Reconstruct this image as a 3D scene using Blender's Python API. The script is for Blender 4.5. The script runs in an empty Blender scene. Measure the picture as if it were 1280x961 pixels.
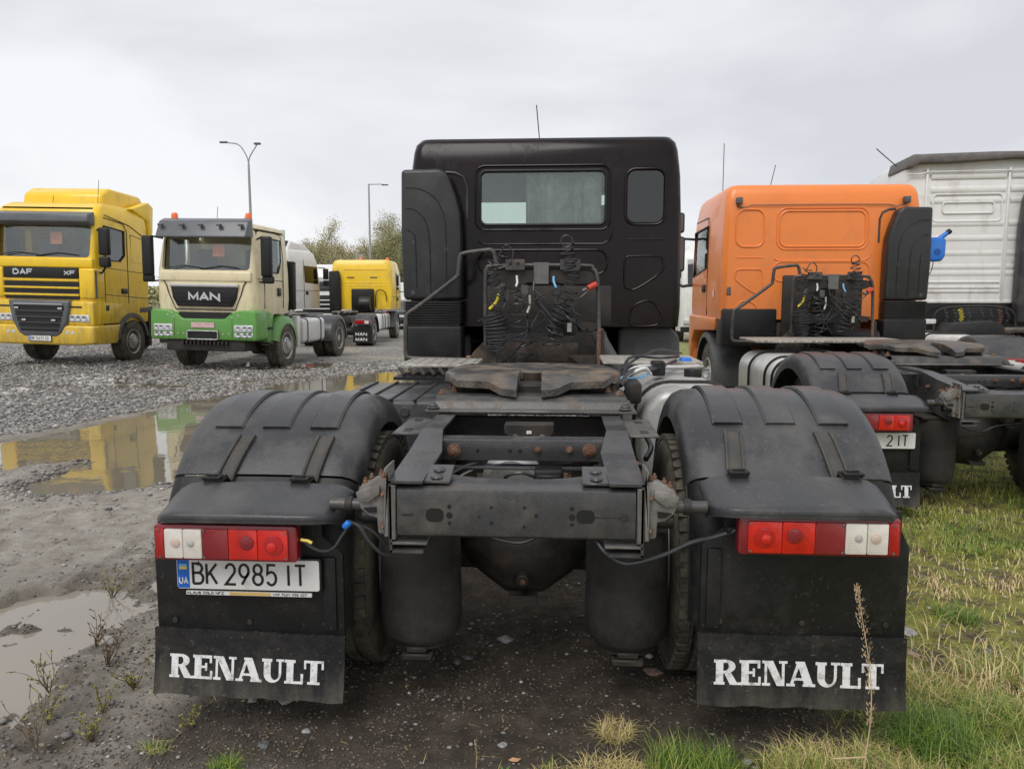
import bpy, bmesh, math, random
import numpy as np
from mathutils import Vector, Matrix
from mathutils import noise as mn

random.seed(7)
RNG = np.random.default_rng(7)
scene = bpy.context.scene
COL = scene.collection
R = math.radians

# ------------------------------------------------------------------ camera
cam_data = bpy.data.cameras.new("camera")
cam = bpy.data.objects.new("camera", cam_data)
COL.objects.link(cam)
cam.location = (0.147, 0.0, 1.60)
cam.rotation_euler = (R(90 - 6.62), 0, R(3.61))
cam_data.sensor_width = 36
cam_data.lens = 27.0
cam_data.clip_start = 0.05
cam_data.clip_end = 3000
scene.camera = cam

# ------------------------------------------------------------------ sky, sun, exposure
SUN_EL, SUN_AZ = R(52), R(200)
world = bpy.data.worlds.new("World")
scene.world = world
world.use_nodes = True
wn, wl = world.node_tree.nodes, world.node_tree.links
wn.clear()
w_out = wn.new("ShaderNodeOutputWorld")
w_bg = wn.new("ShaderNodeBackground")
w_bg.inputs["Strength"].default_value = 0.1
w_sky = wn.new("ShaderNodeTexSky")
w_sky.sky_type = 'NISHITA'
w_sky.sun_disc = False
w_sky.sun_elevation = SUN_EL
w_sky.sun_rotation = SUN_AZ
w_tc = wn.new("ShaderNodeTexCoord")
w_map = wn.new("ShaderNodeMapping")
w_map.inputs["Scale"].default_value = (1.0, 1.0, 2.6)
w_map.inputs["Location"].default_value = (0.35, 0.1, 0.3)
w_no = wn.new("ShaderNodeTexNoise")
w_no.inputs["Scale"].default_value = 1.7
w_no.inputs["Detail"].default_value = 5
w_no.inputs["Roughness"].default_value = 0.5
w_no.inputs["Distortion"].default_value = 0.35
w_r = wn.new("ShaderNodeValToRGB")
w_r.color_ramp.elements[0].position = 0.36
w_r.color_ramp.elements[0].color = (0.615, 0.623, 0.66, 1)
w_r.color_ramp.elements[1].position = 0.62
w_r.color_ramp.elements[1].color = (0.85, 0.852, 0.878, 1)
w_sc = wn.new("ShaderNodeVectorMath"); w_sc.operation = 'SCALE'
w_sc.inputs["Scale"].default_value = 10.0
w_mix = wn.new("ShaderNodeMixRGB")
w_mix.inputs[0].default_value = 0.93
wl.new(w_tc.outputs["Generated"], w_map.inputs[0])
wl.new(w_map.outputs[0], w_no.inputs["Vector"])
wl.new(w_no.outputs["Fac"], w_r.inputs[0])
wl.new(w_r.outputs[0], w_sc.inputs[0])
wl.new(w_sky.outputs[0], w_mix.inputs[1])
wl.new(w_sc.outputs[0], w_mix.inputs[2])
wl.new(w_mix.outputs[0], w_bg.inputs[0])
wl.new(w_bg.outputs[0], w_out.inputs[0])

sun_d = bpy.data.lights.new("sun", 'SUN')
sun_d.energy = 1.5
sun_d.angle = R(35)
sun_d.color = (1.0, 0.97, 0.93)
sun = bpy.data.objects.new("sun", sun_d)
COL.objects.link(sun)
_d = Vector((math.sin(SUN_AZ) * math.cos(SUN_EL), math.cos(SUN_AZ) * math.cos(SUN_EL), math.sin(SUN_EL)))
sun.rotation_euler = _d.to_track_quat('Z', 'Y').to_euler()

scene.view_settings.view_transform = 'Standard'
scene.view_settings.look = 'None'
scene.view_settings.exposure = 0.2
scene.view_settings.gamma = 1
scene.view_settings.use_curve_mapping = False
scene.render.engine = 'CYCLES'
scene.cycles.use_denoising = True
scene.cycles.max_bounces = 8
scene.cycles.transparent_max_bounces = 12

# ------------------------------------------------------------------ materials
MATS = {}


def mat(name, col, rough=0.5, metal=0.0, var=0.18, scale=6.0, bump=0.0, bscale=60.0, dirt=None, dirt_amt=0.0,
        dscale=3.0, coat=0.0, spec=0.5, speck=0.0, grime=0.0, ghi=2.3, glo=0.5):
    if name in MATS:
        return MATS[name]
    m = bpy.data.materials.new(name)
    m.use_nodes = True
    n, l = m.node_tree.nodes, m.node_tree.links
    b = n["Principled BSDF"]
    tc = n.new("ShaderNodeTexCoord")
    nz = n.new("ShaderNodeTexNoise")
    nz.inputs["Scale"].default_value = scale
    nz.inputs["Detail"].default_value = 6
    nz.inputs["Roughness"].default_value = 0.62
    l.new(tc.outputs["Object"], nz.inputs["Vector"])
    cr = n.new("ShaderNodeValToRGB")
    cr.color_ramp.elements[0].position = 0.32
    cr.color_ramp.elements[1].position = 0.68
    cr.color_ramp.elements[0].color = (*[c * (1 - var) for c in col], 1)
    cr.color_ramp.elements[1].color = (*[min(1, c * (1 + var)) for c in col], 1)
    l.new(nz.outputs["Fac"], cr.inputs[0])
    last = cr.outputs[0]
    rr = n.new("ShaderNodeMapRange")
    rr.inputs[3].default_value = max(0.02, rough * 0.82)
    rr.inputs[4].default_value = min(1, rough * 1.2)
    l.new(nz.outputs["Fac"], rr.inputs[0])
    rlast = rr.outputs[0]
    if dirt:
        n2 = n.new("ShaderNodeTexNoise")
        n2.inputs["Scale"].default_value = dscale
        n2.inputs["Detail"].default_value = 9
        n2.inputs["Roughness"].default_value = 0.7
        l.new(tc.outputs["Object"], n2.inputs["Vector"])
        c2 = n.new("ShaderNodeMapRange")
        c2.inputs[1].default_value = 0.62 - 0.32 * dirt_amt
        c2.inputs[2].default_value = 0.82 - 0.25 * dirt_amt
        c2.inputs[4].default_value = 0.9
        l.new(n2.outputs["Fac"], c2.inputs[0])
        mx = n.new("ShaderNodeMixRGB")
        mx.inputs[2].default_value = (*dirt, 1)
        l.new(c2.outputs[0], mx.inputs[0])
        l.new(last, mx.inputs[1])
        last = mx.outputs[0]
        m2 = n.new("ShaderNodeMapRange")
        m2.inputs[4].default_value = 0.85
        l.new(c2.outputs[0], m2.inputs[0])
        l.new(rlast, m2.inputs[3])
        rlast = m2.outputs[0]
    if speck:  # dried mud splashes and scuffs
        for sc_, lo, hi, st, colr in ((55.0, .60, .66, speck, (.19, .17, .14)), (7.0, .60, .72, speck * .6, (.13, .12, .105))):
            n4 = n.new("ShaderNodeTexNoise")
            n4.inputs["Scale"].default_value = sc_
            n4.inputs["Detail"].default_value = 8
            n4.inputs["Roughness"].default_value = 0.75
            l.new(tc.outputs["Object"], n4.inputs["Vector"])
            m4 = n.new("ShaderNodeMapRange")
            m4.inputs[1].default_value = lo
            m4.inputs[2].default_value = hi
            m4.inputs[4].default_value = st
            l.new(n4.outputs["Fac"], m4.inputs[0])
            x4 = n.new("ShaderNodeMixRGB")
            x4.inputs[2].default_value = (*colr, 1)
            l.new(m4.outputs[0], x4.inputs[0])
            l.new(last, x4.inputs[1])
            last = x4.outputs[0]
    if grime:  # road dirt thrown up on the lower body, streaked by rain
        sx_ = n.new("ShaderNodeSeparateXYZ")
        l.new(tc.outputs["Object"], sx_.inputs[0])
        hz = n.new("ShaderNodeMapRange")
        hz.inputs[1].default_value = ghi
        hz.inputs[2].default_value = glo
        hz.inputs[3].default_value = -.12
        hz.inputs[4].default_value = .24
        l.new(sx_.outputs[2], hz.inputs[0])
        mp = n.new("ShaderNodeMapping")
        mp.inputs["Scale"].default_value = (7, 7, 1.3)
        l.new(tc.outputs["Object"], mp.inputs[0])
        n5 = n.new("ShaderNodeTexNoise")
        n5.inputs["Scale"].default_value = 1.6
        n5.inputs["Detail"].default_value = 9
        n5.inputs["Roughness"].default_value = 0.68
        l.new(mp.outputs[0], n5.inputs["Vector"])
        ad = n.new("ShaderNodeMath"); ad.operation = 'ADD'
        l.new(n5.outputs["Fac"], ad.inputs[0]); l.new(hz.outputs[0], ad.inputs[1])
        g5 = n.new("ShaderNodeMapRange")
        g5.inputs[1].default_value = .48
        g5.inputs[2].default_value = .85
        g5.inputs[4].default_value = grime
        l.new(ad.outputs[0], g5.inputs[0])
        x5 = n.new("ShaderNodeMixRGB")
        x5.inputs[2].default_value = (.17, .15, .12, 1)
        l.new(g5.outputs[0], x5.inputs[0])
        l.new(last, x5.inputs[1])
        last = x5.outputs[0]
    l.new(last, b.inputs["Base Color"])
    l.new(rlast, b.inputs["Roughness"])
    b.inputs["Metallic"].default_value = metal
    b.inputs["Specular IOR Level"].default_value = spec
    if coat:
        b.inputs["Coat Weight"].default_value = coat
        b.inputs["Coat Roughness"].default_value = 0.08
    if bump:
        n3 = n.new("ShaderNodeTexNoise")
        n3.inputs["Scale"].default_value = bscale
        n3.inputs["Detail"].default_value = 4
        l.new(tc.outputs["Object"], n3.inputs["Vector"])
        bp = n.new("ShaderNodeBump")
        bp.inputs["Strength"].default_value = bump
        bp.inputs["Distance"].default_value = 0.01
        l.new(n3.outputs["Fac"], bp.inputs["Height"])
        l.new(bp.outputs[0], b.inputs["Normal"])
    MATS[name] = m
    return m


def glass_mat(name, tint, alpha, rough=0.03):
    m = bpy.data.materials.new(name)
    m.use_nodes = True
    n, l = m.node_tree.nodes, m.node_tree.links
    n.clear()
    o = n.new("ShaderNodeOutputMaterial")
    t = n.new("ShaderNodeBsdfTransparent")
    t.inputs[0].default_value = (*tint, 1)
    g = n.new("ShaderNodeBsdfGlossy")
    g.inputs["Roughness"].default_value = rough
    g.inputs[0].default_value = (0.9, 0.95, 0.95, 1)
    f = n.new("ShaderNodeFresnel")
    f.inputs[0].default_value = 1.5
    a = n.new("ShaderNodeMath"); a.operation = 'ADD'; a.use_clamp = True
    a.inputs[1].default_value = alpha
    mx = n.new("ShaderNodeMixShader")
    l.new(f.outputs[0], a.inputs[0])
    l.new(a.outputs[0], mx.inputs[0])
    l.new(t.outputs[0], mx.inputs[1])
    l.new(g.outputs[0], mx.inputs[2])
    l.new(mx.outputs[0], o.inputs[0])
    MATS[name] = m
    return m


DUST = (0.16, 0.14, 0.115)
M_MAROON = mat("maroon_paint", (0.0075, 0.0034, 0.0042), 0.17, 0, 0.6, 1.6, 0.02, 8, (0.012, 0.010, 0.011), 0.25, 2.0, coat=0.0, spec=0.28, speck=.08)
M_PLASTIC = mat("black_plastic", (0.036, 0.037, 0.0395), 0.3, 0, 0.2, 2.2, 0.14, 240, (0.105, 0.1, 0.094), 0.45, 3.5, speck=.55)
M_PLASTIC_D = mat("dark_plastic", (0.0085, 0.0085, 0.009), 0.48, 0, 0.25, 6, 0.1, 200, (0.03, 0.027, 0.024), 0.3, 5, spec=.4, speck=.3)
M_RUBFLAP = mat("flap_rubber", (0.0085, 0.0085, 0.0095), 0.55, 0, 0.25, 7, 0.3, 50, (0.04, 0.035, 0.03), 0.4, 6, spec=.4, speck=.6, grime=.5, ghi=.33, glo=.1)
M_STRAP = mat("rubber_strap", (0.055, 0.051, 0.046), 0.6, 0, 0.25, 20, 0.2, 200, (0.1, 0.09, 0.075), 0.4, 12)
M_TYRE = mat("tyre_rubber", (0.022, 0.021, 0.02), 0.75, 0, 0.25, 12, 0.3, 80, (0.13, 0.115, 0.08), 0.85, 6)
M_FRAME = mat("frame_paint", (0.046, 0.046, 0.048), 0.27, 0.0, 0.2, 7, 0.1, 90, (0.115, 0.1, 0.08), 0.45, 5, speck=.35)
M_FRAME_D = mat("frame_dark", (0.018, 0.017, 0.016), 0.6, 0.0, 0.3, 8, 0.2, 60, (0.07, 0.045, 0.03), 0.5, 7)
M_GALV = mat("cast_bracket", (0.19, 0.18, 0.17), 0.55, 0.15, 0.3, 12, 0.3, 70, (0.09, 0.06, 0.04), 0.45, 9)
M_RUST = mat("rusty_steel", (0.13, 0.06, 0.035), 0.75, 0.0, 0.5, 40, 0.5, 140, (0.3, 0.19, 0.13), 0.5, 25)
M_GREASE = mat("greased_plate", (0.075, 0.07, 0.065), 0.34, 0.3, 0.5, 9, 0.5, 50, (0.28, 0.2, 0.125), 0.5, 4, speck=.3)
M_WORN = mat("worn_steel", (0.15, 0.145, 0.135), 0.42, 0.4, 0.3, 7, 0.25, 60, (0.12, 0.085, 0.06), 0.3, 8)
M_STEELTUBE = mat("grey_tube", (0.07, 0.068, 0.066), 0.38, 0.3, 0.25, 12, 0.1, 90, (0.17, 0.12, 0.08), 0.3, 12)
M_HOSE = mat("hose_black", (0.03, 0.031, 0.034), 0.32, 0, 0.2, 20)
M_BELLOW = mat("bellow_rubber", (0.018, 0.017, 0.016), 0.7, 0, 0.3, 6, 0.25, 60, (0.055, 0.048, 0.04), 0.6, 4)
M_TANK = mat("alu_tank", (0.52, 0.52, 0.51), 0.42, 0.3, 0.12, 5, 0.05, 60, (0.2, 0.18, 0.15), 0.5, 4)
M_CHECKER = mat("tread_aluminium", (0.5, 0.48, 0.43), 0.45, 0.4, 0.25, 20, 0.4, 60, (0.2, 0.17, 0.13), 0.5, 9)
M_WHITE = mat("white_paint", (0.74, 0.74, 0.72), 0.35, 0, 0.05, 3, 0, 60, (0.42, 0.4, 0.35), 0.2, 2.5, coat=0.2, grime=.4)
M_WHITELET = mat("white_letters", (0.8, 0.8, 0.8), 0.5, 0, 0.06, 30, 0, 60, (0.1, 0.095, 0.09), 0.42, 30)
M_PLATE = mat("plate_white", (0.74, 0.74, 0.72), 0.35, 0, 0.04, 12, 0, 60, (0.5, 0.48, 0.44), 0.25, 14)
M_INK = mat("plate_ink", (0.008, 0.008, 0.008), 0.4)
M_UABLUE = mat("band_blue", (0.012, 0.13, 0.55), 0.35)
M_UAYEL = mat("flag_yellow", (0.8, 0.6, 0.1), 0.4)
M_UALBLUE = mat("flag_blue", (0.2, 0.5, 0.8), 0.4)
M_LENSR = mat("lens_red", (0.36, 0.008, 0.008), 0.14, 0, 0.12, 9, 0.06, 300, coat=0.6)
M_LENSRD = mat("lens_dark_red", (0.24, 0.004, 0.009), 0.2, 0, 0.15, 9, 0.35, 260, coat=0.5)
M_LENSO = mat("lens_bright_red", (0.55, 0.012, 0.006), 0.1, 0, 0.25, 14, 0.05, 300, coat=0.6)
M_LENSC = mat("lens_crimson", (0.4, 0.01, 0.012), 0.12, 0, 0.1, 9, coat=0.5)
M_LENSW = mat("lens_white", (0.7, 0.66, 0.6), 0.14, 0, 0.07, 22, 0.2, 300, (0.5, 0.42, 0.34), 0.3, 10, coat=0.5)
M_BULB = mat("bulb_amber", (0.56, 0.45, 0.37), 0.3)
M_BULBG = mat("bulb_grey", (0.45, 0.43, 0.4), 0.3)
M_HOUSE = mat("lamp_housing", (0.2, 0.012, 0.018), 0.3, 0, 0.2, 9, coat=0.4)
M_CHROME = mat("chrome", (0.62, 0.63, 0.65), 0.15, 1.0, 0.05)
M_BLUE = mat("blue_plastic", (0.02, 0.17, 0.62), 0.38, 0, 0.12, 5, 0, 60, (0.1, 0.16, 0.3), 0.3, 8)
M_YELLOWCAP = mat("yellow_cap", (0.75, 0.6, 0.03), 0.5)
M_REDCAP = mat("red_cap", (0.5, 0.05, 0.03), 0.5)
M_ORANGE = mat("orange_paint", (0.86, 0.235, 0.042), 0.33, 0, 0.06, 2.5, 0.03, 5, (0.65, 0.2, 0.07), 0.2, 2.5, coat=0.25, grime=.4)
M_YEL = mat("yellow_paint", (0.86, 0.56, 0.014), 0.3, 0, 0.05, 2.5, 0.03, 4, (0.5, 0.36, 0.08), 0.25, 2, coat=0.3, grime=.55)
M_CREAM = mat("cream_paint", (0.74, 0.65, 0.42), 0.35, 0, 0.05, 2.5, 0.02, 4, (0.5, 0.44, 0.3), 0.25, 2, coat=0.2, grime=.5)
M_GREEN = mat("green_paint", (0.085, 0.32, 0.035), 0.35, 0, 0.08, 3, 0.02, 4, (0.16, 0.25, 0.09), 0.3, 3, coat=0.3, grime=.4)
M_GREYVIS = mat("grey_visor", (0.10, 0.105, 0.115), 0.3, 0, 0.15, 4)
M_GREYPL = mat("grey_mudguard", (0.085, 0.087, 0.09), 0.55, 0, 0.2, 6, 0.1, 120, (0.16, 0.14, 0.12), 0.35, 5)
M_RIM = mat("rim_silver", (0.5, 0.5, 0.5), 0.42, 0.4, 0.2, 12, 0.1, 60, (0.22, 0.18, 0.13), 0.5, 10)
M_HEADL = mat("headlamp_glass", (0.58, 0.6, 0.6), 0.1, 0.2, 0.3, 22, 0.3, 50, coat=0.7)
M_AMBER = mat("amber_beacon", (0.85, 0.16, 0.03), 0.25, 0, 0.1, 8, coat=0.5)
M_PAPER = mat("orange_paper", (0.85, 0.28, 0.12), 0.7)
M_GREYPAPER = mat("pale_paper", (0.55, 0.66, 0.55), 0.8)
M_PINKPL = mat("pink_plate", (0.62, 0.42, 0.42), 0.5, 0, 0.15, 12)
M_INTERIOR = mat("cab_interior", (0.05, 0.052, 0.055), 0.85)
M_LINER = mat("cab_liner", (0.13, 0.13, 0.13), 0.9)
M_CURTAIN = mat("curtain_cloth", (0.42, 0.43, 0.4), 0.9, 0, 0.25, 10)
M_WOOD = mat("bark", (0.14, 0.12, 0.10), 0.9, 0, 0.3, 6, 0.4, 30)
M_POLE = mat("galvanised_pole", (0.33, 0.33, 0.33), 0.55, 0.2, 0.15, 3, 0, 60, (0.3, 0.2, 0.13), 0.3, 2)
M_CONC = mat("tan_transmission", (0.035, 0.027, 0.02), 0.75, 0, 0.4, 9, 0.4, 50, (0.14, 0.1, 0.07), 0.5, 6)
M_GLASS_D = glass_mat("window_tinted", (0.88, 0.93, 0.9), 0.04)
M_GLASS_C = glass_mat("window_clear", (0.9, 0.96, 0.93), 0.1)
M_GLASS_B = mat("window_black", (0.008, 0.009, 0.01), 0.06, 0, 0.1, 3, coat=0.6)


def ribbed(m, scale, strength, axis='X'):
    """moulded optics: fine ribs in the lens plastic"""
    n, l = m.node_tree.nodes, m.node_tree.links
    b = n["Principled BSDF"]
    tc = n.new("ShaderNodeTexCoord")
    w = n.new("ShaderNodeTexWave"); w.bands_direction = axis; w.inputs["Scale"].default_value = scale
    w2 = n.new("ShaderNodeTexWave"); w2.bands_direction = 'Z'; w2.inputs["Scale"].default_value = scale * .7
    a = n.new("ShaderNodeMath"); a.operation = 'ADD'
    bp = n.new("ShaderNodeBump"); bp.inputs["Strength"].default_value = strength; bp.inputs["Distance"].default_value = .004
    for q in (w, w2):
        l.new(tc.outputs["Object"], q.inputs["Vector"])
    l.new(w.outputs["Fac"], a.inputs[0]); l.new(w2.outputs["Fac"], a.inputs[1])
    l.new(a.outputs[0], bp.inputs["Height"]); l.new(bp.outputs[0], b.inputs["Normal"])
    # dust dulls the plastic in patches
    nz = n.new("ShaderNodeTexNoise"); nz.inputs["Scale"].default_value = 11; nz.inputs["Detail"].default_value = 7
    l.new(tc.outputs["Object"], nz.inputs["Vector"])
    r = n.new("ShaderNodeMapRange"); r.inputs[1].default_value = .4; r.inputs[2].default_value = .7; r.inputs[3].default_value = .06; r.inputs[4].default_value = .28
    l.new(nz.outputs["Fac"], r.inputs[0]); l.new(r.outputs[0], b.inputs["Roughness"])


ribbed(M_LENSO, 70, .16); ribbed(M_LENSR, 70, .16); ribbed(M_LENSRD, 120, .4); ribbed(M_LENSW, 80, .2)


# ------------------------------------------------------------------ mesh builder
class MB:
    def __init__(self):
        self.v = []
        self.f = []

    def add(self, vs, fs):
        o = len(self.v)
        self.v += [tuple(p) for p in vs]
        self.f += [tuple(i + o for i in f) for f in fs]
        return self

    def box(self, x0, x1, y0, y1, z0, z1, M=None):
        vs = [Vector(p) for p in ((x0, y0, z0), (x1, y0, z0), (x1, y1, z0), (x0, y1, z0), (x0, y0, z1), (x1, y0, z1), (x1, y1, z1), (x0, y1, z1))]
        if M is not None:
            vs = [M @ p for p in vs]
        return self.add(vs, [(0, 3, 2, 1), (4, 5, 6, 7), (0, 1, 5, 4), (1, 2, 6, 5), (2, 3, 7, 6), (3, 0, 4, 7)])

    def cyl(self, p0, p1, r0, r1=None, n=16):
        r1 = r0 if r1 is None else r1
        p0, p1 = Vector(p0), Vector(p1)
        q = (p1 - p0).to_track_quat('Z', 'Y')
        vs = []
        for p, r in ((p0, r0), (p1, r1)):
            for i in range(n):
                a = 2 * math.pi * i / n
                vs.append(p + q @ Vector((r * math.cos(a), r * math.sin(a), 0)))
        fs = [(i, (i + 1) % n, n + (i + 1) % n, n + i) for i in range(n)]
        fs += [tuple(range(n - 1, -1, -1)), tuple(range(n, 2 * n))]
        return self.add(vs, fs)

    def tube(self, pts, r, n=8, closed=False, rz=None):
        pts = [Vector(p) for p in pts]
        N = len(pts)
        vs, fs = [], []
        up = None
        for i, p in enumerate(pts):
            if closed:
                t = pts[(i + 1) % N] - pts[i - 1]
            else:
                t = pts[min(i + 1, N - 1)] - pts[max(i - 1, 0)]
            t = t.normalized() if t.length > 1e-9 else Vector((0, 0, 1))
            if up is None:
                up = Vector((0, 0, 1)) if abs(t.z) < 0.9 else Vector((0, 1, 0))
            a = t.cross(up)
            if a.length < 1e-6:
                a = t.orthogonal()
            a.normalize()
            b = a.cross(t).normalized()
            up = b
            rr = r[i] if isinstance(r, (list, tuple)) else r
            for k in range(n):
                an = 2 * math.pi * k / n
                vs.append(p + a * rr * math.cos(an) + b * rr * math.sin(an))
        m = N if closed else N - 1
        for i in range(m):
            j = (i + 1) % N
            for k in range(n):
                k2 = (k + 1) % n
                fs.append((i * n + k, i * n + k2, j * n + k2, j * n + k))
        if not closed:
            fs.append(tuple(range(n - 1, -1, -1)))
            fs.append(tuple((N - 1) * n + k for k in range(n)))
        return self.add(vs, fs)

    def prism(self, poly, axis, a, b):
        """poly: 2D points; axis 'x': (y,z), 'y': (x,z), 'z': (x,y)"""
        def P(p, t):
            return (t, p[0], p[1]) if axis == 'x' else ((p[0], t, p[1]) if axis == 'y' else (p[0], p[1], t))
        n = len(poly)
        vs = [P(p, a) for p in poly] + [P(p, b) for p in poly]
        fs = [(i, (i + 1) % n, n + (i + 1) % n, n + i) for i in range(n)]
        fs += [tuple(range(n - 1, -1, -1)), tuple(range(n, 2 * n))]
        return self.add(vs, fs)

    def lathe(self, prof, c, axis='x', n=32):
        """prof: (t, r) along axis, closed at the ends"""
        vs, fs = [], []
        for (t, r) in prof:
            for i in range(n):
                a = 2 * math.pi * i / n
                u, w = r * math.cos(a), r * math.sin(a)
                vs.append((c[0] + t, c[1] + u, c[2] + w) if axis == 'x' else ((c[0] + u, c[1] + t, c[2] + w) if axis == 'y' else (c[0] + u, c[1] + w, c[2] + t)))
        m = len(prof)
        for j in range(m - 1):
            for i in range(n):
                i2 = (i + 1) % n
                fs.append((j * n + i, j * n + i2, (j + 1) * n + i2, (j + 1) * n + i))
        fs.append(tuple(range(n - 1, -1, -1)))
        fs.append(tuple((m - 1) * n + i for i in range(n)))
        return self.add(vs, fs)

    def sheet(self, rows):
        """rows of equal length of points"""
        m, n = len(rows), len(rows[0])
        vs = [p for r in rows for p in r]
        fs = [(j * n + i, j * n + i + 1, (j + 1) * n + i + 1, (j + 1) * n + i) for j in range(m - 1) for i in range(n - 1)]
        return self.add(vs, fs)

    def mesh(self, name, material, bevel=0.0, seg=2, angle=38, fix=True):
        me = bpy.data.meshes.new(name)
        bm = bmesh.new()
        bv = [bm.verts.new(p) for p in self.v]
        for f in self.f:
            try:
                bm.faces.new([bv[i] for i in f])
            except ValueError:
                pass
        if fix:
            bmesh.ops.recalc_face_normals(bm, faces=bm.faces)
        if bevel > 0:
            es = [e for e in bm.edges if len(e.link_faces) == 2 and e.calc_face_angle(0) > R(30)]
            bmesh.ops.bevel(bm, geom=es, offset=bevel, segments=seg, profile=0.5, affect='EDGES', clamp_overlap=True)
        for f in bm.faces:
            f.smooth = True
        bm.to_mesh(me)
        bm.free()
        me.set_sharp_from_angle(angle=R(angle))
        if material:
            me.materials.append(material)
        return me

    def build(self, name, material, parent=None, bevel=0.0, seg=2, angle=38, label=None, loc=None, fix=True):
        o = bpy.data.objects.new(name, self.mesh(name, material, bevel, seg, angle, fix))
        COL.objects.link(o)
        if parent is not None:
            o.parent = parent
        if label:
            o["label"] = label
        if loc is not None:
            o.location = loc
        return o


def thing(name, label, cat, loc=(0, 0, 0), rot=(0, 0, 0), group=None):
    o = bpy.data.objects.new(name, None)
    o.empty_display_size = 0.2
    COL.objects.link(o)
    o.location = loc
    o.rotation_euler = rot
    tag(o, label, cat, group)
    return o


def tag(o, label=None, cat=None, group=None, kind=None):
    if label: o["label"] = label
    if cat: o["category"] = cat
    if group: o["group"] = group
    if kind: o["kind"] = kind
    return o


def link_copy(src, parent, loc=None, rot=None):
    c = src.copy()
    COL.objects.link(c)
    c.parent = parent
    if loc is not None: c.location = loc
    if rot is not None: c.rotation_euler = rot
    return c


def carve(o, cutters):
    """subtract cutter meshes from o and bake the result"""
    objs = []
    for c in cutters:
        co = bpy.data.objects.new("cut", c.mesh("cut", None))
        COL.objects.link(co)
        mod = o.modifiers.new("b", 'BOOLEAN')
        mod.operation = 'DIFFERENCE'
        mod.solver = 'EXACT'
        mod.object = co
        co.matrix_world = o.matrix_world.copy() if o.parent is None else Matrix.Identity(4)
        objs.append(co)
    par = o.parent
    o.parent = None
    bpy.context.view_layer.update()
    dg = bpy.context.evaluated_depsgraph_get()
    me = bpy.data.meshes.new_from_object(o.evaluated_get(dg))
    me.set_sharp_from_angle(angle=R(38))
    o.modifiers.clear()
    o.data = me
    o.parent = par
    for c in objs:
        bpy.data.objects.remove(c)


def rrect(x0, x1, z0, z1, r, n=5):
    pts = []
    for cx, cz, a0 in ((x1 - r, z1 - r, 0), (x0 + r, z1 - r, 90), (x0 + r, z0 + r, 180), (x1 - r, z0 + r, 270)):
        for i in range(n + 1):
            a = R(a0 + 90 * i / n)
            pts.append((cx + r * math.cos(a), cz + r * math.sin(a)))
    return pts


def smooth_path(pts, k=6):
    """Catmull-Rom through points"""
    P = [Vector(p) for p in pts]
    P = [P[0] * 2 - P[1]] + P + [P[-1] * 2 - P[-2]]
    out = []
    for i in range(1, len(P) - 2):
        for j in range(k):
            t = j / k
            a, b, c, d = P[i - 1:i + 3]
            out.append(0.5 * ((2 * b) + (c - a) * t + (2 * a - 5 * b + 4 * c - d) * t * t + (3 * b - a - 3 * c + d) * t ** 3))
    out.append(P[-2])
    return out


def coil(path, rad, turns, wire=0.006, per=14, jitter=0.0, n=6):
    pts = smooth_path(path, 8)
    L = len(pts) - 1
    N = int(turns * per)
    out = []
    for i in range(N + 1):
        t = i / N
        s = t * L
        k = min(int(s), L - 1)
        p = pts[k].lerp(pts[k + 1], s - k)
        tg = (pts[k + 1] - pts[k]).normalized()
        a = tg.cross(Vector((0, 1, 0.01))).normalized()
        b = a.cross(tg)
        ph = 2 * math.pi * turns * t
        r = rad(t) if callable(rad) else rad
        j = jitter * math.sin(ph * 0.37 + 1.3)
        out.append(p + a * (r * math.cos(ph) + j) + b * (r * 0.8 * math.sin(ph)))
    return MB().tube(out, wire, n)


# ------------------------------------------------------------------ lettering
def arc(cx, cy, rx, ry, a0, a1, n=8):
    return [(cx + rx * math.cos(R(a0 + (a1 - a0) * i / n)), cy + ry * math.sin(R(a0 + (a1 - a0) * i / n))) for i in range(n + 1)]


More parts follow.
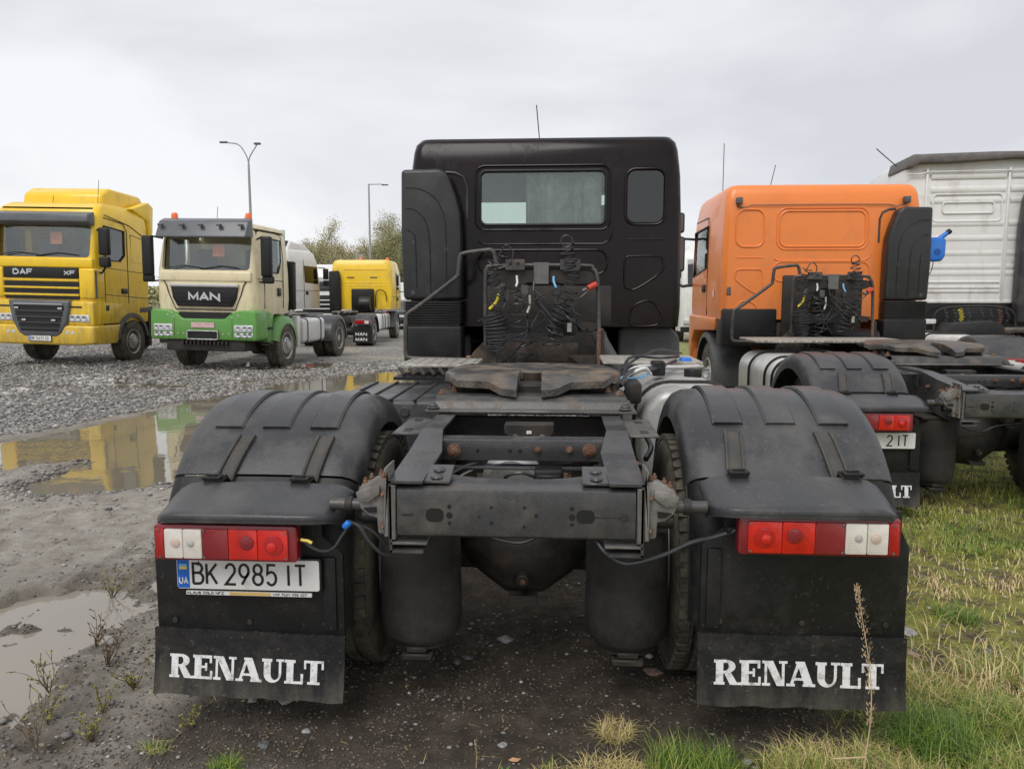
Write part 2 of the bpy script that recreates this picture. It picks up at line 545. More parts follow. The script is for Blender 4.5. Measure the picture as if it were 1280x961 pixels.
G = {
    'A': [[(0, 0), (.5, 1), (1, 0)], [(.2, .33), (.8, .33)]],
    'B': [[(0, 0), (0, 1), (.5, 1)] + arc(.5, .77, .42, .23, 90, -90) + [(0, .54)], [(.5, .54)] + arc(.52, .27, .48, .27, 90, -90) + [(0, 0)]],
    'D': [[(0, 0), (0, 1), (.4, 1)] + arc(.4, .5, .58, .5, 90, -90) + [(0, 0)]],
    'F': [[(0, 0), (0, 1), (1, 1)], [(0, .52), (.8, .52)]],
    'I': [[(.5, 0), (.5, 1)]],
    'K': [[(0, 0), (0, 1)], [(1, 1), (.0, .38)], [(.32, .58), (1, 0)]],
    'L': [[(0, 1), (0, 0), (1, 0)]],
    'M': [[(0, 0), (0, 1), (.5, .25), (1, 1), (1, 0)]],
    'N': [[(0, 0), (0, 1), (1, 0), (1, 1)]],
    'O': [arc(.5, .5, .5, .5, 90, 450, 18)],
    'S': [arc(.5, .76, .48, .24, 20, 270, 9) + arc(.5, .26, .5, .26, 90, -160, 9)],
    'T': [[(0, 1), (1, 1)], [(.5, 1), (.5, 0)]],
    'U': [[(0, 1), (0, .4)] + arc(.5, .4, .5, .4, 180, 360) + [(1, 1)]],
    'X': [[(0, 0), (1, 1)], [(0, 1), (1, 0)]],
    'Z': [[(0, 1), (1, 1), (0, 0), (1, 0)]],
    '0': [arc(.5, .5, .45, .5, 90, 450, 18)],
    '1': [[(.2, .75), (.6, 1), (.6, 0)]],
    '2': [arc(.5, .72, .45, .28, 170, -30, 9) + [(0, 0), (1, 0)]],
    '3': [arc(.45, .75, .45, .25, 150, -90, 8) + arc(.45, .26, .5, .26, 90, -150, 8)],
    '4': [[(.75, 0), (.75, 1), (0, .28), (1, .28)]],
    '5': [[(.9, 1), (.15, 1), (.08, .55)] + arc(.47, .33, .47, .33, 125, -150, 9)],
    '6': [[(.75, 1), (.1, .45)] + arc(.5, .32, .46, .32, 170, -190, 14)],
    '7': [[(0, 1), (1, 1), (.35, 0)]],
    '8': [arc(.5, .76, .4, .24, -90, 270, 14), arc(.5, .27, .47, .27, 90, 450, 14)],
    '9': [[(.25, 0), (.9, .55)] + arc(.5, .68, .46, .32, -10, 350, 14)],
    '+': [[(0, .5), (1, .5)], [(.5, .1), (.5, .9)]],
}


def ribbon(mb, pts, w, tf, d0, d1):
    P = [Vector((p[0], p[1])) for p in pts]
    N = len(P)
    Lp, Rp = [], []
    for i in range(N):
        a = (P[i] - P[i - 1]).normalized() if i else None
        b = (P[i + 1] - P[i]).normalized() if i < N - 1 else None
        a = a or b
        b = b or a
        t = (a + b)
        t = t.normalized() if t.length > 1e-3 else a
        n = Vector((-t.y, t.x))
        na = Vector((-a.y, a.x))
        m = min(2.2, 1 / max(0.3, n.dot(na)))
        ext = Vector((0, 0))
        if i == 0: ext = -b * 0
        Lp.append(P[i] + n * w / 2 * m)
        Rp.append(P[i] - n * w / 2 * m)
    vs = [tf(p, d1) for p in Lp] + [tf(p, d1) for p in Rp] + [tf(p, d0) for p in Lp] + [tf(p, d0) for p in Rp]
    fs = []
    for i in range(N - 1):
        fs.append((i, i + 1, N + i + 1, N + i))
        fs.append((i, 2 * N + i, 2 * N + i + 1, i + 1))
        fs.append((N + i, N + i + 1, 3 * N + i + 1, 3 * N + i))
    fs.append((0, N, 3 * N, 2 * N))
    fs.append((N - 1, 3 * N - 1, 4 * N - 1, 2 * N - 1))
    mb.add(vs, fs)


def text_strokes(mb, s, x0, z0, h, cw, gap, w, y, thick=0.0012, space=None, narrow={}):
    """letters on a surface facing -y at y; x to the right"""
    x = x0
    k = 0
    for ch in s:
        if ch == ' ':
            x += space if space is not None else cw * 0.8
            continue
        c = narrow.get(ch, cw)
        for pl in G[ch]:
            k += 1
            pts = [(x + p[0] * c, z0 + p[1] * h) for p in pl]
            ribbon(mb, pts, w, lambda p, d: (p.x, y - d, p.y), 0, thick + 0.00025 * (k % 3))
        x += c + gap
    return x


def letters(s, x0, z0, h, cw, gap, w, y, m, parent, space=None, narrow={}, thick=.0012, name="character"):
    """one mesh per character"""
    x = x0
    for ch in s:
        if ch == ' ':
            x += space if space is not None else cw * .8
            continue
        mb = MB()
        text_strokes(mb, ch, x, z0, h, cw, gap, w, y, thick, narrow=narrow)
        mb.build(name, m, parent)
        x += narrow.get(ch, cw) + gap


def slab_word(parent, word, x0, x1, z0, z1, y, tilt=0.0):
    H = z1 - z0
    def bowl(cx, cy, rx, ry, ix, iy, a0, a1, n=10):
        o = arc(cx, cy, rx, ry, a0, a1, n)
        i = arc(cx, cy, ix, iy, a1, a0, n)
        return o + i
    S = {
        'R': ([(.08, 0, .38, 1), (0, .88, .5, 1), (0, 0, .44, .1), (.3, .46, .5, .55), (.78, 0, 1.06, .09)],
              [bowl(.48, .73, .4, .27, .12, .17, 90, -90), [(.40, .5), (.68, .5), (1.0, 0), (.66, 0)]], 1.04),
        'E': ([(.08, 0, .38, 1), (0, .88, .84, 1), (0, 0, .86, .1), (.3, .46, .6, .55), (.74, .68, .84, .95), (.77, .05, .87, .34), (.54, .34, .63, .67)], [], .92),
        'N': ([(.1, 0, .2, 1), (0, .9, .34, 1), (0, 0, .33, .1), (.8, 0, .91, 1), (.68, .9, 1.02, 1)],
              [[(.1, 1), (.44, 1), (.91, 0), (.6, 0)]], 1.05),
        'A': ([(-.06, 0, .28, .1), (.6, 0, 1.1, .1), (.22, .24, .74, .33), (.3, .9, .66, 1)],
              [[(.06, 0), (.18, 0), (.5, .95), (.42, 1), (.38, 1)], [(.34, 1), (.66, 1), (1.04, 0), (.68, 0)]], 1.1),
        'U': ([(.08, .35, .38, 1), (0, .88, .44, 1), (.74, .35, .85, 1), (.62, .9, .97, 1)],
              [[(.08, .36)] + arc(.46, .36, .38, .36, 180, 360, 12) + [(.85, .36), (.74, .36)] + arc(.56, .36, .18, .25, 0, -180, 8)], 1.0),
        'L': ([(.08, 0, .38, 1), (0, .88, .46, 1), (0, 0, .8, .1), (.7, .05, .81, .42)], [], .84),
        'T': ([(.28, 0, .58, 1), (0, .9, .86, 1), (.16, 0, .7, .1), (0, .64, .09, .95), (.77, .64, .86, .95)], [], .9),
    }
    tot = sum(S[c][2] for c in word)
    sx = (x1 - x0) / tot
    x = x0
    k = 0
    for c in word:
        mb = MB()
        rects, polys, adv = S[c]
        for (a, b, cc, d) in rects:
            k += 1
            t = 0.0012 + 0.0002 * (k % 6)
            mb.prism([(x + a * sx, z0 + b * H), (x + cc * sx, z0 + b * H), (x + cc * sx, z0 + d * H), (x + a * sx, z0 + d * H)], 'y', y, y - t)
        for pl in polys:
            k += 1
            t = 0.0012 + 0.0002 * (k % 6)
            mb.prism([(x + p[0] * sx, z0 + p[1] * H) for p in pl], 'y', y, y - t)
        x += adv * sx
        mb.build("letter", M_WHITELET, parent, angle=20)


# ------------------------------------------------------------------ wheels
def tyre_mesh(r=0.5, w=0.29, lugs=56):
    mb = MB()
    h = w / 2
    prof = [(-h + .03, r * .56), (-h + .005, r * .60), (-h, r * .74), (-h + .004, r * .86), (-h + .02, r * .955), (-h + .04, r * .985)]
    for g in (-.06, 0, .06):
        prof += [(g - .012, r * .995), (g - .008, r * .968), (g + .008, r * .968), (g + .012, r * .995)]
    prof += [(-t, q) for t, q in reversed(prof[:6])]
    mb.lathe(prof, (0, 0, 0), 'x', 56)
    for i in range(lugs):
        a = 2 * math.pi * i / lugs
        for s in (-1, 1):
            Mx = Matrix.Rotation(a + (0.03 if s > 0 else 0), 4, 'X')
            mb.box(s * (h - .038) - .022, s * (h - .038) + .022, -.016, .016, r * .955, r * 1.0, Mx)
            mb.box(s * .036 - .02, s * .036 + .02, -.018, .018, r * .96, r * 1.002, Mx)
    return mb.mesh("tyre", M_TYRE, fix=True)


TYRE = tyre_mesh()


def rim_mesh(kind='front'):
    mb = MB()
    # outward is +x
    if kind == 'front':
        prof = [(.0, .30), (.13, .295), (.145, .285), (.135, .27), (.09, .255), (.10, .2), (.125, .16), (.13, .12), (.135, .09), (.19, .085), (.20, .06), (.2, .001)]
    else:
        prof = [(.0, .30), (.13, .295), (.145, .285), (.13, .265), (.02, .25), (-.02, .22), (-.03, .16), (.02, .14), (.03, .11), (.11, .10), (.12, .07), (.12, .001)]
    mb.lathe(prof, (0, 0, 0), 'x', 36)
    for i in range(10):
        a = 2 * math.pi * i / 10
        x = .13 if kind == 'front' else .015
        mb.cyl((x - .02, .14 * math.cos(a), .14 * math.sin(a)), (x + .03, .14 * math.cos(a), .14 * math.sin(a)), .015, n=6)
    return mb.mesh("rim", M_RIM)


def holes_mesh(kind='front'):
    mb = MB()
    for i in range(10):
        a = 2 * math.pi * (i + .5) / 10
        x = .098 if kind == 'front' else -.016
        mb.cyl((x - .01, .215 * math.cos(a), .215 * math.sin(a)), (x + .006, .215 * math.cos(a), .215 * math.sin(a)), .026, n=10)
    return mb.mesh("vent_holes", M_INK)


RIM_F, RIM_R = rim_mesh('front'), rim_mesh('rear')
HOLE_F, HOLE_R = holes_mesh('front'), holes_mesh('rear')


def wheel(parent, x, y, z, side, kind='front', r=0.5, w=0.29):
    """side +1: outward towards +x"""
    e = bpy.data.objects.new("wheel", None)
    COL.objects.link(e)
    e.parent = parent
    e.location = (x, y, z)
    if side < 0:
        e.rotation_euler = (0, 0, math.pi)
    sc = r / 0.5
    for nm, me in (("tyre", TYRE), ("rim", RIM_F if kind == 'front' else RIM_R), ("vent_holes", HOLE_F if kind == 'front' else HOLE_R)):
        o = bpy.data.objects.new(nm, me)
        COL.objects.link(o)
        o.parent = e
        o.scale = (w / .29, sc, sc)
    return e


def dual(parent, sx, y, z=0.5, outer=1.1):
    wheel(parent, sx * (outer - .15), y, z, sx, 'rear')
    wheel(parent, sx * (outer - .505), y, z, -sx, 'rear')


# ------------------------------------------------------------------ ground
def fbm(x, y, seed, octs=5, f0=1.0, gain=0.5):
    out = np.zeros_like(x)
    amp, f, tot = 1.0, f0, 0.0
    for o in range(octs):
        xs, ys = x * f + 37.1 * o + seed * 11.3, y * f + 17.7 * o - seed * 5.1
        xi, yi = np.floor(xs).astype(np.int64), np.floor(ys).astype(np.int64)
        xf, yf = xs - xi, ys - yi
        def h(a, b):
            n = (a * 374761393 + b * 668265263 + (seed + o * 7) * 1274126177) & 0x7fffffff
            n = ((n ^ (n >> 13)) * 1274126177) & 0x7fffffff
            return ((n ^ (n >> 16)) & 0xffff) / 65535.0
        u, v = xf * xf * (3 - 2 * xf), yf * yf * (3 - 2 * yf)
        val = (h(xi, yi) * (1 - u) + h(xi + 1, yi) * u) * (1 - v) + (h(xi, yi + 1) * (1 - u) + h(xi + 1, yi + 1) * u) * v
        out += amp * (val * 2 - 1)
        tot += amp
        amp *= gain
        f *= 2.03
    return out / tot


def sdf(x, y, poly):
    d = np.full(x.shape, 1e9)
    inside = np.zeros(x.shape, bool)
    n = len(poly)
    for i in range(n):
        ax, ay = poly[i]
        bx, by = poly[(i + 1) % n]
        ex, ey = bx - ax, by - ay
        t = np.clip(((x - ax) * ex + (y - ay) * ey) / (ex * ex + ey * ey + 1e-12), 0, 1)
        d = np.minimum(d, (x - ax - t * ex) ** 2 + (y - ay - t * ey) ** 2)
        c = ((ay > y) != (by > y)) & (x < ex * (y - ay) / (ey + 1e-12) + ax)
        inside ^= c
    d = np.sqrt(d)
    return np.where(inside, -d, d)


POND = [(-9.5, 5.6), (-7.2, 6.35), (-5.06, 6.72), (-4.62, 7.2), (-4.62, 6.8), (-4.32, 5.95), (-4.0, 5.85), (-3.66, 6.07), (-3.2, 6.3), (-2.7, 7.4),
        (-2.1, 9.5), (-1.7, 12), (-1.9, 15.2), (-2.5, 18.0), (-3.9, 15.9), (-4.8, 14.0), (-5.07, 12.2), (-5.5, 11.65), (-5.6, 10.4),
        (-5.76, 9.2), (-5.9, 8.6), (-6.15, 8.15), (-7.4, 7.8), (-9.5, 7.2)]
WET = [(-1.75, 4.55), (-2.5, 4.15), (-3.2, 3.6), (-3.6, 2.6), (-3.0, 1.5), (-1.72, 1.6), (-1.66, 2.3), (-1.85, 2.8), (-2.2, 3.3), (-2.0, 3.75), (-1.6, 4.2)]
WATER_Z = -0.045


def sstep(a, b, x):
    t = np.clip((x - a) / (b - a), 0, 1)
    return t * t * (3 - 2 * t)


def ground_fields(x, y):
    n1 = fbm(x, y, 1, 5, 0.9)
    n2 = fbm(x, y, 2, 5, 3.0)
    n3 = fbm(x, y, 3, 4, 11.0, .6)
    dp = sdf(x, y, POND) + 0.16 * n2 + 0.05 * n3
    dw = sdf(x, y, WET) + 0.36 * n2 + 0.1 * n1 + .18 * n3 + .03
    n4 = fbm(x, y, 4, 3, 30.0, .6)
    z = 0.012 * n1 + 0.012 * n2 + 0.008 * n3 + .006 * n4 * (y < 9)
    left = sstep(-1.0, -5.0, x) * sstep(5, 14, y)
    z = z + .10 * sstep(-9.2, -10.0, x) * sstep(15.5, 17, y) * sstep(30, 24, y)
    z = z - 0.05 * left - 0.07 * sstep(16, 26, y) * sstep(0, -5, x)
    pond = sstep(0.16, -0.22, dp)
    z = z * (1 - .6 * pond) - 0.095 * pond
    wet = sstep(0.1, -0.16, dw)
    z = z - 0.058 * wet * sstep(6, 5, y)
    # wheel ruts with tread prints in the mud
    for cxr, sl, wd in ((-1.62, .02, .17), (-2.35, -.06, .18), (-3.1, -.1, .2)):
        u = (x - cxr - sl * (y - 3)) / wd
        m_ = sstep(1.0, .75, np.abs(u)) * sstep(1.0, 2.2, y) * sstep(8, 6.5, y) * sstep(-.5, .1, fbm(x, y, 61, 3, .7))
        z = z - m_ * .012 + sstep(.25, .0, np.abs(np.abs(u) - 1.05)) * .010 * sstep(8, 6.5, y) + m_ * .0045 * np.sign(np.sin(y * 80 + np.abs(u) * 3.0))
    # far ground level again
    grav = np.maximum(sstep(0.0, 0.5, np.where(y > 7, dp, 0)) * sstep(6.6, 7.6, y + 0.35 * (x + 6) + .3 * n2), sstep(14, 17, y)) * sstep(1.0, -0.6, x + .5 * n1 - .12 * (y - 8))
    moss = sstep(1.05, 1.5, x + .28 * n2 + .2 * n1 + .9 * sstep(2.62, 2.3, y + .08 * n2) * sstep(.1, .5, x)) * sstep(40, 20, y)
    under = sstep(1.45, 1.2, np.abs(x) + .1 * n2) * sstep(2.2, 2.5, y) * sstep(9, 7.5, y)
    z = z + .022 * moss
    return z, dp, dw, grav, moss, under, wet


def make_ground():
    def axis(lo, hi, step, out_lo, out_hi, g=1.07):
        a = list(np.arange(lo, hi, step))
        s = step
        v = hi
        while v < out_hi:
            a.append(v); s *= g; v += s
        a.append(out_hi)
        s, v = step, lo
        b = []
        while v > out_lo:
            s *= g; v -= s; b.append(v)
        return np.array(sorted(set(b + a)))
    xs = axis(-4.0, 3.2, 0.025, -900, 900, 1.045)
    ys = axis(1.5, 6.5, 0.025, -60, 1500, 1.04)
    X, Y = np.meshgrid(xs, ys)
    z, dp, dw, grav, moss, under, wet = ground_fields(X.ravel(), Y.ravel())
    nx, ny = len(xs), len(ys)
    co = np.stack([X.ravel(), Y.ravel(), z], 1).astype(np.float32)
    idx = (np.arange(ny - 1)[:, None] * nx + np.arange(nx - 1)[None, :]).ravel()
    quads = np.stack([idx, idx + 1, idx + nx + 1, idx + nx], 1).astype(np.int32)
    me = bpy.data.meshes.new("ground")
    me.vertices.add(len(co)); me.vertices.foreach_set("co", co.ravel())
    me.loops.add(quads.size); me.loops.foreach_set("vertex_index", quads.ravel())
    me.polygons.add(len(quads))
    me.polygons.foreach_set("loop_start", np.arange(0, quads.size, 4, dtype=np.int32))
    me.update(calc_edges=True)
    me.shade_smooth()
    wetm = np.maximum(sstep(0.35, -0.05, dp), sstep(0.5, -0.1, dw))
    for nm, arr in (("gravel", grav), ("moss", moss), ("under", under), ("wet", wetm)):
        at = me.attributes.new(nm, 'FLOAT', 'POINT')
        at.data.foreach_set("value", arr.astype(np.float32))
    o = bpy.data.objects.new("ground", me)
    COL.objects.link(o)
    o["kind"] = "structure"
    o["label"] = "muddy gravel yard with moss and thin grass on its right side"
    m = bpy.data.materials.new("yard_ground")
    m.use_nodes = True
    n, l = m.node_tree.nodes, m.node_tree.links
    b = n["Principled BSDF"]
    tc = n.new("ShaderNodeTexCoord")
    def attr(a):
        t = n.new("ShaderNodeAttribute"); t.attribute_name = a; return t.outputs["Fac"]
    def noise(s, d=6, r=.6):
        t = n.new("ShaderNodeTexNoise"); t.inputs["Scale"].default_value = s; t.inputs["Detail"].default_value = d
        t.inputs["Roughness"].default_value = r; l.new(tc.outputs["Object"], t.inputs["Vector"]); return t.outputs["Fac"]
    def ramp(f, stops):
        t = n.new("ShaderNodeValToRGB")
        while len(t.color_ramp.elements) < len(stops): t.color_ramp.elements.new(.5)
        for e, (p, c) in zip(t.color_ramp.elements, stops):
            e.position = p; e.color = (*c, 1)
        l.new(f, t.inputs[0]); return t.outputs[0]
    def mix(f, a, c):
        t = n.new("ShaderNodeMixRGB"); l.new(f, t.inputs[0]); l.new(a, t.inputs[1]); l.new(c, t.inputs[2]); return t.outputs[0]
    def vor(s):
        t = n.new("ShaderNodeTexVoronoi"); t.inputs["Scale"].default_value = s; l.new(tc.outputs["Object"], t.inputs["Vector"]); return t
    mud = ramp(noise(5.0, 10, .72), [(.3, (.16, .135, .10)), (.44, (.33, .295, .245)), (.66, (.5, .465, .405))])
    v1 = vor(26)
    sep = n.new("ShaderNodeSeparateColor"); l.new(v1.outputs["Color"], sep.inputs[0])
    gcol = ramp(sep.outputs[0], [(0, (.11, .105, .10)), (.45, (.27, .26, .245)), (.8, (.42, .4, .37)), (1, (.6, .57, .51))])
    gn = ramp(noise(.55, 6, .6), [(.3, (.6, .61, .63)), (.55, (.85, .84, .81)), (.68, (1.1, 1.0, .8))])
    gm = n.new("ShaderNodeMixRGB"); gm.blend_type = 'MULTIPLY'; gm.inputs[0].default_value = 1
    l.new(gcol, gm.inputs[1]); l.new(gn, gm.inputs[2])
    mossc = ramp(noise(7.0, 9, .7), [(.33, (.07, .055, .035)), (.43, (.15, .125, .06)), (.51, (.24, .25, .045)), (.6, (.34, .34, .06)), (.7, (.4, .33, .18))])
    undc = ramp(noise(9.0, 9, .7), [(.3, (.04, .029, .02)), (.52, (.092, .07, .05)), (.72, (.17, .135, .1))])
    c = mix(attr("gravel"), mud, gm.outputs[0])
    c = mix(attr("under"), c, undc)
    c = mix(attr("moss"), c, mossc)
    dk = n.new("ShaderNodeMixRGB"); dk.blend_type = 'MULTIPLY'; dk.inputs[2].default_value = (.62, .6, .57, 1)
    l.new(attr("wet"), dk.inputs[0]); l.new(c, dk.inputs[1])
    l.new(dk.outputs[0], b.inputs["Base Color"])
    rr = n.new("ShaderNodeMapRange"); rr.inputs[3].default_value = .8; rr.inputs[4].default_value = .16
    l.new(attr("wet"), rr.inputs[0]); l.new(rr.outputs[0], b.inputs["Roughness"])
    bh = n.new("ShaderNodeMath"); bh.operation = 'ADD'
    vm = n.new("ShaderNodeMath"); vm.operation = 'MULTIPLY'
    l.new(v1.outputs["Distance"], vm.inputs[0]); l.new(attr("gravel"), vm.inputs[1])
    l.new(vm.outputs[0], bh.inputs[0]); l.new(noise(38, 9, .78), bh.inputs[1])
    bp = n.new("ShaderNodeBump"); bp.inputs["Strength"].default_value = 1.0; bp.inputs["Distance"].default_value = .028
    l.new(bh.outputs[0], bp.inputs["Height"]); l.new(bp.outputs[0], b.inputs["Normal"])
    me.materials.append(m)
    # water
    w = bpy.data.materials.new("puddle_water")
    w.use_nodes = True
    n, l = w.node_tree.nodes, w.node_tree.links
    b = n["Principled BSDF"]
    b.inputs["Base Color"].default_value = (.2, .175, .125, 1)
    b.inputs["Roughness"].default_value = .03
    b.inputs["IOR"].default_value = 1.5
    tc = n.new("ShaderNodeTexCoord")
    nz = n.new("ShaderNodeTexNoise"); nz.inputs["Scale"].default_value = 5; nz.inputs["Detail"].default_value = 3
    bp = n.new("ShaderNodeBump"); bp.inputs["Strength"].default_value = .06; bp.inputs["Distance"].default_value = .02
    l.new(tc.outputs["Object"], nz.inputs["Vector"]); l.new(nz.outputs["Fac"], bp.inputs["Height"]); l.new(bp.outputs[0], b.inputs["Normal"])
    w2 = w.copy(); w2.name = "pale_puddle_water"
    w2.node_tree.nodes["Principled BSDF"].inputs["Base Color"].default_value = (.27, .24, .195, 1)
    for poly, lab, zz in ((POND, "long brown puddle mirroring the parked trucks", WATER_Z), (WET, "shallow puddle of pale muddy water at the lower left", -.043)):
        cx = sum(p[0] for p in poly) / len(poly); cy = sum(p[1] for p in poly) / len(poly)
        x0, x1 = min(p[0] for p in poly) - .4, max(p[0] for p in poly) + .4
        y0, y1 = min(p[1] for p in poly) - .4, max(p[1] for p in poly) + .4
        o2 = MB().add([(x0, y0, zz), (x1, y0, zz), (x1, y1, zz), (x0, y1, zz)], [(0, 1, 2, 3)]).build("puddle", w if poly is POND else w2, fix=False)
        o2["kind"] = "structure"; o2["label"] = lab
    return o


def gz(x, y):
    a = ground_fields(np.array([float(x)]), np.array([float(y)]))
    return float(a[0][0])


make_ground()


def raw_mesh(name, co, tris, material, attr=None, smooth=False):
    me = bpy.data.meshes.new(name)
    me.vertices.add(len(co)); me.vertices.foreach_set("co", co.astype(np.float32).ravel())
    me.loops.add(tris.size); me.loops.foreach_set("vertex_index", tris.astype(np.int32).ravel())
    me.polygons.add(len(tris))
    me.polygons.foreach_set("loop_start", np.arange(0, tris.size, 3, dtype=np.int32))
    me.update(calc_edges=True)
    if attr is not None:
        at = me.attributes.new("tone", 'FLOAT', 'POINT')
        at.data.foreach_set("value", attr.astype(np.float32))
    if material: me.materials.append(material)
    return me


def tone_mat(name, stops, rough=.7, bump=0, trans=0):
    m = bpy.data.materials.new(name); m.use_nodes = True
    n, l = m.node_tree.nodes, m.node_tree.links
    b = n["Principled BSDF"]
    t = n.new("ShaderNodeAttribute"); t.attribute_name = "tone"
    r = n.new("ShaderNodeValToRGB")
    while len(r.color_ramp.elements) < len(stops): r.color_ramp.elements.new(.5)
    for e, (p, c) in zip(r.color_ramp.elements, stops):
        e.position = p; e.color = (*c, 1)
    l.new(t.outputs["Fac"], r.inputs[0]); l.new(r.outputs[0], b.inputs["Base Color"])
    b.inputs["Roughness"].default_value = rough
    return m


M_STONE = tone_mat("gravel_stone", [(0, (.075, .073, .072)), (.4, (.215, .205, .195)), (.75, (.38, .36, .33)), (1, (.62, .59, .52))], .6)
M_GRASS = tone_mat("grass_blade", [(0, (.035, .08, .012)), (.35, (.12, .23, .02)), (.58, (.3, .36, .045)), (.8, (.54, .46, .17)), (1, (.62, .48, .25))], .55)

OCT = np.array([(1, 0, 0), (-1, 0, 0), (0, 1, 0), (0, -1, 0), (0, 0, 1), (0, 0, -1), (.6, .6, .55), (-.6, .6, .5), (-.6, -.6, .55), (.6, -.6, .5)], float)
OCT_T = np.array([(4, 6, 7), (4, 7, 8), (4, 8, 9), (4, 9, 6), (6, 0, 2), (6, 2, 7), (7, 2, 1), (7, 1, 8), (8, 1, 3), (8, 3, 9), (9, 3, 0), (9, 0, 6), (5, 2, 0), (5, 1, 2), (5, 3, 1), (5, 0, 3)])


def stones(name, x, y, size, label, flat=.6, sink=.2):
    n = len(x)
    z, dp, dw, *_ = ground_fields(x, y)
    rnd = RNG.random((n, 10, 3)) * .5 + .72
    base = OCT[None] * rnd
    ang = RNG.random(n) * 6.283
    ca, sa = np.cos(ang)[:, None], np.sin(ang)[:, None]
    X = base[:, :, 0] * ca - base[:, :, 1] * sa
    Y = base[:, :, 0] * sa + base[:, :, 1] * ca
    asp = (RNG.random(n) * .5 + .75)[:, None]
    s = size[:, None]
    co = np.stack([x[:, None] + X * s * asp, y[:, None] + Y * s, z[:, None] + (base[:, :, 2] * flat + sink) * s * (RNG.random(n) * .6 + .6)[:, None]], 2)
    tr = OCT_T[None] + (np.arange(n) * 10)[:, None, None]
    tone = np.repeat(RNG.beta(2, 2.4, n), 10)
    me = raw_mesh(name, co.reshape(-1, 3), tr.reshape(-1, 3), M_STONE, tone)
    o = bpy.data.objects.new(name, me)
    COL.objects.link(o)
    o["kind"] = "stuff"; o["label"] = label
    return o


def scatter(n, xr, yr, keep, ypow=1.0):
    x = RNG.uniform(xr[0], xr[1], n)
    y = yr[0] + (yr[1] - yr[0]) * RNG.random(n) ** ypow
    f = ground_fields(x, y)
    k = keep(x, y, f) > RNG.random(n)
    return x[k], y[k]


# gravel beyond the puddle
gx, gy = scatter(190000, (-17, 0.5), (6.5, 32), lambda x, y, f: np.where((f[0] > WATER_Z - .01) & (f[3] > .35), .9, 0) * (x > -1.05 * y + 1.0), 1.35)
stones("gravel", gx, gy, RNG.uniform(.009, .026, len(gx)) * (1 + gy * .022) * (1 + .7 * (RNG.random(len(gx)) > .93)), "grey crushed gravel covering the yard beyond the puddle")
# mud-side stones
gx, gy = scatter(16000, (-5.5, 0.9), (1.9, 7.2), lambda x, y, f: np.where((f[0] > WATER_Z - .012), .25 + .75 * sstep(0, .5, fbm(x, y, 9, 3, 1.6)) + (f[1] < .25) * .5, 0) * (f[4] < .5) * np.where(f[5] > .5, .35, 1), 1.2)
stones("loose_stones", gx, gy, RNG.uniform(.003, .012, len(gx)) * (1 + (RNG.random(len(gx)) > .96) * 1.4), "small loose stones scattered over the mud")
gx, gy = scatter(5000, (-4.6, -2.2), (5.0, 8.5), lambda x, y, f: sstep(.4, .05, np.abs(f[1])) * (f[0] > WATER_Z - .012), 1)
stones("puddle_edge_gravel", gx, gy, RNG.uniform(.008, .024, len(gx)), "dark gravel along the near edge of the long puddle")
gx, gy = scatter(1500, (1.2, 6), (2.1, 9), lambda x, y, f: .5 * np.ones_like(x), 1.2)
gx, gy = scatter(60000, (-2.6, 2.2), (2.05, 5.5), lambda x, y, f: np.where(f[0] > WATER_Z - .01, .35 + .65 * sstep(-.1, .4, fbm(x, y, 51, 4, 2.5)), 0) * np.where(f[4] > .5, .3, 1), 1.5)
c_ = stones("dirt_crumbs", gx, gy, RNG.uniform(.0014, .0055, len(gx)) * (1 + gy * .12), "small crumbs of brown earth on the dirt under and behind the truck")
c_.data.materials.clear(); c_.data.materials.append(tone_mat("earth_crumb", [(0, (.05, .04, .03)), (.5, (.12, .1, .08)), (.85, (.22, .19, .155)), (1, (.36, .33, .29))], .8))
gx, gy = scatter(1500, (1.2, 6), (2.1, 9), lambda x, y, f: .5 * np.ones_like(x), 1.2)
stones("moss_stones", gx, gy, RNG.uniform(.005, .016, len(gx)), "small stones lying in the moss on the right")


def blades(x, y, h, w, lean, tone, z=None):
    n = len(x)
    if z is None:
        z = ground_fields(x, y)[0] - .004
    a = RNG.random(n) * 6.283
    dx, dy = np.cos(a), np.sin(a)
    px, py = -dy, dx
    co = np.zeros((n, 5, 3))
    for k, (t, ww) in enumerate(((0, 1), (0, -1), (.55, .8), (.55, -.8), (1, 0))):
        off = lean * h * t ** 2
        co[:, k, 0] = x + dx * off + px * w * ww * .5
        co[:, k, 1] = y + dy * off + py * w * ww * .5
        co[:, k, 2] = z + h * t * np.sqrt(np.maximum(.15, 1 - .5 * (lean * t) ** 2))
    tr = np.array([(0, 1, 3), (0, 3, 2), (2, 3, 4)])[None] + (np.arange(n) * 5)[:, None, None]
    return co.reshape(-1, 3), tr.reshape(-1, 3), np.repeat(tone, 5)


def grass_obj(name, x, y, h, w, lean, tone, z=None, loc=None):
    c, t, a = blades(x, y, h, w, lean, tone, z)
    o = bpy.data.objects.new(name, raw_mesh(name, c, t, M_GRASS, a))
    COL.objects.link(o)
    return o


# thin grass on the moss
gx, gy = scatter(270000, (0.9, 8), (2.1, 12), lambda x, y, f: f[4] * (.12 + .88 * sstep(-.15, .4, fbm(x, y, 21, 4, 1.7))), 1.35)
nn = len(gx)
patch = fbm(gx, gy, 5, 3, .9)
g = grass_obj("grass", gx, gy, RNG.uniform(.014, .062, nn) * (1 + 1.1 * (patch > .1)) * (1 + .5 * sstep(3.2, 2.4, gy)), RNG.uniform(.0018, .0045, nn) * (1 + gy * .12), RNG.uniform(.3, 1.3, nn), np.clip(.62 + .85 * fbm(gx, gy, 6, 4, 1.1) + RNG.normal(0, .22, nn), 0, 1))
tag(g, "thin green and straw coloured grass over the mossy ground on the right", kind="stuff")
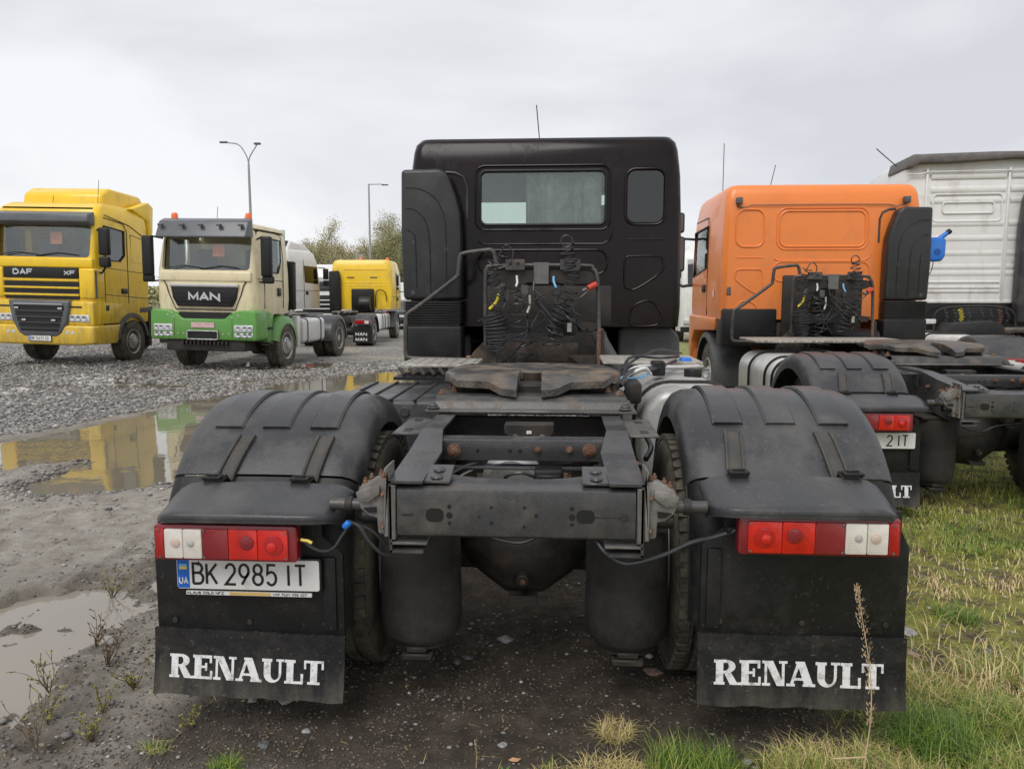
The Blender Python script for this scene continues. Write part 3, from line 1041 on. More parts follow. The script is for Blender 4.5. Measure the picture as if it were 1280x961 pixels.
# straw and leaf litter
gx, gy = scatter(9000, (-2.4, 3.5), (2.05, 6.0), lambda x, y, f: np.where(f[0] > WATER_Z, .12 + .5 * sstep(.3, 1.3, x) + .4 * sstep(.1, .5, fbm(x, y, 71, 3, 1.8)), 0) * np.where(f[5] > .5, .3, 1), 1.5)
nn = len(gx)
g = grass_obj("straw_litter", gx, gy, RNG.uniform(.012, .07, nn), RNG.uniform(.0012, .0028, nn), RNG.uniform(1.6, 3.2, nn) * .5, np.clip(RNG.normal(.88, .1, nn), 0, 1), ground_fields(gx, gy)[0] + .001)
vv = np.empty(len(g.data.vertices) * 3, np.float32); g.data.vertices.foreach_get("co", vv); vv = vv.reshape(-1, 5, 3)
vv[:, :, 2] = vv[:, :1, 2] + (vv[:, :, 2] - vv[:, :1, 2]) * .12 + .002
g.data.vertices.foreach_set("co", vv.ravel()); g.data.update()
tag(g, "broken straws and dead blades lying on the dirt", kind="stuff")
gx, gy = scatter(900, (-2.4, 3.5), (2.05, 6.5), lambda x, y, f: np.where(f[0] > WATER_Z, .3 + .5 * sstep(.1, .5, fbm(x, y, 72, 3, 1.4)), 0), 1.4)
nn = len(gx); a_ = RNG.random(nn) * 6.283; s_ = RNG.uniform(.005, .014, nn); z_ = ground_fields(gx, gy)[0] + .006
ux, uy = np.cos(a_) * s_, np.sin(a_) * s_
lc = np.stack([np.stack([gx - ux, gy - uy, z_], 1), np.stack([gx - uy * .5, gy + ux * .5, z_ + RNG.uniform(0, .006, nn)], 1), np.stack([gx + ux, gy + uy, z_ + RNG.uniform(0, .008, nn)], 1), np.stack([gx + uy * .5, gy - ux * .5, z_], 1)], 1)
lo = bpy.data.objects.new("leaf_litter", raw_mesh("leaf_litter", lc.reshape(-1, 3), (np.array([(0, 1, 2), (0, 2, 3)])[None] + (np.arange(nn) * 4)[:, None, None]).reshape(-1, 3), tone_mat("dead_leaf", [(0, (.1, .06, .03)), (.5, (.22, .15, .07)), (.8, (.4, .3, .1)), (1, (.45, .25, .12))], .7), np.repeat(RNG.random(nn), 4)))
COL.objects.link(lo); tag(lo, "small dead leaves strewn over the mud and dirt", kind="stuff")
# sparse tiny grass on the dirt
gx, gy = scatter(12000, (-3.2, 1.2), (2.1, 5.5), lambda x, y, f: sstep(.25, .6, fbm(x, y, 31, 4, 2.2)) * (f[0] > WATER_Z) * (f[5] < .6), 1.2)
nn = len(gx)
g = grass_obj("sparse_grass", gx, gy, RNG.uniform(.008, .03, nn), RNG.uniform(.0012, .003, nn), RNG.uniform(.3, 1.5, nn), np.clip(RNG.normal(.55, .25, nn), 0, 1))
tag(g, "tiny grass shoots and straw bits in the dirt and mud", kind="stuff")


def tuft(cx, cy, rad, n, h, tone, spread, lab, lean=(.3, 1.2), sx=1.0, cat="grass tuft", w=.0022):
    r = rad * np.sqrt(RNG.random(n)) * .8
    a = RNG.random(n) * 6.283
    x, y = cx + r * np.cos(a) * sx, cy + r * np.sin(a)
    o = grass_obj("grass_tuft", x, y, RNG.uniform(.35, 1.0, n) * h, RNG.uniform(.6, 1.4, n) * w, RNG.uniform(*lean, n), np.clip(RNG.normal(tone, spread, n), 0, 1))
    tag(o, lab, cat, "grass tufts at the lower right")
    return o


tuft(.60, 2.42, .17, 1100, .14, .33, .2, "green grass tuft at the bottom edge left of the right mudflap", (.2, 1.2), 1.1)
tuft(.34, 2.38, .14, 900, .08, .86, .13, "straw coloured matted grass tuft left of the green tuft at the bottom", (.8, 2.2), 1.3)
tuft(.36, 2.66, .08, 350, .07, .88, .1, "small dry brown grass tuft on the dirt behind the matted one", (.7, 2.0))
tuft(1.47, 2.62, .17, 1500, .17, .25, .17, "lush green grass tuft beside the outer corner of the right mudflap", (.5, 1.9), 1.0)
tuft(1.62, 2.42, .17, 900, .15, .5, .25, "mixed green and straw grass tuft at the right picture edge", (.5, 1.8), 1.0)
tuft(1.12, 2.48, .22, 1300, .085, .85, .14, "dry straw grass tuft under the right mudflap", (.8, 2.2), 1.5)
for k_, (a_, b_, r_, n_, h_, t_, l_) in enumerate(((1.78, 2.75, .16, 900, .16, .45, "long yellow-green grass clump at the lower right edge"), (1.60, 3.0, .14, 700, .12, .7, "half-dry grass clump beside the outer edge of the right mudflap"),
        (1.95, 3.15, .16, 700, .12, .55, "mixed grass clump in the moss near the right edge"), (.95, 2.42, .14, 600, .10, .6, "low mixed grass clump at the bottom edge below the right mudflap"),
        (1.35, 2.36, .15, 700, .12, .72, "straw and green grass clump at the bottom edge beside the dry stalk"), (.12, 2.40, .07, 160, .05, .7, "thin low grass clump at the bottom edge beside the fallen leaf"),
        (-1.28, 2.48, .05, 90, .05, .6, "sparse pale grass clump at the bottom left"))):
    tuft(a_, b_, r_, n_, h_, t_, .25, l_, (.4, 2.0), 1.2)
tuft(2.1, 3.75, .12, 420, .1, .3, .15, "bright green grass tuft at the right edge in the moss", (.5, 1.6))
tuft(2.0, 4.3, .1, 300, .09, .33, .15, "small green grass tuft behind the bright one on the right", (.5, 1.6))
tuft(1.75, 4.2, .13, 300, .13, .85, .1, "tall straw grass tuft standing in the moss beside the fender", (.3, 1.1))
tuft(-.98, 2.38, .06, 200, .07, .35, .2, "small green grass tuft in the dirt at the bottom left", (.6, 1.8))
tuft(2.5, 4.9, .3, 600, .12, .6, .25, "patch of mixed weeds and grass in front of the orange truck tail", (.4, 1.5), 1.8)
tuft(3.3, 5.3, .3, 600, .12, .6, .25, "patch of mixed weeds and grass below the orange truck crossmember", (.4, 1.5), 1.8)


# ------------------------------------------------------------------ shared truck parts
def arc_path(cy, cz, r, a0, a1, n):
    """points in (y,z), angle 180 = towards the tail (-y), 90 = top"""
    return [(cy + r * math.cos(R(a0 + (a1 - a0) * i / n)), cz + r * math.sin(R(a0 + (a1 - a0) * i / n)), R(a0 + (a1 - a0) * i / n)) for i in range(n + 1)]


def shell(prof, path, thick=.009):
    """sweep a profile (x, dr) along an arc path: two-skinned shell"""
    mb = MB()
    outer = [[(x, y + dr * math.cos(a), z + dr * math.sin(a)) for x, dr in prof] for y, z, a in path]
    inner = [[(x, y + (dr - thick) * math.cos(a), z + (dr - thick) * math.sin(a)) for x, dr in prof] for y, z, a in path]
    mb.sheet(outer)
    mb.sheet(inner)
    m, n = len(path), len(prof)
    o = m * n
    for i in range(n - 1):
        mb.f.append((i, i + 1, o + i + 1, o + i))
        k = (m - 1) * n
        mb.f.append((k + i, k + i + 1, o + k + i + 1, o + k + i))
    for j in range(m - 1):
        mb.f.append((j * n, (j + 1) * n, o + (j + 1) * n, o + j * n))
        mb.f.append((j * n + n - 1, (j + 1) * n + n - 1, o + (j + 1) * n + n - 1, o + j * n + n - 1))
    return mb


def fender_prof(xi, xo):
    """cross-section from inner to outer x with rounded edges and side lips"""
    s = 1 if xo > xi else -1
    w = abs(xo - xi)
    pts = [(0, -.115), (.004, -.07), (.012, -.045), (.03, -.02), (.06, -.005), (.11, 0), (w * .5, .004), (w - .10, 0), (w - .055, -.003), (w - .028, -.012), (w - .011, -.032), (w - .004, -.065), (w, -.11)]
    return [(xi + s * a, b) for a, b in pts]


def band(x0, x1, path, dr0=.002, dr1=.011, rnd=.008):
    """raised band over an arc"""
    mb = MB()
    s = 1 if x1 > x0 else -1
    prof = [(x0, dr0), (x0 + s * rnd, dr1), (x1 - s * rnd, dr1), (x1, dr0)]
    mb.sheet([[(x, y + d * math.cos(a), z + d * math.sin(a)) for x, d in prof] for y, z, a in path])
    n = 4
    for st in (0, (len(path) - 1) * n):
        mb.f.append((st, st + 1, st + 2, st + 3))
    return mb


def tail_light(parent, x0, x1, z0, z1, y, outer):
    """outer: -1 when the outer end is at x0"""
    h = z1 - z0
    lt = MB()
    lt.prism(rrect(x0, x1, z0, z1, .014), 'y', y + .055, y)
    body = lt.build("tail_light", M_HOUSE, parent, .007, 2)
    fx = lambda t: (x0 + (x1 - x0) * t) if outer < 0 else (x1 - (x1 - x0) * t)
    def lens(t0, t1, m, nm, d=.012, pad=.012, lab=None):
        a, b = sorted((fx(t0), fx(t1)))
        o = MB().prism(rrect(a + .0008, b - .0008, z0 + pad, z1 - pad, .004, 3), 'y', y, y - d).build(nm, m, body, .003, 2)
        if lab: o["label"] = lab
        return o
    lens(.02, .085, M_LENSR, "end_lens", .013)
    lens(.0865, .216, M_LENSW, "white_lens", .014, .013, "white reversing lens")
    lens(.217, .349, M_LENSW, "white_lens", .0145, .013, "clear indicator lens")
    lens(.3505, .533, M_LENSRD, "reflector", .012, .012, "dark red reflector")
    lens(.5335, .735, M_LENSO, "red_lens", .0135)
    lens(.7355, .945, M_LENSO, "red_lens", .013)
    zc = (z0 + z1) / 2
    def disc(t, r, m, nm, d, dz=0):
        MB().lathe([(0, r), (-.003, r * .96), (-.005, r * .6), (-.006, .001)], (fx(t), y - d, zc + dz), 'y', 20).build(nm, m, body)
    disc(.845, h * .27, M_LENSC, "round_lens", .013)
    disc(.835, h * .13, M_LENSO, "bulb", .018, -h * .04)
    disc(.66, h * .2, M_LENSRD, "bulb", .0135, h * .06)
    disc(.165, h * .13, M_BULB, "bulb", .0142, h * .03)
    disc(.27, h * .1, M_BULBG, "bulb", .0147, h * .03)
    sc = MB()
    for t in (.055, .365, .93):
        for zz in (z0 + .018, z1 - .018):
            sc.cyl((fx(t), y - .012, zz), (fx(t), y - .016, zz), .0042, n=8)
    sc.build("screw", M_WORN, body)
    return body


def licence_plate(parent, x0, z0, y, chars, w=.52, h=.112, flag=True, strip=True):
    f = MB().prism(rrect(x0 - .008, x0 + w + .008, z0 - .007, z0 + h + .007, .014), 'y', y + .014, y).build("licence_plate", M_INK, parent, .003, 2)
    MB().prism(rrect(x0, x0 + w, z0, z0 + h, .009), 'y', y + .001, y - .003).build("plate_face", M_PLATE, f, .0008, 1)
    if flag:
        MB().prism([(x0 + .002, z0 + .003), (x0 + .046, z0 + .003), (x0 + .046, z0 + h - .003), (x0 + .002, z0 + h - .003)], 'y', y - .0025, y - .0036).build("blue_band", M_UABLUE, f)
        MB().box(x0 + .01, x0 + .038, y - .0044, y - .003, z0 + h - .03, z0 + h - .02).build("flag_stripe", M_UALBLUE, f, label="light blue flag stripe")
        MB().box(x0 + .01, x0 + .038, y - .0044, y - .003, z0 + h - .04, z0 + h - .0305).build("flag_stripe", M_UAYEL, f, label="yellow flag stripe")
        letters("UA", x0 + .009, z0 + .02, .022, .012, .006, .0038, y - .0036, M_PLATE, f, name="country_letter")
    letters(chars, x0 + .06, z0 + .02, .074, .0365, .0135, .009, y - .003, M_INK, f, space=.019, narrow={'I': .022, '1': .026})
    if strip:
        MB().box(x0 + .03, x0 + w - .03, y - .001, y + .008, z0 - .0225, z0 - .0085).build("frame_strip", M_PLATE, f)
        MB().box(x0 + .19, x0 + .34, y - .002, y + .002, z0 - .021, z0 - .010).build("yellow_strip", mat("strip_yellow", (.65, .45, .14), .5), f)
        mb = MB()
        text_strokes(mb, "KLAUS DOLD NFZ", x0 + .035, z0 - .0195, .008, .0075, .0028, .0018, y - .001, .0006, space=.006)
        text_strokes(mb, "+49 7621 955 427", x0 + .35, z0 - .0195, .008, .0062, .0022, .0016, y - .001, .0006, space=.005)
        mb.build("strip_letters", M_INK, f)
    return f


def rear_end(parent, s, d, detail=True):
    """fender, straps, cover shelf, rear panel, mudflap, light on side s (-1 left, +1 right)"""
    xi, xo = d['xi'] * s, d['xo'] * s
    dz = d.get('dz', 0)
    ay, az = .80, .50 + dz * .6
    r = .665
    prof = fender_prof(xi, xo)
    rear_a = 180 - math.degrees(math.asin((d['seam'] - az) / r))
    path = arc_path(ay, az, r, -8, rear_a, 34)
    fd = shell(prof, path).build("fender", M_PLASTIC, parent, angle=50)
    # ribs
    w = abs(xo - xi)
    for k, t in enumerate((.235, .50, .765)):
        c = xi + s * w * t
        band(c - .058, c + .058, arc_path(ay, az, r + .003, 60, 121, 18)).build("fender_rib", M_PLASTIC, fd, angle=25)
    # lower rear panel
    p2 = arc_path(ay, az, r - .006, rear_a + .6, 177, 8)
    y_end, z_end = p2[-1][0], p2[-1][1]
    for zz in np.linspace(z_end - .03, d['flap_top'] + .0, 5):
        p2.append((y_end - .0005 * (z_end - zz), zz, math.pi))
    fd2 = shell([(a, max(b, -.06)) for a, b in prof], p2).build("fender_rear", M_PLASTIC_D, parent, angle=50)
    # rear board (flat panel with side ribs)
    yb = y_end - .022
    xa, xb = sorted((d['fx0'], d['fx1']))
    bd = MB()
    zt, zb = d['light_z0'] + .02, d['flap_top'] - .012
    outer_hi = .035
    ol = [(xa, zb), (xb, zb), (xb, zt - .03), (xb - (.03 if s > 0 else .075), zt + .03), (xb - (.03 if s > 0 else .075), zt + .10), (xa + (.075 if s > 0 else .03), zt + .10), (xa + (.075 if s > 0 else .03), zt + .03), (xa, zt - .03)]
    bd.prism(ol, 'y', yb + .02, yb)
    board = bd.build("rear_board", M_PLASTIC_D, parent, .008, 2)
    xin = xb - .075 if s < 0 else xa + .02
    MB().box(xin, xin + .05, yb - .014, yb + .004, zb + .03, zt - .04).build("board_rib", M_PLASTIC_D, board, .008, 2)
    for t in (.1, .5, .9):
        MB().cyl((xa + (xb - xa) * t, yb - .008, zb + .055), (xa + (xb - xa) * t, yb + .002, zb + .055), .011, n=8).build("bolt", M_FRAME_D, board, .002, 1)
    # mudflap
    tilt = d.get('tilt', 0)
    nseg = 14
    fz0, fz1, fxa, fxb = d['flap_z0'], d['flap_top'], xa - .005, xb + .002
    gx_ = [fxa + (fxb - fxa) * i / nseg for i in range(nseg + 1)]
    wob = lambda z: [.0035 * math.sin(i * 1.9 + s) if z == fz0 else 0 for i in range(nseg + 1)]
    zl = [fz0 + (fz1 - fz0) * j / 8 for j in range(9)]
    fm = MB()
    for side_, yy in ((0, yb - .012), (1, yb - .001)):
        fm.sheet([[(x, yy, z + (w_ if z == fz0 else 0)) for x, w_ in zip(gx_, wob(z))] for z in zl])
    m1 = (nseg + 1) * 9
    for i in range(nseg):
        fm.f.append((i, i + 1, m1 + i + 1, m1 + i)); k = 8 * (nseg + 1)
        fm.f.append((k + i, k + i + 1, m1 + k + i + 1, m1 + k + i))
    for j in range(8):
        for i in (0, nseg):
            a = j * (nseg + 1) + i
            fm.f.append((a, a + nseg + 1, m1 + a + nseg + 1, m1 + a))
    fl = fm.build("mudflap", M_RUBFLAP, parent)
    W = xb - xa
    la, lb = d.get('word', (.07, .93))
    if d.get('word_chars', 'RENAULT'):
        slab_word(fl, d.get('word_chars', 'RENAULT'), xa + W * la, xa + W * lb, d['word_z'], d['word_z'] + d.get('word_h', .083), yb - .012)
    for o in [fl] + list(fl.children):  # the rubber hangs slightly curled
        for v in o.data.vertices:
            q = (fz1 - v.co.z) / (fz1 - fz0)
            v.co.y += -.022 * q * q + .006 * q * math.sin(v.co.x * 7 + s) - .012 * q * q * ((v.co.x - (fxa + fxb) / 2) / .36) ** 2 * (1 if s < 0 else -.6)
    if tilt:
        for o in (fl,):
            o.rotation_euler = (0, R(tilt), 0)
            o.location = Vector((xb, 0, d['flap_top'])) - Matrix.Rotation(R(tilt), 3, 'Y') @ Vector((xb, 0, d['flap_top']))
    # cover shelf
    sx0, sx1 = sorted((d['sh0'], d['sh1']))
    zf, zr = d['shelf_z'], d['shelf_z'] + .048
    ytail = d.get('shelf_y', -.04)
    rows = []
    n = 18
    prof_s = [(.235, .052), (.20, .046), (.14, .034), (.08, .016), (.03, .004), (.008, -.003), (0, -.010), (.002, -.024), (.02, -.030)]
    for i in range(n + 1):
        t = i / n
        e = min(t, 1 - t) * (sx1 - sx0)
        dip = max(0, 1 - e / .07) ** 2
        xx = sx0 + (sx1 - sx0) * t
        pull = .05 * dip
        # inner corner is cut at a slant
        ti = (1 - t) if s > 0 else t
        ci = 1 - ti if s < 0 else 1 - ti
        dd = max(0, 1 - (1 - ti if True else 0) / .12)
        rows.append([(xx, ytail + y + pull * (1 - y / .235) + .05 * dd * (1 - y / .235), zf + z - .028 * dip * (1 if z > -.03 else 0) - (.012 * math.sin(t * 9) * (y > .02) * .25)) for y, z in prof_s])
    sh = MB().sheet(rows)
    nn = len(sh.v)
    sh.add([(p[0], p[1] + .004, p[2] - .012) for r_ in rows for p in r_], [])
    L = len(prof_s)
    for j in range(n):
        for i in range(L - 1):
            a = nn + j * L + i
            sh.f.append((a, a + 1, a + L + 1, a + L))
    for j in range(n):
        sh.f.append((j * L, (j + 1) * L, nn + (j + 1) * L, nn + j * L))
        sh.f.append((j * L + L - 1, (j + 1) * L + L - 1, nn + (j + 1) * L + L - 1, nn + j * L + L - 1))
    for i in range(L - 1):
        sh.f.append((i, i + 1, nn + i + 1, nn + i))
        sh.f.append((n * L + i, n * L + i + 1, nn + n * L + i + 1, nn + n * L + i))
    shelf = sh.build("light_cover", M_PLASTIC, parent, angle=60)
    # straps
    for xc_t, xc_b in d['straps']:
        top = arc_path(ay, az, r + .004, 125, rear_a + .5, 6)
        pts = [(y, z) for y, z, a in top]
        pts += [(pts[-1][0] - .012, d['seam'] - .03), (pts[-1][0] - .045, zf + .058), (pts[-1][0] - .085, zf + .05)]
        N = len(pts)
        W2 = .034
        st = MB()
        rows_o, rows_i = [], []
        for i, (y, z) in enumerate(pts):
            t = i / (N - 1)
            xc = xc_t + (xc_b - xc_t) * t
            nrm = Vector((0, -.7, .7)) if i < N - 2 else Vector((0, -.3, .95))
            o1 = Vector((0, y, z)) + nrm * .014
            o0 = Vector((0, y, z)) - nrm * .001
            rows_o.append([(xc - W2, o0.y, o0.z), (xc - W2, o1.y, o1.z), (xc - W2 + .006, o1.y - .002, o1.z + .002), (xc - W2 + .011, o1.y, o1.z), (xc - W2 + .011, o1.y + .006, o1.z - .006),
                           (xc + W2 - .011, o1.y + .006, o1.z - .006), (xc + W2 - .011, o1.y, o1.z), (xc + W2 - .006, o1.y - .002, o1.z + .002), (xc + W2, o1.y, o1.z), (xc + W2, o0.y, o0.z)])
        st.sheet(rows_o)
        for k in (0, (N - 1) * 10):
            st.f.append(tuple(range(k, k + 10)))
        so = st.build("strap", M_STRAP, parent, angle=40)
        yb2, zb2 = pts[-1]
        bk = MB().box(xc_b - .036, xc_b + .036, yb2 - .016, yb2 + .03, zb2 + .008, zb2 + .022)
        bk.build("buckle", M_PLASTIC_D, so, .005, 2)
        MB().box(xc_b - .02, xc_b + .02, yb2 - .004, yb2 + .004, zb2 + .02, zb2 + .03).build("buckle_slot", M_INK, so, .002, 1)
        MB().box(xc_b - .023, xc_b + .023, yb2 + .009, yb2 + .014, zb2 + .02, zb2 + .028).build("buckle_bar", M_STRAP, so, .002, 1)
    # light
    lx0, lx1 = d['light_x']
    tail_light(parent, lx0, lx1, d['light_z0'], d['light_z1'], ytail + .03, -1 if s < 0 else 1)
    MB().box(lx0 + .05, lx1 - .05, ytail + .085, yb + .01, d['light_z0'] + .03, d['light_z1'] - .02).build("light_bracket", M_FRAME_D, parent)
    # arm tube
    zt = d['arm_z']
    a0, a1 = .50 * s, d['sh1'] if s < 0 else d['sh0']
    MB().cyl((.49 * s, .045, zt), (s * .64, .045, zt), .021, n=14).build("support_arm", M_STEELTUBE, parent)
    MB().cyl((.575 * s - .012, .045, zt), (.575 * s + .012, .045, zt), .027, n=14).build("arm_clamp", M_FRAME_D, parent)
    return fd


def fifth_wheel(parent, y, z, detail=True):
    g = bpy.data.objects.new("fifth_wheel", None)
    COL.objects.link(g)
    g.parent = parent
    g.location = (0, y, z)
    xs = sorted(set([round(v, 4) for v in np.linspace(-.46, .46, 47)] + [-.058, .058, -.0579, .0579]))
    def front(x): return .40 * math.sqrt(max(0, 1 - (abs(x) / .475) ** 2.6)) + .03
    def rear(x):
        a = abs(x)
        if a < .058: return -.02 - .0 * a
        if a < .13: return -.40 + .02 * (a - .058) / .07
        if a < .2: return -.38 + .10 * (a - .13) / .07
        if a < .36: return -.28 + .02 * (a - .2) / .16
        return -.26 + .30 * ((a - .36) / .10) ** 1.3
    rows_t, rows_b = [], []
    ny = 12
    for x in xs:
        f, r = front(x), rear(x)
        t, b = [], []
        for j in range(ny + 1):
            yy = r + (f - r) * j / ny
            edge = min(1, (yy - r) / .05)
            drop = -.045 * max(0, (-.17 - yy) / .23) ** 1.15 - .012 * (1 - edge) ** 2 - .02 * max(0, (abs(x) - .38) / .08) ** 2
            t.append((x, yy, drop)); b.append((x, yy + .0, drop - .034))
        rows_t.append(t); rows_b.append(b)
    mb = MB().sheet(rows_t)
    n0 = len(mb.v)
    mb.sheet(rows_b)
    m, n = len(xs), ny + 1
    for i in range(m - 1):
        mb.f.append((i * n, (i + 1) * n, n0 + (i + 1) * n, n0 + i * n))
        mb.f.append((i * n + ny, (i + 1) * n + ny, n0 + (i + 1) * n + ny, n0 + i * n + ny))
    for j in range(ny):
        mb.f.append((j, j + 1, n0 + j + 1, n0 + j))
        k = (m - 1) * n
        mb.f.append((k + j, k + j + 1, n0 + k + j + 1, n0 + k + j))
    mb.build("coupling_plate", M_GREASE, g, angle=45)
    MB().cyl((0, .02, -.062), (0, .02, -.012), .062, n=20).build("locking_jaw", M_FRAME_D, g)
    MB().box(-.15, .15, -.2, .06, -.12, -.052).build("jaw_housing", M_FRAME_D, g, .01, 1)
    for s in (-1, 1):
        pr = [(.13, -.165), (.11, -.06), (.05, -.045), (-.05, -.045), (-.11, -.06), (-.15, -.165)]
        MB().prism(pr, 'x', s * .25, s * .40).build("pivot_bracket", M_FRAME_D, g, .01, 2)
        MB().cyl((s * .405, 0, -.1), (s * .43, 0, -.1), .035, n=12).build("pivot_pin", M_RUST, g, .004, 1)
    return g


def rack(parent, y, detail=True, z=0):
    """hose rack behind the cab with its plates; x and z as seen from the tail"""
    fr = MB()
    pts = [(-.46, y, 1.05), (-.46, y, 1.74), (-.44, y, 1.80), (-.38, y, 1.835), (.32, y, 1.835), (.40, y, 1.81), (.435, y, 1.74), (.45, y, 1.5), (.46, y, 1.05)]
    fr.tube(smooth_path(pts, 4), .017, 10)
    f = fr.build("hose_rack", M_STEELTUBE, parent)
    for x in (-.30, .14):
        MB().prism(rrect(x, x + .16, 1.80, 1.885, .012), 'y', y - .03, y - .022).build("hanger_plate", M_STEELTUBE, f, .002, 1)
        for dx in (.045, .105):
            MB().cyl((x + dx, y - .034, 1.85), (x + dx, y - .029, 1.85), .014, n=10).build("plate_hole", M_INK, f)
    MB().prism([(-.42, 1.67), (-.22, 1.64), (-.12, 1.70), (.12, 1.70), (.2, 1.68), (.36, 1.69), (.43, 1.72), (.43, 1.78), (.3, 1.80), (-.42, 1.80)], 'y', y + .01, y + .022).build("coupling_bar", M_FRAME_D, f, .003, 1)
    MB().box(-.07, .05, y - .018, y - .01, 1.69, 1.86).build("centre_plate", M_WORN, f, .002, 1)
    MB().prism([(-.46, 1.29), (.42, 1.31), (.46, 1.37), (.25, 1.40), (-.46, 1.40)], 'y', y + .05, y + .065).build("lower_bar", M_FRAME_D, f, .003, 1)
    for s, pl in ((-1, [(-.62, 1.02), (-.36, 1.02), (-.38, 1.14), (-.48, 1.22), (-.56, 1.14)]), (1, [(.2, 1.12), (.34, 1.02), (.50, 1.02), (.50, 1.32), (.44, 1.34), (.43, 1.12)])):
        MB().prism(pl, 'y', y - .02, y - .008).build("foot_bracket", M_CONC if s < 0 else M_FRAME_D, f, .003, 1)
    MB().box(.44, .47, y - .03, y - .01, 1.02, 1.34).build("rack_leg", M_RUST, f, .003, 1)
    MB().prism([(.1, 1.50), (.14, 1.52), (.36, 1.36), (.34, 1.31)], 'y', y - .0, y + .03).build("stay", M_FRAME_D, f)
    MB().box(.17, .27, y - .05, y - .01, 1.28, 1.42, ).build("relay_box", M_INK, f, .008, 2)
    MB().box(.20, .235, y - .054, y - .049, 1.31, 1.38).build("relay_sticker", M_CHECKER, f)
    for k, x in enumerate((-.14, .115)):
        MB().cyl((x, y - .045, 1.62), (x, y - .005, 1.62), .035, n=14).build("socket", M_PLASTIC, f, .004, 1)
        MB().box(x - .03, x + .03, y - .05, y - .02, 1.60, 1.68).build("socket_lid", M_PLASTIC, f, .006, 1)
    MB().cyl((.36, y - .05, 1.655), (.43, y - .03, 1.69), .025, n=12).build("red_coupling", M_REDCAP, f, .004, 1)
    MB().cyl((.32, y - .05, 1.635), (.355, y - .05, 1.65), .018, n=10).build("brass_fitting", M_WORN, f)
    for (x, z2) in ((-.34, 1.66), (-.35, 1.60)):
        MB().cyl((x, y - .06, z2), (x + .025, y - .01, z2 + .02), .02, n=10).build("brass_fitting", M_WORN, f)
    c = coil([(-.33, y - .09, 1.93), (-.40, y - .10, 1.78), (-.34, y - .1, 1.62), (-.385, y - .1, 1.42)], .05, 8, .0062, jitter=.01)
    c.build("coil_hose", M_HOSE, parent)
    coil([(-.40, y - .1, 1.46), (-.37, y - .1, 1.36), (-.36, y - .1, 1.24), (-.35, y - .1, 1.16)], lambda t: .075 + .018 * math.sin(t * 5), 12, .0062, jitter=.012).build("coil_hose", M_HOSE, parent)
    MB().tube(smooth_path([(-.36, y - .09, 1.88), (-.29, y - .1, 1.99), (-.23, y - .1, 1.93), (-.27, y - .1, 1.84), (-.38, y - .1, 1.80)], 8), .006, 6).build("coil_hose", M_HOSE, parent)
    rt = random.Random(11)
    for k in range(7):
        x0_ = rt.uniform(-.4, .35)
        p_ = [(x0_, y - .05, rt.uniform(1.5, 1.75))]
        for q in range(4):
            p_.append((p_[-1][0] + rt.uniform(-.12, .12), y - rt.uniform(.03, .12), p_[-1][2] - rt.uniform(.03, .16)))
        MB().tube(smooth_path(p_, 6), .006, 6).build("air_line", M_HOSE, parent)
    coil([(-.205, y - .06, 1.70), (-.215, y - .07, 1.58), (-.18, y - .09, 1.42), (-.15, y - .1, 1.22), (-.13, y - .1, 1.04)], lambda t: .015 + .055 * min(1, t * 2.2), 8, .0068, jitter=.006).build("coil_hose", M_HOSE, parent)
    coil([(.19, y - .1, 2.0), (.22, y - .1, 1.85), (.235, y - .1, 1.70), (.17, y - .1, 1.52), (.12, y - .1, 1.40), (.09, y - .1, 1.24)], lambda t: .05 + .03 * max(0, t - .45), 17, .0062, jitter=.012).build("coil_hose", M_HOSE, parent)
    coil([(.135, y - .06, 1.56), (.15, y - .08, 1.47), (.12, y - .09, 1.38), (.06, y - .1, 1.3), (.07, y - .1, 1.2)], .06, 8, .0062, jitter=.014).build("coil_hose", M_HOSE, parent)
    MB().tube([(.19 + .045 * math.sin(a / 16 * 6.28), y - .1, 2.02 + .045 * math.cos(a / 16 * 6.28)) for a in range(16)], .0062, 6, closed=True).build("coil_hose", M_HOSE, parent)
    MB().tube(smooth_path([(-.205, y - .05, 1.755), (-.2, y - .06, 1.70), (-.21, y - .07, 1.67)], 5), .009, 8).build("hose_end", M_WHITELET, parent, label="white spiral hose end")
    MB().tube(smooth_path([(-.10, y - .05, 1.60), (-.10, y - .06, 1.52), (-.12, y - .07, 1.46)], 5), .010, 8).build("hose_end", M_CHECKER, parent, label="pale hose end")
    MB().tube(smooth_path([(.09, y - .05, 1.75), (.09, y - .06, 1.71), (.11, y - .07, 1.66)], 5), .009, 8).build("hose_end", M_UALBLUE, parent, label="blue and white hose end")
    MB().tube(smooth_path([(.11, y - .05, 1.6), (.115, y - .06, 1.52), (.14, y - .07, 1.45)], 5), .009, 8).build("hose_end", M_HOSE, parent)
    MB().tube(smooth_path([(-.35, y - .07, 1.61), (-.365, y - .08, 1.55), (-.42, y - .09, 1.49)], 5), .0115, 8).build("hose_end", M_YELLOWCAP, parent, label="yellow hose end")
    MB().tube(smooth_path([(.37, y - .05, 1.64), (.30, y - .06, 1.58), (.24, y - .05, 1.55), (.25, y - .06, 1.47), (.3, y - .05, 1.44)], 6), .007, 6).build("air_line", M_HOSE, parent)
    return f


def cab_rear_ribs(parent, y, m, wm=None):
    """pressed beads on the rear wall"""
    def bead(pts, closed=True, nm="pressed_bead", r=.0085):
        MB().tube([(x, y, z) for x, z in pts], r, 6, closed=closed).build(nm, m, parent)
    return bead


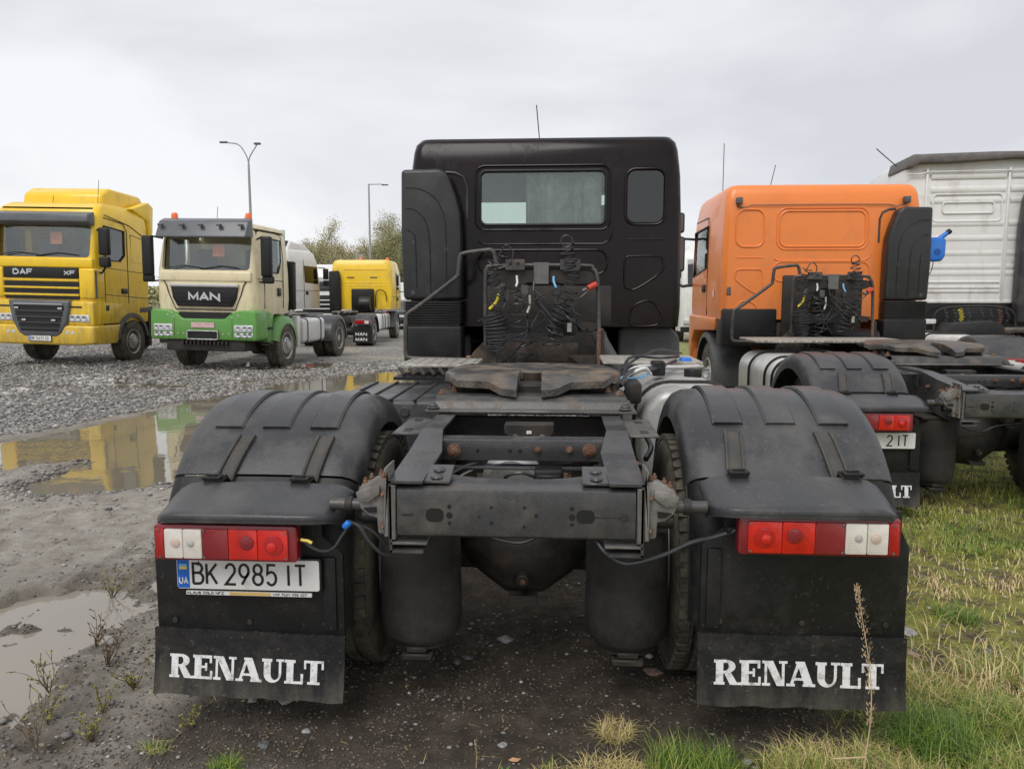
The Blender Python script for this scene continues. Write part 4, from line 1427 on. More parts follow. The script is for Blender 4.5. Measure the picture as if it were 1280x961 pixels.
def renault_cab(t, y0, paint, rear_mat, side, colour='dark'):
    """cab whose rear wall stands at y0; side: -1 air intake on the left, +1 on the right"""
    L = 2.05
    hw = 1.175
    cab = MB()
    # side outline, lofted so that the upper half leans in slightly
    def ring(z, ins, y_r, y_f):
        return [(p[0], p[1], z) for p in rrect(-hw + ins, hw - ins, y_r, y_f, .09, 5)]
    rings = [ring(1.33, .012, y0, y0 + L), ring(1.5, .0, y0, y0 + L + .0), ring(2.2, .006, y0, y0 + L - .02), ring(2.60, .022, y0 + .002, y0 + L - .1),
             ring(2.70, .032, y0 + .008, y0 + L - .14), ring(2.82, .045, y0 + .03, y0 + L - .2), ring(2.885, .062, y0 + .05, y0 + L - .25),
             ring(2.93, .10, y0 + .085, y0 + L - .32), ring(2.95, .16, y0 + .18, y0 + L - .42)]
    n = len(rings[0])
    for r_ in rings:
        cab.v += r_
    for j in range(len(rings) - 1):
        for i in range(n):
            i2 = (i + 1) % n
            cab.f.append((j * n + i, j * n + i2, (j + 1) * n + i2, (j + 1) * n + i))
    cab.f.append(tuple(range(n))[::-1])
    cab.f.append(tuple((len(rings) - 1) * n + i for i in range(n)))
    o = cab.build("cab", paint, t)
    inner = MB().box(-hw + .07, hw - .07, y0 + .06, y0 + L - .22, 1.40, 2.80)
    cuts = [inner]
    if rear_mat == 'window':
        cuts.append(MB().prism(rrect(-.545, .52, 2.20, 2.645, .055), 'y', y0 - .1, y0 + .1))
    # windscreen
    cuts.append(MB().prism(rrect(-1.02, 1.02, 1.85, 2.68, .06), 'y', y0 + L - .35, y0 + L + .1))
    sw = [(y0 + .95, 1.98), (y0 + L - .16, 1.88), (y0 + L - .22, 2.5), (y0 + .95, 2.52)]
    cuts.append(MB().prism(sw, 'x', -1.4, -1.0))
    cuts.append(MB().prism(sw, 'x', 1.0, 1.4))
    carve(o, cuts)
    MB().prism(rrect(-1.03, 1.03, 1.84, 2.69, .06), 'y', y0 + L - .16, y0 + L - .152).build("windscreen", M_GLASS_C, o)
    for s in (-1, 1):
        MB().prism(sw, 'x', s * 1.15, s * 1.156).build("side_window", M_GLASS_C, o)
        MB().tube([(s * 1.168, a, b) for a, b in sw], .014, 6, closed=True).build("window_seal", M_PLASTIC_D, o)
        # door seams
        MB().tube([(s * 1.172, y0 + .88, 1.36), (s * 1.174, y0 + .88, 2.2), (s * 1.168, y0 + .9, 2.56), (s * 1.156, y0 + 1.0, 2.64), (s * 1.15, y0 + L - .2, 2.64)], .006, 5).build("door_seam", M_INK, o)
        MB().box(s * 1.165, s * 1.195, y0 + .98, y0 + 1.16, 1.66, 1.76).build("door_handle", M_PLASTIC_D, o, .01, 2)
        # mirrors
        mx = s * 1.42
        MB().tube([(s * 1.12, y0 + L - .12, 2.42), (s * 1.3, y0 + L - .02, 2.44), (mx, y0 + L, 2.4)], .018, 8).build("mirror_arm", M_PLASTIC_D, o)
        MB().tube([(s * 1.12, y0 + L - .1, 1.78), (s * 1.3, y0 + L - .02, 1.75), (mx, y0 + L, 1.8)], .022, 8).build("mirror_arm", M_PLASTIC_D, o)
        mm = MB().box(mx - .11, mx + .09, y0 + L - .06, y0 + L + .07, 1.86, 2.24).build("mirror", M_PLASTIC_D, o, .03, 3)
        MB().box(mx - .09, mx + .07, y0 + L - .066, y0 + L - .06, 1.88, 2.22).build("mirror_glass", M_GREYVIS, mm)
        m2 = MB().box(mx - .10, mx + .08, y0 + L - .06, y0 + L + .07, 2.28, 2.5).build("mirror", M_PLASTIC_D, o, .03, 3)
        MB().box(mx - .08, mx + .06, y0 + L - .066, y0 + L - .06, 2.30, 2.48).build("mirror_glass", M_GREYVIS, m2)
    # front wheel arch and side skirt
    for s in (-1, 1):
        pr = [(y0 + L + .05, 1.34), (y0 + L + .08, .85), (y0 + L - .06, .62), (y0 + L - .12, .95), (y0 + L - .3, 1.12), (y0 + .35, 1.18), (y0 + .3, 1.34)]
        MB().prism(pr, 'x', s * 1.0, s * 1.18).build("wheel_arch", paint, o, .02, 2)
        pa = arc_path(y0 + .95, .52, .62, 185, -5, 24)
        shell([(s * .66, -.02), (s * .67, 0), (s * .9, .01), (s * 1.14, 0), (s * 1.17, -.02), (s * 1.175, -.07)], pa).build("front_mudguard", M_GREYPL, t, angle=50)
    MB().box(-1.15, 1.15, y0 + L - .1, y0 + L + .12, .45, 1.34).build("front_bumper", paint, o, .04, 2)
    # interior
    MB().box(-.95, -.35, y0 + .75, y0 + .92, 1.5, 2.12).build("seat_back", M_INTERIOR, o, .06, 3)
    MB().box(.35, .95, y0 + .75, y0 + .92, 1.6, 2.45).build("seat_back", M_INTERIOR, o, .06, 3)
    MB().box(-1.05, 1.05, y0 + L - .55, y0 + L - .25, 1.42, 1.82).build("dashboard", M_INTERIOR, o, .05, 2)
    if rear_mat == 'window':
        rows = []
        for i in range(41):
            x = -.16 + .65 * i / 40
            rows.append([(x, y0 + .12 + .028 * math.sin(i * 1.25) * (.6 + .4 * math.sin(i * .31)) + .012 * math.sin(i * .43), z) for z in (2.15, 2.4, 2.7)])
        MB().sheet([[(p[0] - .0, p[1], p[2]) for p in r_] for r_ in rows]).build("curtain", M_CURTAIN, o, fix=False)
        MB().box(-.62, -.1, y0 + .3, y0 + .34, 2.425, 2.78).build("roof_shelf", M_LINER, o)
        MB().prism(rrect(-.552, .527, 2.193, 2.652, .06), 'y', y0 + .012, y0 + .018).build("rear_window", M_GLASS_D, o)
        MB().tube([(x, y0 - .002, z) for x, z in rrect(-.548, .523, 2.197, 2.648, .058, 6)], .013, 8, closed=True).build("window_seal", M_PLASTIC_D, o)
        MB().tube([(x, y0 - .001, z) for x, z in rrect(-.585, .56, 2.155, 2.69, .08, 6)], .009, 8, closed=True).build("pressed_bead", paint, o)
        MB().prism(rrect(.70, 1.005, 2.21, 2.64, .07), 'y', y0 - .006, y0 + .004).build("blank_panel", M_GLASS_B, o, .003, 1)
        MB().tube([(x, y0 - .003, z) for x, z in rrect(.685, 1.02, 2.195, 2.655, .085, 6)], .011, 8, closed=True).build("panel_surround", paint, o)
    else:
        MB().tube([(x, y0, z) for x, z in rrect(-.5, .5, 2.2, 2.62, .09, 6)], .012, 8, closed=True).build("pressed_bead", paint, o)
        MB().tube([(x, y0, z) for x, z in rrect(-.535, .535, 2.165, 2.655, .11, 6)], .009, 8, closed=True).build("pressed_bead", paint, o)
        sg = -side
        MB().tube([(x * 1, y0, z) for x, z in rrect(min(sg * .69, sg * 1.02), max(sg * .69, sg * 1.02), 2.2, 2.64, .1, 6)], .012, 8, closed=True).build("pressed_bead", paint, o)
    sg = -side
    f = lambda pts: [(sg * a, y0, b) for a, b in pts]
    # wide channel bead under the window
    MB().tube([(x, y0, z) for x, z in (rrect(-.56, .56, 1.79, 2.02, .09, 6) if colour != 'dark' else rrect(-.56, .54, 1.78, 1.985, .09, 6))], .0105, 8, closed=True).build("pressed_bead", paint, o)
    MB().tube([(-.56, y0, 2.06), (-.52, y0, 2.035), (.5, y0, 2.035), (.56, y0, 2.07), (.575, y0, 2.12)], .009, 8).build("pressed_bead", paint, o)
    MB().tube(f([(.70, 2.07), (1.0, 2.07)]), .007, 6).build("pressed_bead", paint, o)
    MB().tube(f(smooth_path([Vector((p[0], p[1])).to_3d() for p in [(.70, 1.93), (.97, 1.93), (1.01, 1.89), (1.0, 1.80), (.78, 1.65), (.71, 1.66), (.69, 1.72), (.69, 1.90)]], 3) and [(p.x, p.y) for p in smooth_path([Vector((a, b, 0)) for a, b in [(.72, 1.93), (.97, 1.93), (1.01, 1.89), (1.0, 1.80), (.80, 1.66), (.72, 1.655), (.69, 1.70), (.69, 1.89), (.72, 1.93)]], 3)]), .010, 8).build("pressed_bead", paint, o)
    MB().tube(f([(p.x, p.y) for p in smooth_path([Vector((a, b, 0)) for a, b in [(.74, 1.24 + .1), (.74, 1.45), (.80, 1.53), (.92, 1.55), (1.0, 1.45), (1.0, 1.39), (.96, 1.345), (.78, 1.335), (.74, 1.36)]], 3)]), .009, 8).build("pressed_bead", paint, o)
    return o


M_DUCT = mat("intake_plastic", (0.019, 0.0195, 0.021), 0.34, 0, 0.2, 2.2, 0.12, 240, (0.05, 0.048, 0.046), 0.35, 3.5, speck=.3)


def air_duct(parent, y0, side, parent_cab=None, lump=False):
    """tall black air intake on the rear wall; outlines in x away from the cab centre"""
    s = side
    yb = y0 - .19
    out = [(1.19, 2.64), (.86, 2.645), (.80, 2.60), (.735, 2.42), (.70, 2.28), (.69, 2.1), (.69, 1.56), (1.185, 1.56), (1.20, 2.0)]
    P = [(s * a, b) for a, b in out]
    d = MB().prism(P, 'y', y0 - .01, yb).build("air_intake", M_DUCT, parent, .035, 4, angle=50)
    M = M_PLASTIC_D
    def groove(pts):
        MB().tube([(s * p.x, yb - .001, p.y) for p in smooth_path([Vector((a, b, 0)) for a, b in pts], 5)], .0055, 6).build("moulded_line", M, d)
    groove([(1.15, 2.49), (1.03, 2.48), (.90, 2.40), (.83, 2.25), (.815, 2.08), (.815, 1.62)])
    groove([(1.15, 2.32), (1.08, 2.31), (.99, 2.22), (.955, 2.05), (.95, 1.62)])
    groove([(1.15, 2.15), (1.10, 2.12), (1.075, 2.05), (1.07, 1.66)])
    for (x, z) in ((.815, 1.98), (1.09, 2.04), (1.1, 1.62)):
        MB().cyl((s * x, yb - .004, z), (s * x, yb + .01, z), .019, n=14).build("bolt_cap", M_PLASTIC, d, .002, 1)
    for k in range(9):
        z = 1.545 - k * .021
        MB().prism([(s * 1.185, z), (s * .695, z), (s * .695, z - .013), (s * 1.185, z - .013)], 'y', y0 - .02, yb + .004).build("bellows_rib", M_PLASTIC_D, d, .004, 1)
    MB().prism([(s * 1.17, 1.55), (s * .71, 1.55), (s * .71, 1.34), (s * 1.17, 1.34)], 'y', y0 - .03, yb + .016).build("bellows_core", M_PLASTIC_D, d)
    MB().prism([(s * 1.19, 1.34), (s * .69, 1.34), (s * .69, 1.05), (s * .73, .995), (s * 1.15, .995), (s * 1.19, 1.05)], 'y', y0 + .05, yb).build("intake_box", M_PLASTIC_D, d, .02, 3)
    # pressing on the cab beside it
    MB().tube([(s * a, y0 - .001, b) for a, b in [(.66, 2.25), (.66, 2.52), (.69, 2.60), (.76, 2.635), (.84, 2.64)]], .012, 8).build("intake_bracket", M_PLASTIC, d)
    return d


def rails(parent, y1, ztop=1.05, y0=0.0, drop=.07, light=M_FRAME):
    for s in (-1, 1):
        # C-section rail with the bent, lower tail
        ys = [y0, .35, .62, y1]
        zt = [ztop - drop, ztop - drop * .55, ztop, ztop]
        xo = [.428, .425, .422, .422]
        fw = [.115, .125, .085, .085]
        t = .009
        mb = MB()
        H = .25
        for (zo0, zo1, inner) in ((0, -t, 1), (-H, -H + t, 1)):
            for i in range(3):
                a, b = i, i + 1
                vs = []
                for (k, xx) in ((a, xo[a]), (a, xo[a] - fw[a]), (b, xo[b] - fw[b]), (b, xo[b])):
                    vs.append((s * xx, ys[k], zt[k] + zo0))
                for (k, xx) in ((a, xo[a]), (a, xo[a] - fw[a]), (b, xo[b] - fw[b]), (b, xo[b])):
                    vs.append((s * xx, ys[k], zt[k] + zo1))
                mb.add(vs, [(0, 1, 2, 3), (7, 6, 5, 4), (0, 4, 5, 1), (1, 5, 6, 2), (2, 6, 7, 3), (3, 7, 4, 0)])
        for i in range(3):
            a, b = i, i + 1
            vs = []
            for xx in (0, t):
                for (k, zz) in ((a, 0), (b, 0), (b, -H), (a, -H)):
                    vs.append((s * (xo[k] - xx + .0005), ys[k], zt[k] + zz + (-.0005 if zz == 0 else .0005)))
            mb.add(vs, [(0, 1, 2, 3), (7, 6, 5, 4), (0, 4, 5, 1), (1, 5, 6, 2), (2, 6, 7, 3), (3, 7, 4, 0)])
        mb.build("frame_rail", light, parent, angle=25)


def rusty_bolt(parent, x, y, z, r=.017, axis='y', m=None):
    m = m or M_RUST
    mb = MB()
    d = {'y': Vector((0, -1, 0)), 'z': Vector((0, 0, 1)), 'x': Vector((1, 0, 0)), '-x': Vector((-1, 0, 0))}[axis]
    p = Vector((x, y, z))
    mb.cyl(p - d * .002, p + d * .005, r * 1.35, n=14)
    mb.cyl(p + d * .004, p + d * .018, r, n=6)
    mb.cyl(p + d * .017, p + d * .026, r * .55, n=10)
    return mb.build("bolt", m, parent, .0015, 1)


def chassis(t, yc, detail=True, light=M_FRAME):
    """frame, axle, bellows, wheels; yc is the rear wall of the cab"""
    rails(t, yc + 1.7, light=light)
    # tail crossmember: C section with dished top flange
    cm = MB()
    top, bot = .955, .790
    n = 20
    pr = []
    for i in range(n + 1):
        x = -.40 + .80 * i / n
        dip = .05 * max(0, 1 - (abs(x) / .30) ** 3)
        pr.append((x, dip))
    rows = []
    for (x, dip) in pr:
        yb = .20 - dip * 1.3
        rows.append([(x, .018, bot - .006), (x, .004, bot + .004), (x, 0, bot + .018), (x, 0, top - .018), (x, .004, top - .005), (x, .018, top), (x, yb * .6, top + .006 - .05 * dip), (x, yb, top + .018 - .25 * dip)])
    cm.sheet(rows)
    nb = len(cm.v)
    cm.sheet([[(p[0], p[1] + .008, p[2] - (.008 if i > 4 else 0)) for i, p in enumerate(r_)] for r_ in rows])
    L = 8
    for j in range(n):
        cm.f.append((j * L + 7, (j + 1) * L + 7, nb + (j + 1) * L + 7, nb + j * L + 7))
        cm.f.append((j * L, (j + 1) * L, nb + (j + 1) * L, nb + j * L))
    for i in range(L - 1):
        cm.f.append((i, i + 1, nb + i + 1, nb + i))
        cm.f.append((n * L + i, n * L + i + 1, nb + n * L + i + 1, nb + n * L + i))
    c = cm.build("tail_crossmember", light, t, angle=28)
    if detail:
        for (x, z, r_) in ((-.272, .865, .023), (.235, .868, .023)):
            MB().prism(rrect(x - r_ * 1.3, x + r_ * 1.3, z - r_, z + r_, r_ * .8, 5), 'y', -.0005, -.002).build("slot_hole", M_INK, c)
        for (x, z, r_) in ((-.222, .895, .007), (-.222, .865, .011), (-.222, .838, .006), (.19, .895, .007), (.19, .865, .011), (.19, .84, .006), (.07, .868, .006), (-.08, .84, .006), (0.03, .83, .005), (-.08, .895, .005), (.03, .895, .005), (-.12, .862, .004)):
            MB().cyl((x, .001, z), (x, -.002, z), r_, n=12).build("bolt_hole", M_INK, c)
        MB().box(-.385, -.345, -.003, 0, .862, .867).build("torn_slot", M_FRAME_D, c)
        MB().box(.265, .37, -.003, 0, .866, .868).build("torn_slot", M_FRAME_D, c)
        MB().box(.355, .375, -.004, 0, .858, .876).build("torn_slot", M_FRAME_D, c)
    # end brackets outside of the crossmember
    for s in (-1, 1):
        br = MB()
        br.box(s * .43, s * .405, .0, .14, .775, .965) if s < 0 else br.box(.405, .43, .0, .14, .775, .965)
        b = br.build("end_plate", M_WORN, t, .003, 1)
        a0, a1 = sorted((s * .428, s * .30))
        MB().box(a0, a1, .0, .10, .758, .768).build("bottom_lip", M_WORN, t, .002, 1)
        a0, a1 = sorted((s * .225, s * .315))
        MB().add([(a0, .03, .965), (a1, .03, .965), (a1, .17, .992), (a0, .17, .992), (a0, .03, .974), (a1, .03, .974), (a1, .17, 1.001), (a0, .17, 1.001)], [(0, 3, 2, 1), (4, 5, 6, 7), (0, 1, 5, 4), (1, 2, 6, 5), (2, 3, 7, 6), (3, 0, 4, 7)]).build("gusset_plate", light, t, .002, 1)
        for yy in (.06, .12):
            MB().lathe([(0, .022), (.006, .019), (.010, .008), (.0105, .001)], (s * .272, yy, .9745 + (yy - .03) * .19), 'z', 16).build("rivet", light, t)
        # cast arm bracket, pale
        pr = [(s * .432, .98), (s * .47, .985), (s * .53, .955), (s * .545, .915), (s * .53, .875), (s * .50, .85), (s * .475, .845), (s * .472, .79), (s * .432, .785)]
        cb = MB().prism(pr, 'y', .02, .085).build("cast_bracket", M_GALV, t, .006, 2)
        MB().prism([(s * .432, .985), (s * .445, 1.02), (s * .43, 1.03), (s * .43, .785), (s * .447, .785), (s * .447, .96)], 'y', .0, .11).build("bracket_flange", M_GALV, cb, .003, 1)
        MB().prism([(s * .46, .93), (s * .50, .90), (s * .53, .905), (s * .545, .935), (s * .50, .955), (s * .46, .96)], 'y', .005, .02).build("bracket_jaw", M_GALV, cb, .005, 2)
        MB().prism([(s * .475, .885), (s * .52, .88), (s * .50, .865), (s * .475, .865)], 'y', .012, .02).build("bracket_recess", M_INK, cb)
        MB().cyl((s * .47, .05, .845), (s * .53, .05, .845), .026, n=14).build("bush", M_PLASTIC_D, cb, .003, 1)
        if detail:
            for (x, y, z) in ((.452, .04, .978), (.468, .07, .976), (.515, .035, .957), (.50, .065, .963)):
                rusty_bolt(cb, s * x, y, z, .009, 'z')
            for (x, z) in ((.45, .93), (.45, .82)):
                rusty_bolt(cb, s * x, .02, z, .008, 'y')
            rusty_bolt(cb, s * .436, .25, .94, .014, 'x' if s > 0 else '-x')
            rusty_bolt(cb, s * .436, .45, .95, .012, 'x' if s > 0 else '-x')
    # inner crossmember with rusty bolts
    c2 = MB().box(-.41, .41, .50, .515, .945, 1.028).build("inner_crossmember", light, t, .004, 2)
    MB().box(-.41, .41, .515, .60, 1.020, 1.0275).build("crossmember_flange", light, c2, .002, 1)
    MB().box(-.36, .33, .47, .50, .915, .925).build("lower_strip", light, c2, .002, 1)
    if detail:
        for (x, z, r_) in ((-.275, .985, .021), (.265, .99, .021), (.06, .992, .011), (.185, .992, .011)):
            rusty_bolt(c2, x, .50, z, r_)
        for x in (-.18, -.05, -.01, .34):
            MB().cyl((x, .501, .985), (x, .498, .985), .007, n=10).build("bolt_hole", M_INK, c2)
    # second crossmember / cross tube, darkness in the frame
    MB().box(-.41, .41, 1.15, 1.18, .74, 1.02).build("inner_crossmember", M_FRAME_D, t, .004, 1)
    MB().prism([(-.1, 1.03), (.12, 1.03), (.12, .99), (.08, .96), (-.06, .96), (-.1, .99)], 'y', .86, .95).build("valve_bracket", M_FRAME_D, t, .004, 1)
    if detail:
        for x in (-.05, .07):
            rusty_bolt(t, x, .86, .975, .010, 'y', M_WORN)
        MB().box(0.0, .022, .853, .86, .99, 1.003).build("sticker", M_WHITELET, t)
    # levelling valve and gear housing
    MB().lathe([(-.02, .02), (-.015, .10), (.06, .13), (.12, .13), (.2, .1)], (-.06, .72, .80), 'y', 24).build("air_tank_end", M_TANK, t)
    MB().box(.05, .16, .40, .50, .80, .93).build("levelling_valve", M_INK, t, .01, 2)
    MB().box(.06, .15, .385, .4, .82, .915).build("valve_cap", M_PLASTIC_D, t, .006, 1)
    MB().cyl((.17, .44, .85), (.17, .44, .91), .012, n=8).build("valve_bolt", M_RUST, t)
    for pts in ([(.05, .42, .90), (.0, .40, .92), (-.06, .42, .90), (-.07, .5, .84)], [(.16, .45, .88), (.2, .42, .83), (.24, .5, .80)],
                [(-.38, .3, .93), (-.3, .42, .90), (-.2, .5, .93), (-.1, .6, .9)], [(-.3, .45, .86), (-.15, .5, .92), (.1, .62, .90), (.3, .55, .93)],
                [(.38, .3, .92), (.32, .4, .95), (.34, .5, .88)]):
        MB().tube(smooth_path(pts, 6), .007, 6).build("air_line", M_HOSE, t)
    for s in (-1, 1):
        MB().cyl((s * .24, .62, .66), (s * .24, .62, .93), .045, n=14).build("shock_absorber", M_CONC, t, .006, 1)
    # plate under the fifth wheel
    MB().box(-.485, .50, 1.02, 1.42, 1.055, 1.068).build("mounting_plate", M_WORN, t, .003, 1)
    pl = MB()
    pl.sheet([[(x, yy, zz) for x in np.linspace(-.44, .46, 12)] for yy, zz in ((1.055, 1.069), (1.07, 1.10), (1.09, 1.118), (1.13, 1.122), (1.38, 1.122))])
    pl.build("mounting_ridge", M_STEELTUBE, t, angle=50)
    for s in (-1, 1):
        rusty_bolt(t, s * .45, 1.05, 1.075, .022, 'z', M_WORN)
        rusty_bolt(t, s * .43, 1.2, 1.115, .018, 'z')
        rusty_bolt(t, s * .38, 1.3, 1.125, .014, 'z')
        a0, a1 = sorted((s * .432, s * .555))
        ab = MB().box(a0, a1, .62, 1.04, 1.02, 1.029).build("angle_bracket", M_WORN if s > 0 else light, t, .003, 1)
        a0, a1 = sorted((s * .432, s * .44))
        MB().box(a0, a1, .62, 1.04, .93, 1.02).build("angle_flange", light, ab)
        for yy in (.68, .72, .93, .97):
            MB().box(s * .50 - .018, s * .50 + .018, yy, yy + .012, 1.0285, 1.031).build("slot_hole", M_INK, ab)
    # axle
    ax = MB()
    ax.lathe([(-.62, .075), (-.36, .085), (-.3, .12), (.3, .12), (.36, .085), (.62, .075)], (0, .80, .52), 'x', 20)
    ax.build("axle_housing", M_FRAME_D, t, angle=50)
    df = MB()
    df.lathe([(-.31, .05), (-.27, .11), (-.16, .19), (-.08, .245), (0, .255), (.08, .245), (.16, .19), (.27, .11), (.31, .05)], (0, .78, .56), 'x', 28)
    df.build("differential", M_FRAME_D, t, angle=60)
    MB().cyl((0, .56, .45), (0, .515, .44), .028, n=14).build("drain_plug", M_FRAME_D, t, .004, 1)
    MB().cyl((0, .52, .442), (0, .51, .44), .012, n=8).build("plug_bolt", M_RUST, t)
    MB().box(-.06, .06, .54, .60, .34, .37).build("axle_tag", M_FRAME_D, t)
    MB().tube(smooth_path([(-.27, .5, .67), (-.18, .5, .65), (-.1, .5, .62), (0, .5, .61), (.1, .5, .65), (.27, .5, .67)], 5), .006, 6).build("axle_line", M_HOSE, t)
    # bellows
    for s, x in ((-1, -.400), (1, .412)):
        MB().lathe([(.50, .125), (.495, .15), (.46, .158), (.30, .160), (.28, .157), (.26, .160), (.12, .160), (.06, .155), (.035, .135), (.025, .12), (.01, .12), (0, .1)][::-1], (x, .43, .225), 'z', 28).build("air_bellow", M_BELLOW, t, angle=60)
        MB().box(x - .14, x + .14, .3, .56, .722, .745).build("bellow_plate", M_FRAME_D, t, .004, 1)
        MB().prism([(.30, .225), (.5, .225), (.85, .40), (.85, .46), (.5, .26), (.3, .25)], 'x', x - .04, x + .04).build("axle_beam", M_FRAME_D, t, .006, 1)
        MB().box(x - .06, x + .06, .3, .55, .195, .222).build("beam_foot", M_FRAME_D, t, .006, 1)
    for s in (-1, 1):
        dual(t, s, .80, .50, 1.235)
        MB().cyl((s * .50, .80, .52), (s * .60, .80, .52), .20, n=28).build("brake_drum", M_FRAME_D, t, .01, 1)
        MB().cyl((s * .36, .95, .72), (s * .36, 1.15, .76), .09, n=18).build("brake_chamber", M_FRAME_D, t, .015, 2)
    # front axle
    for s in (-1, 1):
        wheel(t, s * .99, yc + .95, .5, s, 'front')
    MB().box(-.85, .85, yc + .87, yc + 1.03, .42, .54).build("front_axle", M_FRAME_D, t, .02, 2)


# ------------------------------------------------------------------ the black tractor
YC = 4.17
T = thing("tractor_truck", "black two-axle tractor truck seen from behind with maroon black cab and bare fifth wheel", "truck", (0, 2.5, 0))
chassis(T, YC)
LEFT = dict(xi=.615, xo=1.345, seam=.925, flap_top=.375, flap_z0=.135, word_z=.195, fx0=-1.325, fx1=-.625, light_x=(-1.25, -.745), light_z0=.690, light_z1=.818,
            shelf_z=.868, sh0=-1.245, sh1=-.60, straps=((-1.08, -1.13), (-.765, -.80)), arm_z=.885, word=(.075, .90), word_h=.085, tilt=1.4)
RIGHT = dict(xi=.615, xo=1.36, seam=.945, flap_top=.425, flap_z0=.17, word_z=.245, fx0=.64, fx1=1.345, light_x=(.735, 1.255), light_z0=.752, light_z1=.880,
             shelf_z=.918, sh0=.64, sh1=1.25, straps=((.80, .775), (1.13, 1.165)), arm_z=.895, word=(.075, .90), word_h=.088, dz=.06)
rear_end(T, -1, LEFT)
rear_end(T, 1, RIGHT)
licence_plate(T, -1.222, .553, .085, "BK 2985 IT")
fifth_wheel(T, 1.47, 1.215)
cabo = renault_cab(T, YC, M_MAROON, 'window', -1)
air_duct(T, YC, -1)
rack(T, YC - .45)


def guard_tube(parent, y, pts):
    MB().tube(smooth_path([(a, y, b) for a, b in pts], 5), .0185, 10).build("guard_tube", M_STEELTUBE, parent)


guard_tube(T, YC - .42, [(-.60, 1.075), (-.85, 1.08), (-1.06, 1.085), (-1.115, 1.10), (-1.125, 1.16), (-1.12, 1.38), (-1.10, 1.45), (-1.0, 1.52), (-.72, 1.73), (-.685, 1.78), (-.67, 1.90), (-.64, 1.935), (-.46, 1.96), (-.40, 1.95), (-.375, 1.86)])
MB().cyl((-.62, YC - .42, 1.075), (-.45, YC - .42, 1.08), .035, n=12).build("tube_socket", M_RUST, T, .004, 1)
# behind the rack: gearbox, pipes
MB().cyl((-.35, YC - .1, 1.08), (.3, YC - .1, 1.08), .12, n=24).build("gearbox_housing", M_CONC, T, .02, 2)
MB().box(-.5, .55, YC + .02, YC + .5, .7, 1.3).build("engine_block", M_FRAME_D, T, .03, 2)
MB().tube(smooth_path([(.45, YC - .15, 1.3), (.50, YC - .15, 1.2), (.60, YC - .15, 1.02), (.62, YC - .15, .9)], 6), .06, 16).build("exhaust_pipe", M_GREYPL, T)
MB().box(-.50, .58, YC - .015, YC - .004, 1.34, 1.68).build("soot_shield", M_FRAME_D, T, .02, 2)
# lower right mudguard of the front wheel, seen past the rack
MB().prism([(.66, 1.30), (.72, 1.33), (1.12, 1.32), (1.2, 1.24), (1.22, .85), (.66, .85)], 'y', YC + .22, YC + .30).build("mudguard_flap", M_GREYPL, T, .03, 3)
MB().prism(rrect(.80, 1.12, 1.02, 1.20, .02), 'y', YC + .215, YC + .221).build("flap_panel", M_GREYPL, T, .004, 1)
MB().prism([(-.66, 1.25), (-1.18, 1.22), (-1.2, .75), (-.66, .75)], 'y', YC + .22, YC + .30).build("mudguard_flap", M_GREYPL, T, .03, 3)
# battery box on the left
bb = MB().box(-1.20, -.50, 1.85, 2.75, .55, 1.0).build("battery_box", M_PLASTIC, T, .035, 3)
for k in range(5):
    x = -1.12 + k * .14
    MB().box(x, x + .018, 1.82, 2.7, .995, 1.012).build("lid_rib", M_PLASTIC, bb, .005, 1)
for x in (-1.08, -.75):
    MB().cyl((x, 1.84, .93), (x, 1.86, .93), .03, n=16).build("lid_latch", M_PLASTIC, bb, .004, 1)
MB().box(-1.0, -.5, 2.7, 3.05, 1.02, 1.04).build("step_base", M_PLASTIC_D, T)
st = MB().box(-1.0, -.45, 2.85, 3.4, 1.095, 1.115).build("catwalk", M_CHECKER, T, .003, 1)
for k in range(8):
    x = -.98 + k * .07
    MB().cyl((x, 2.83, 1.085), (x + .05, 2.75, 1.05), .014, n=8).build("catwalk_rung", M_FRAME_D, st)
for i in range(7):
    for j in range(4):
        MB().cyl((-.96 + i * .08, 2.92 + j * .13, 1.1145), (-.96 + i * .08, 2.92 + j * .13, 1.1165), .014, n=8).build("tread_hole", M_FRAME_D, st)
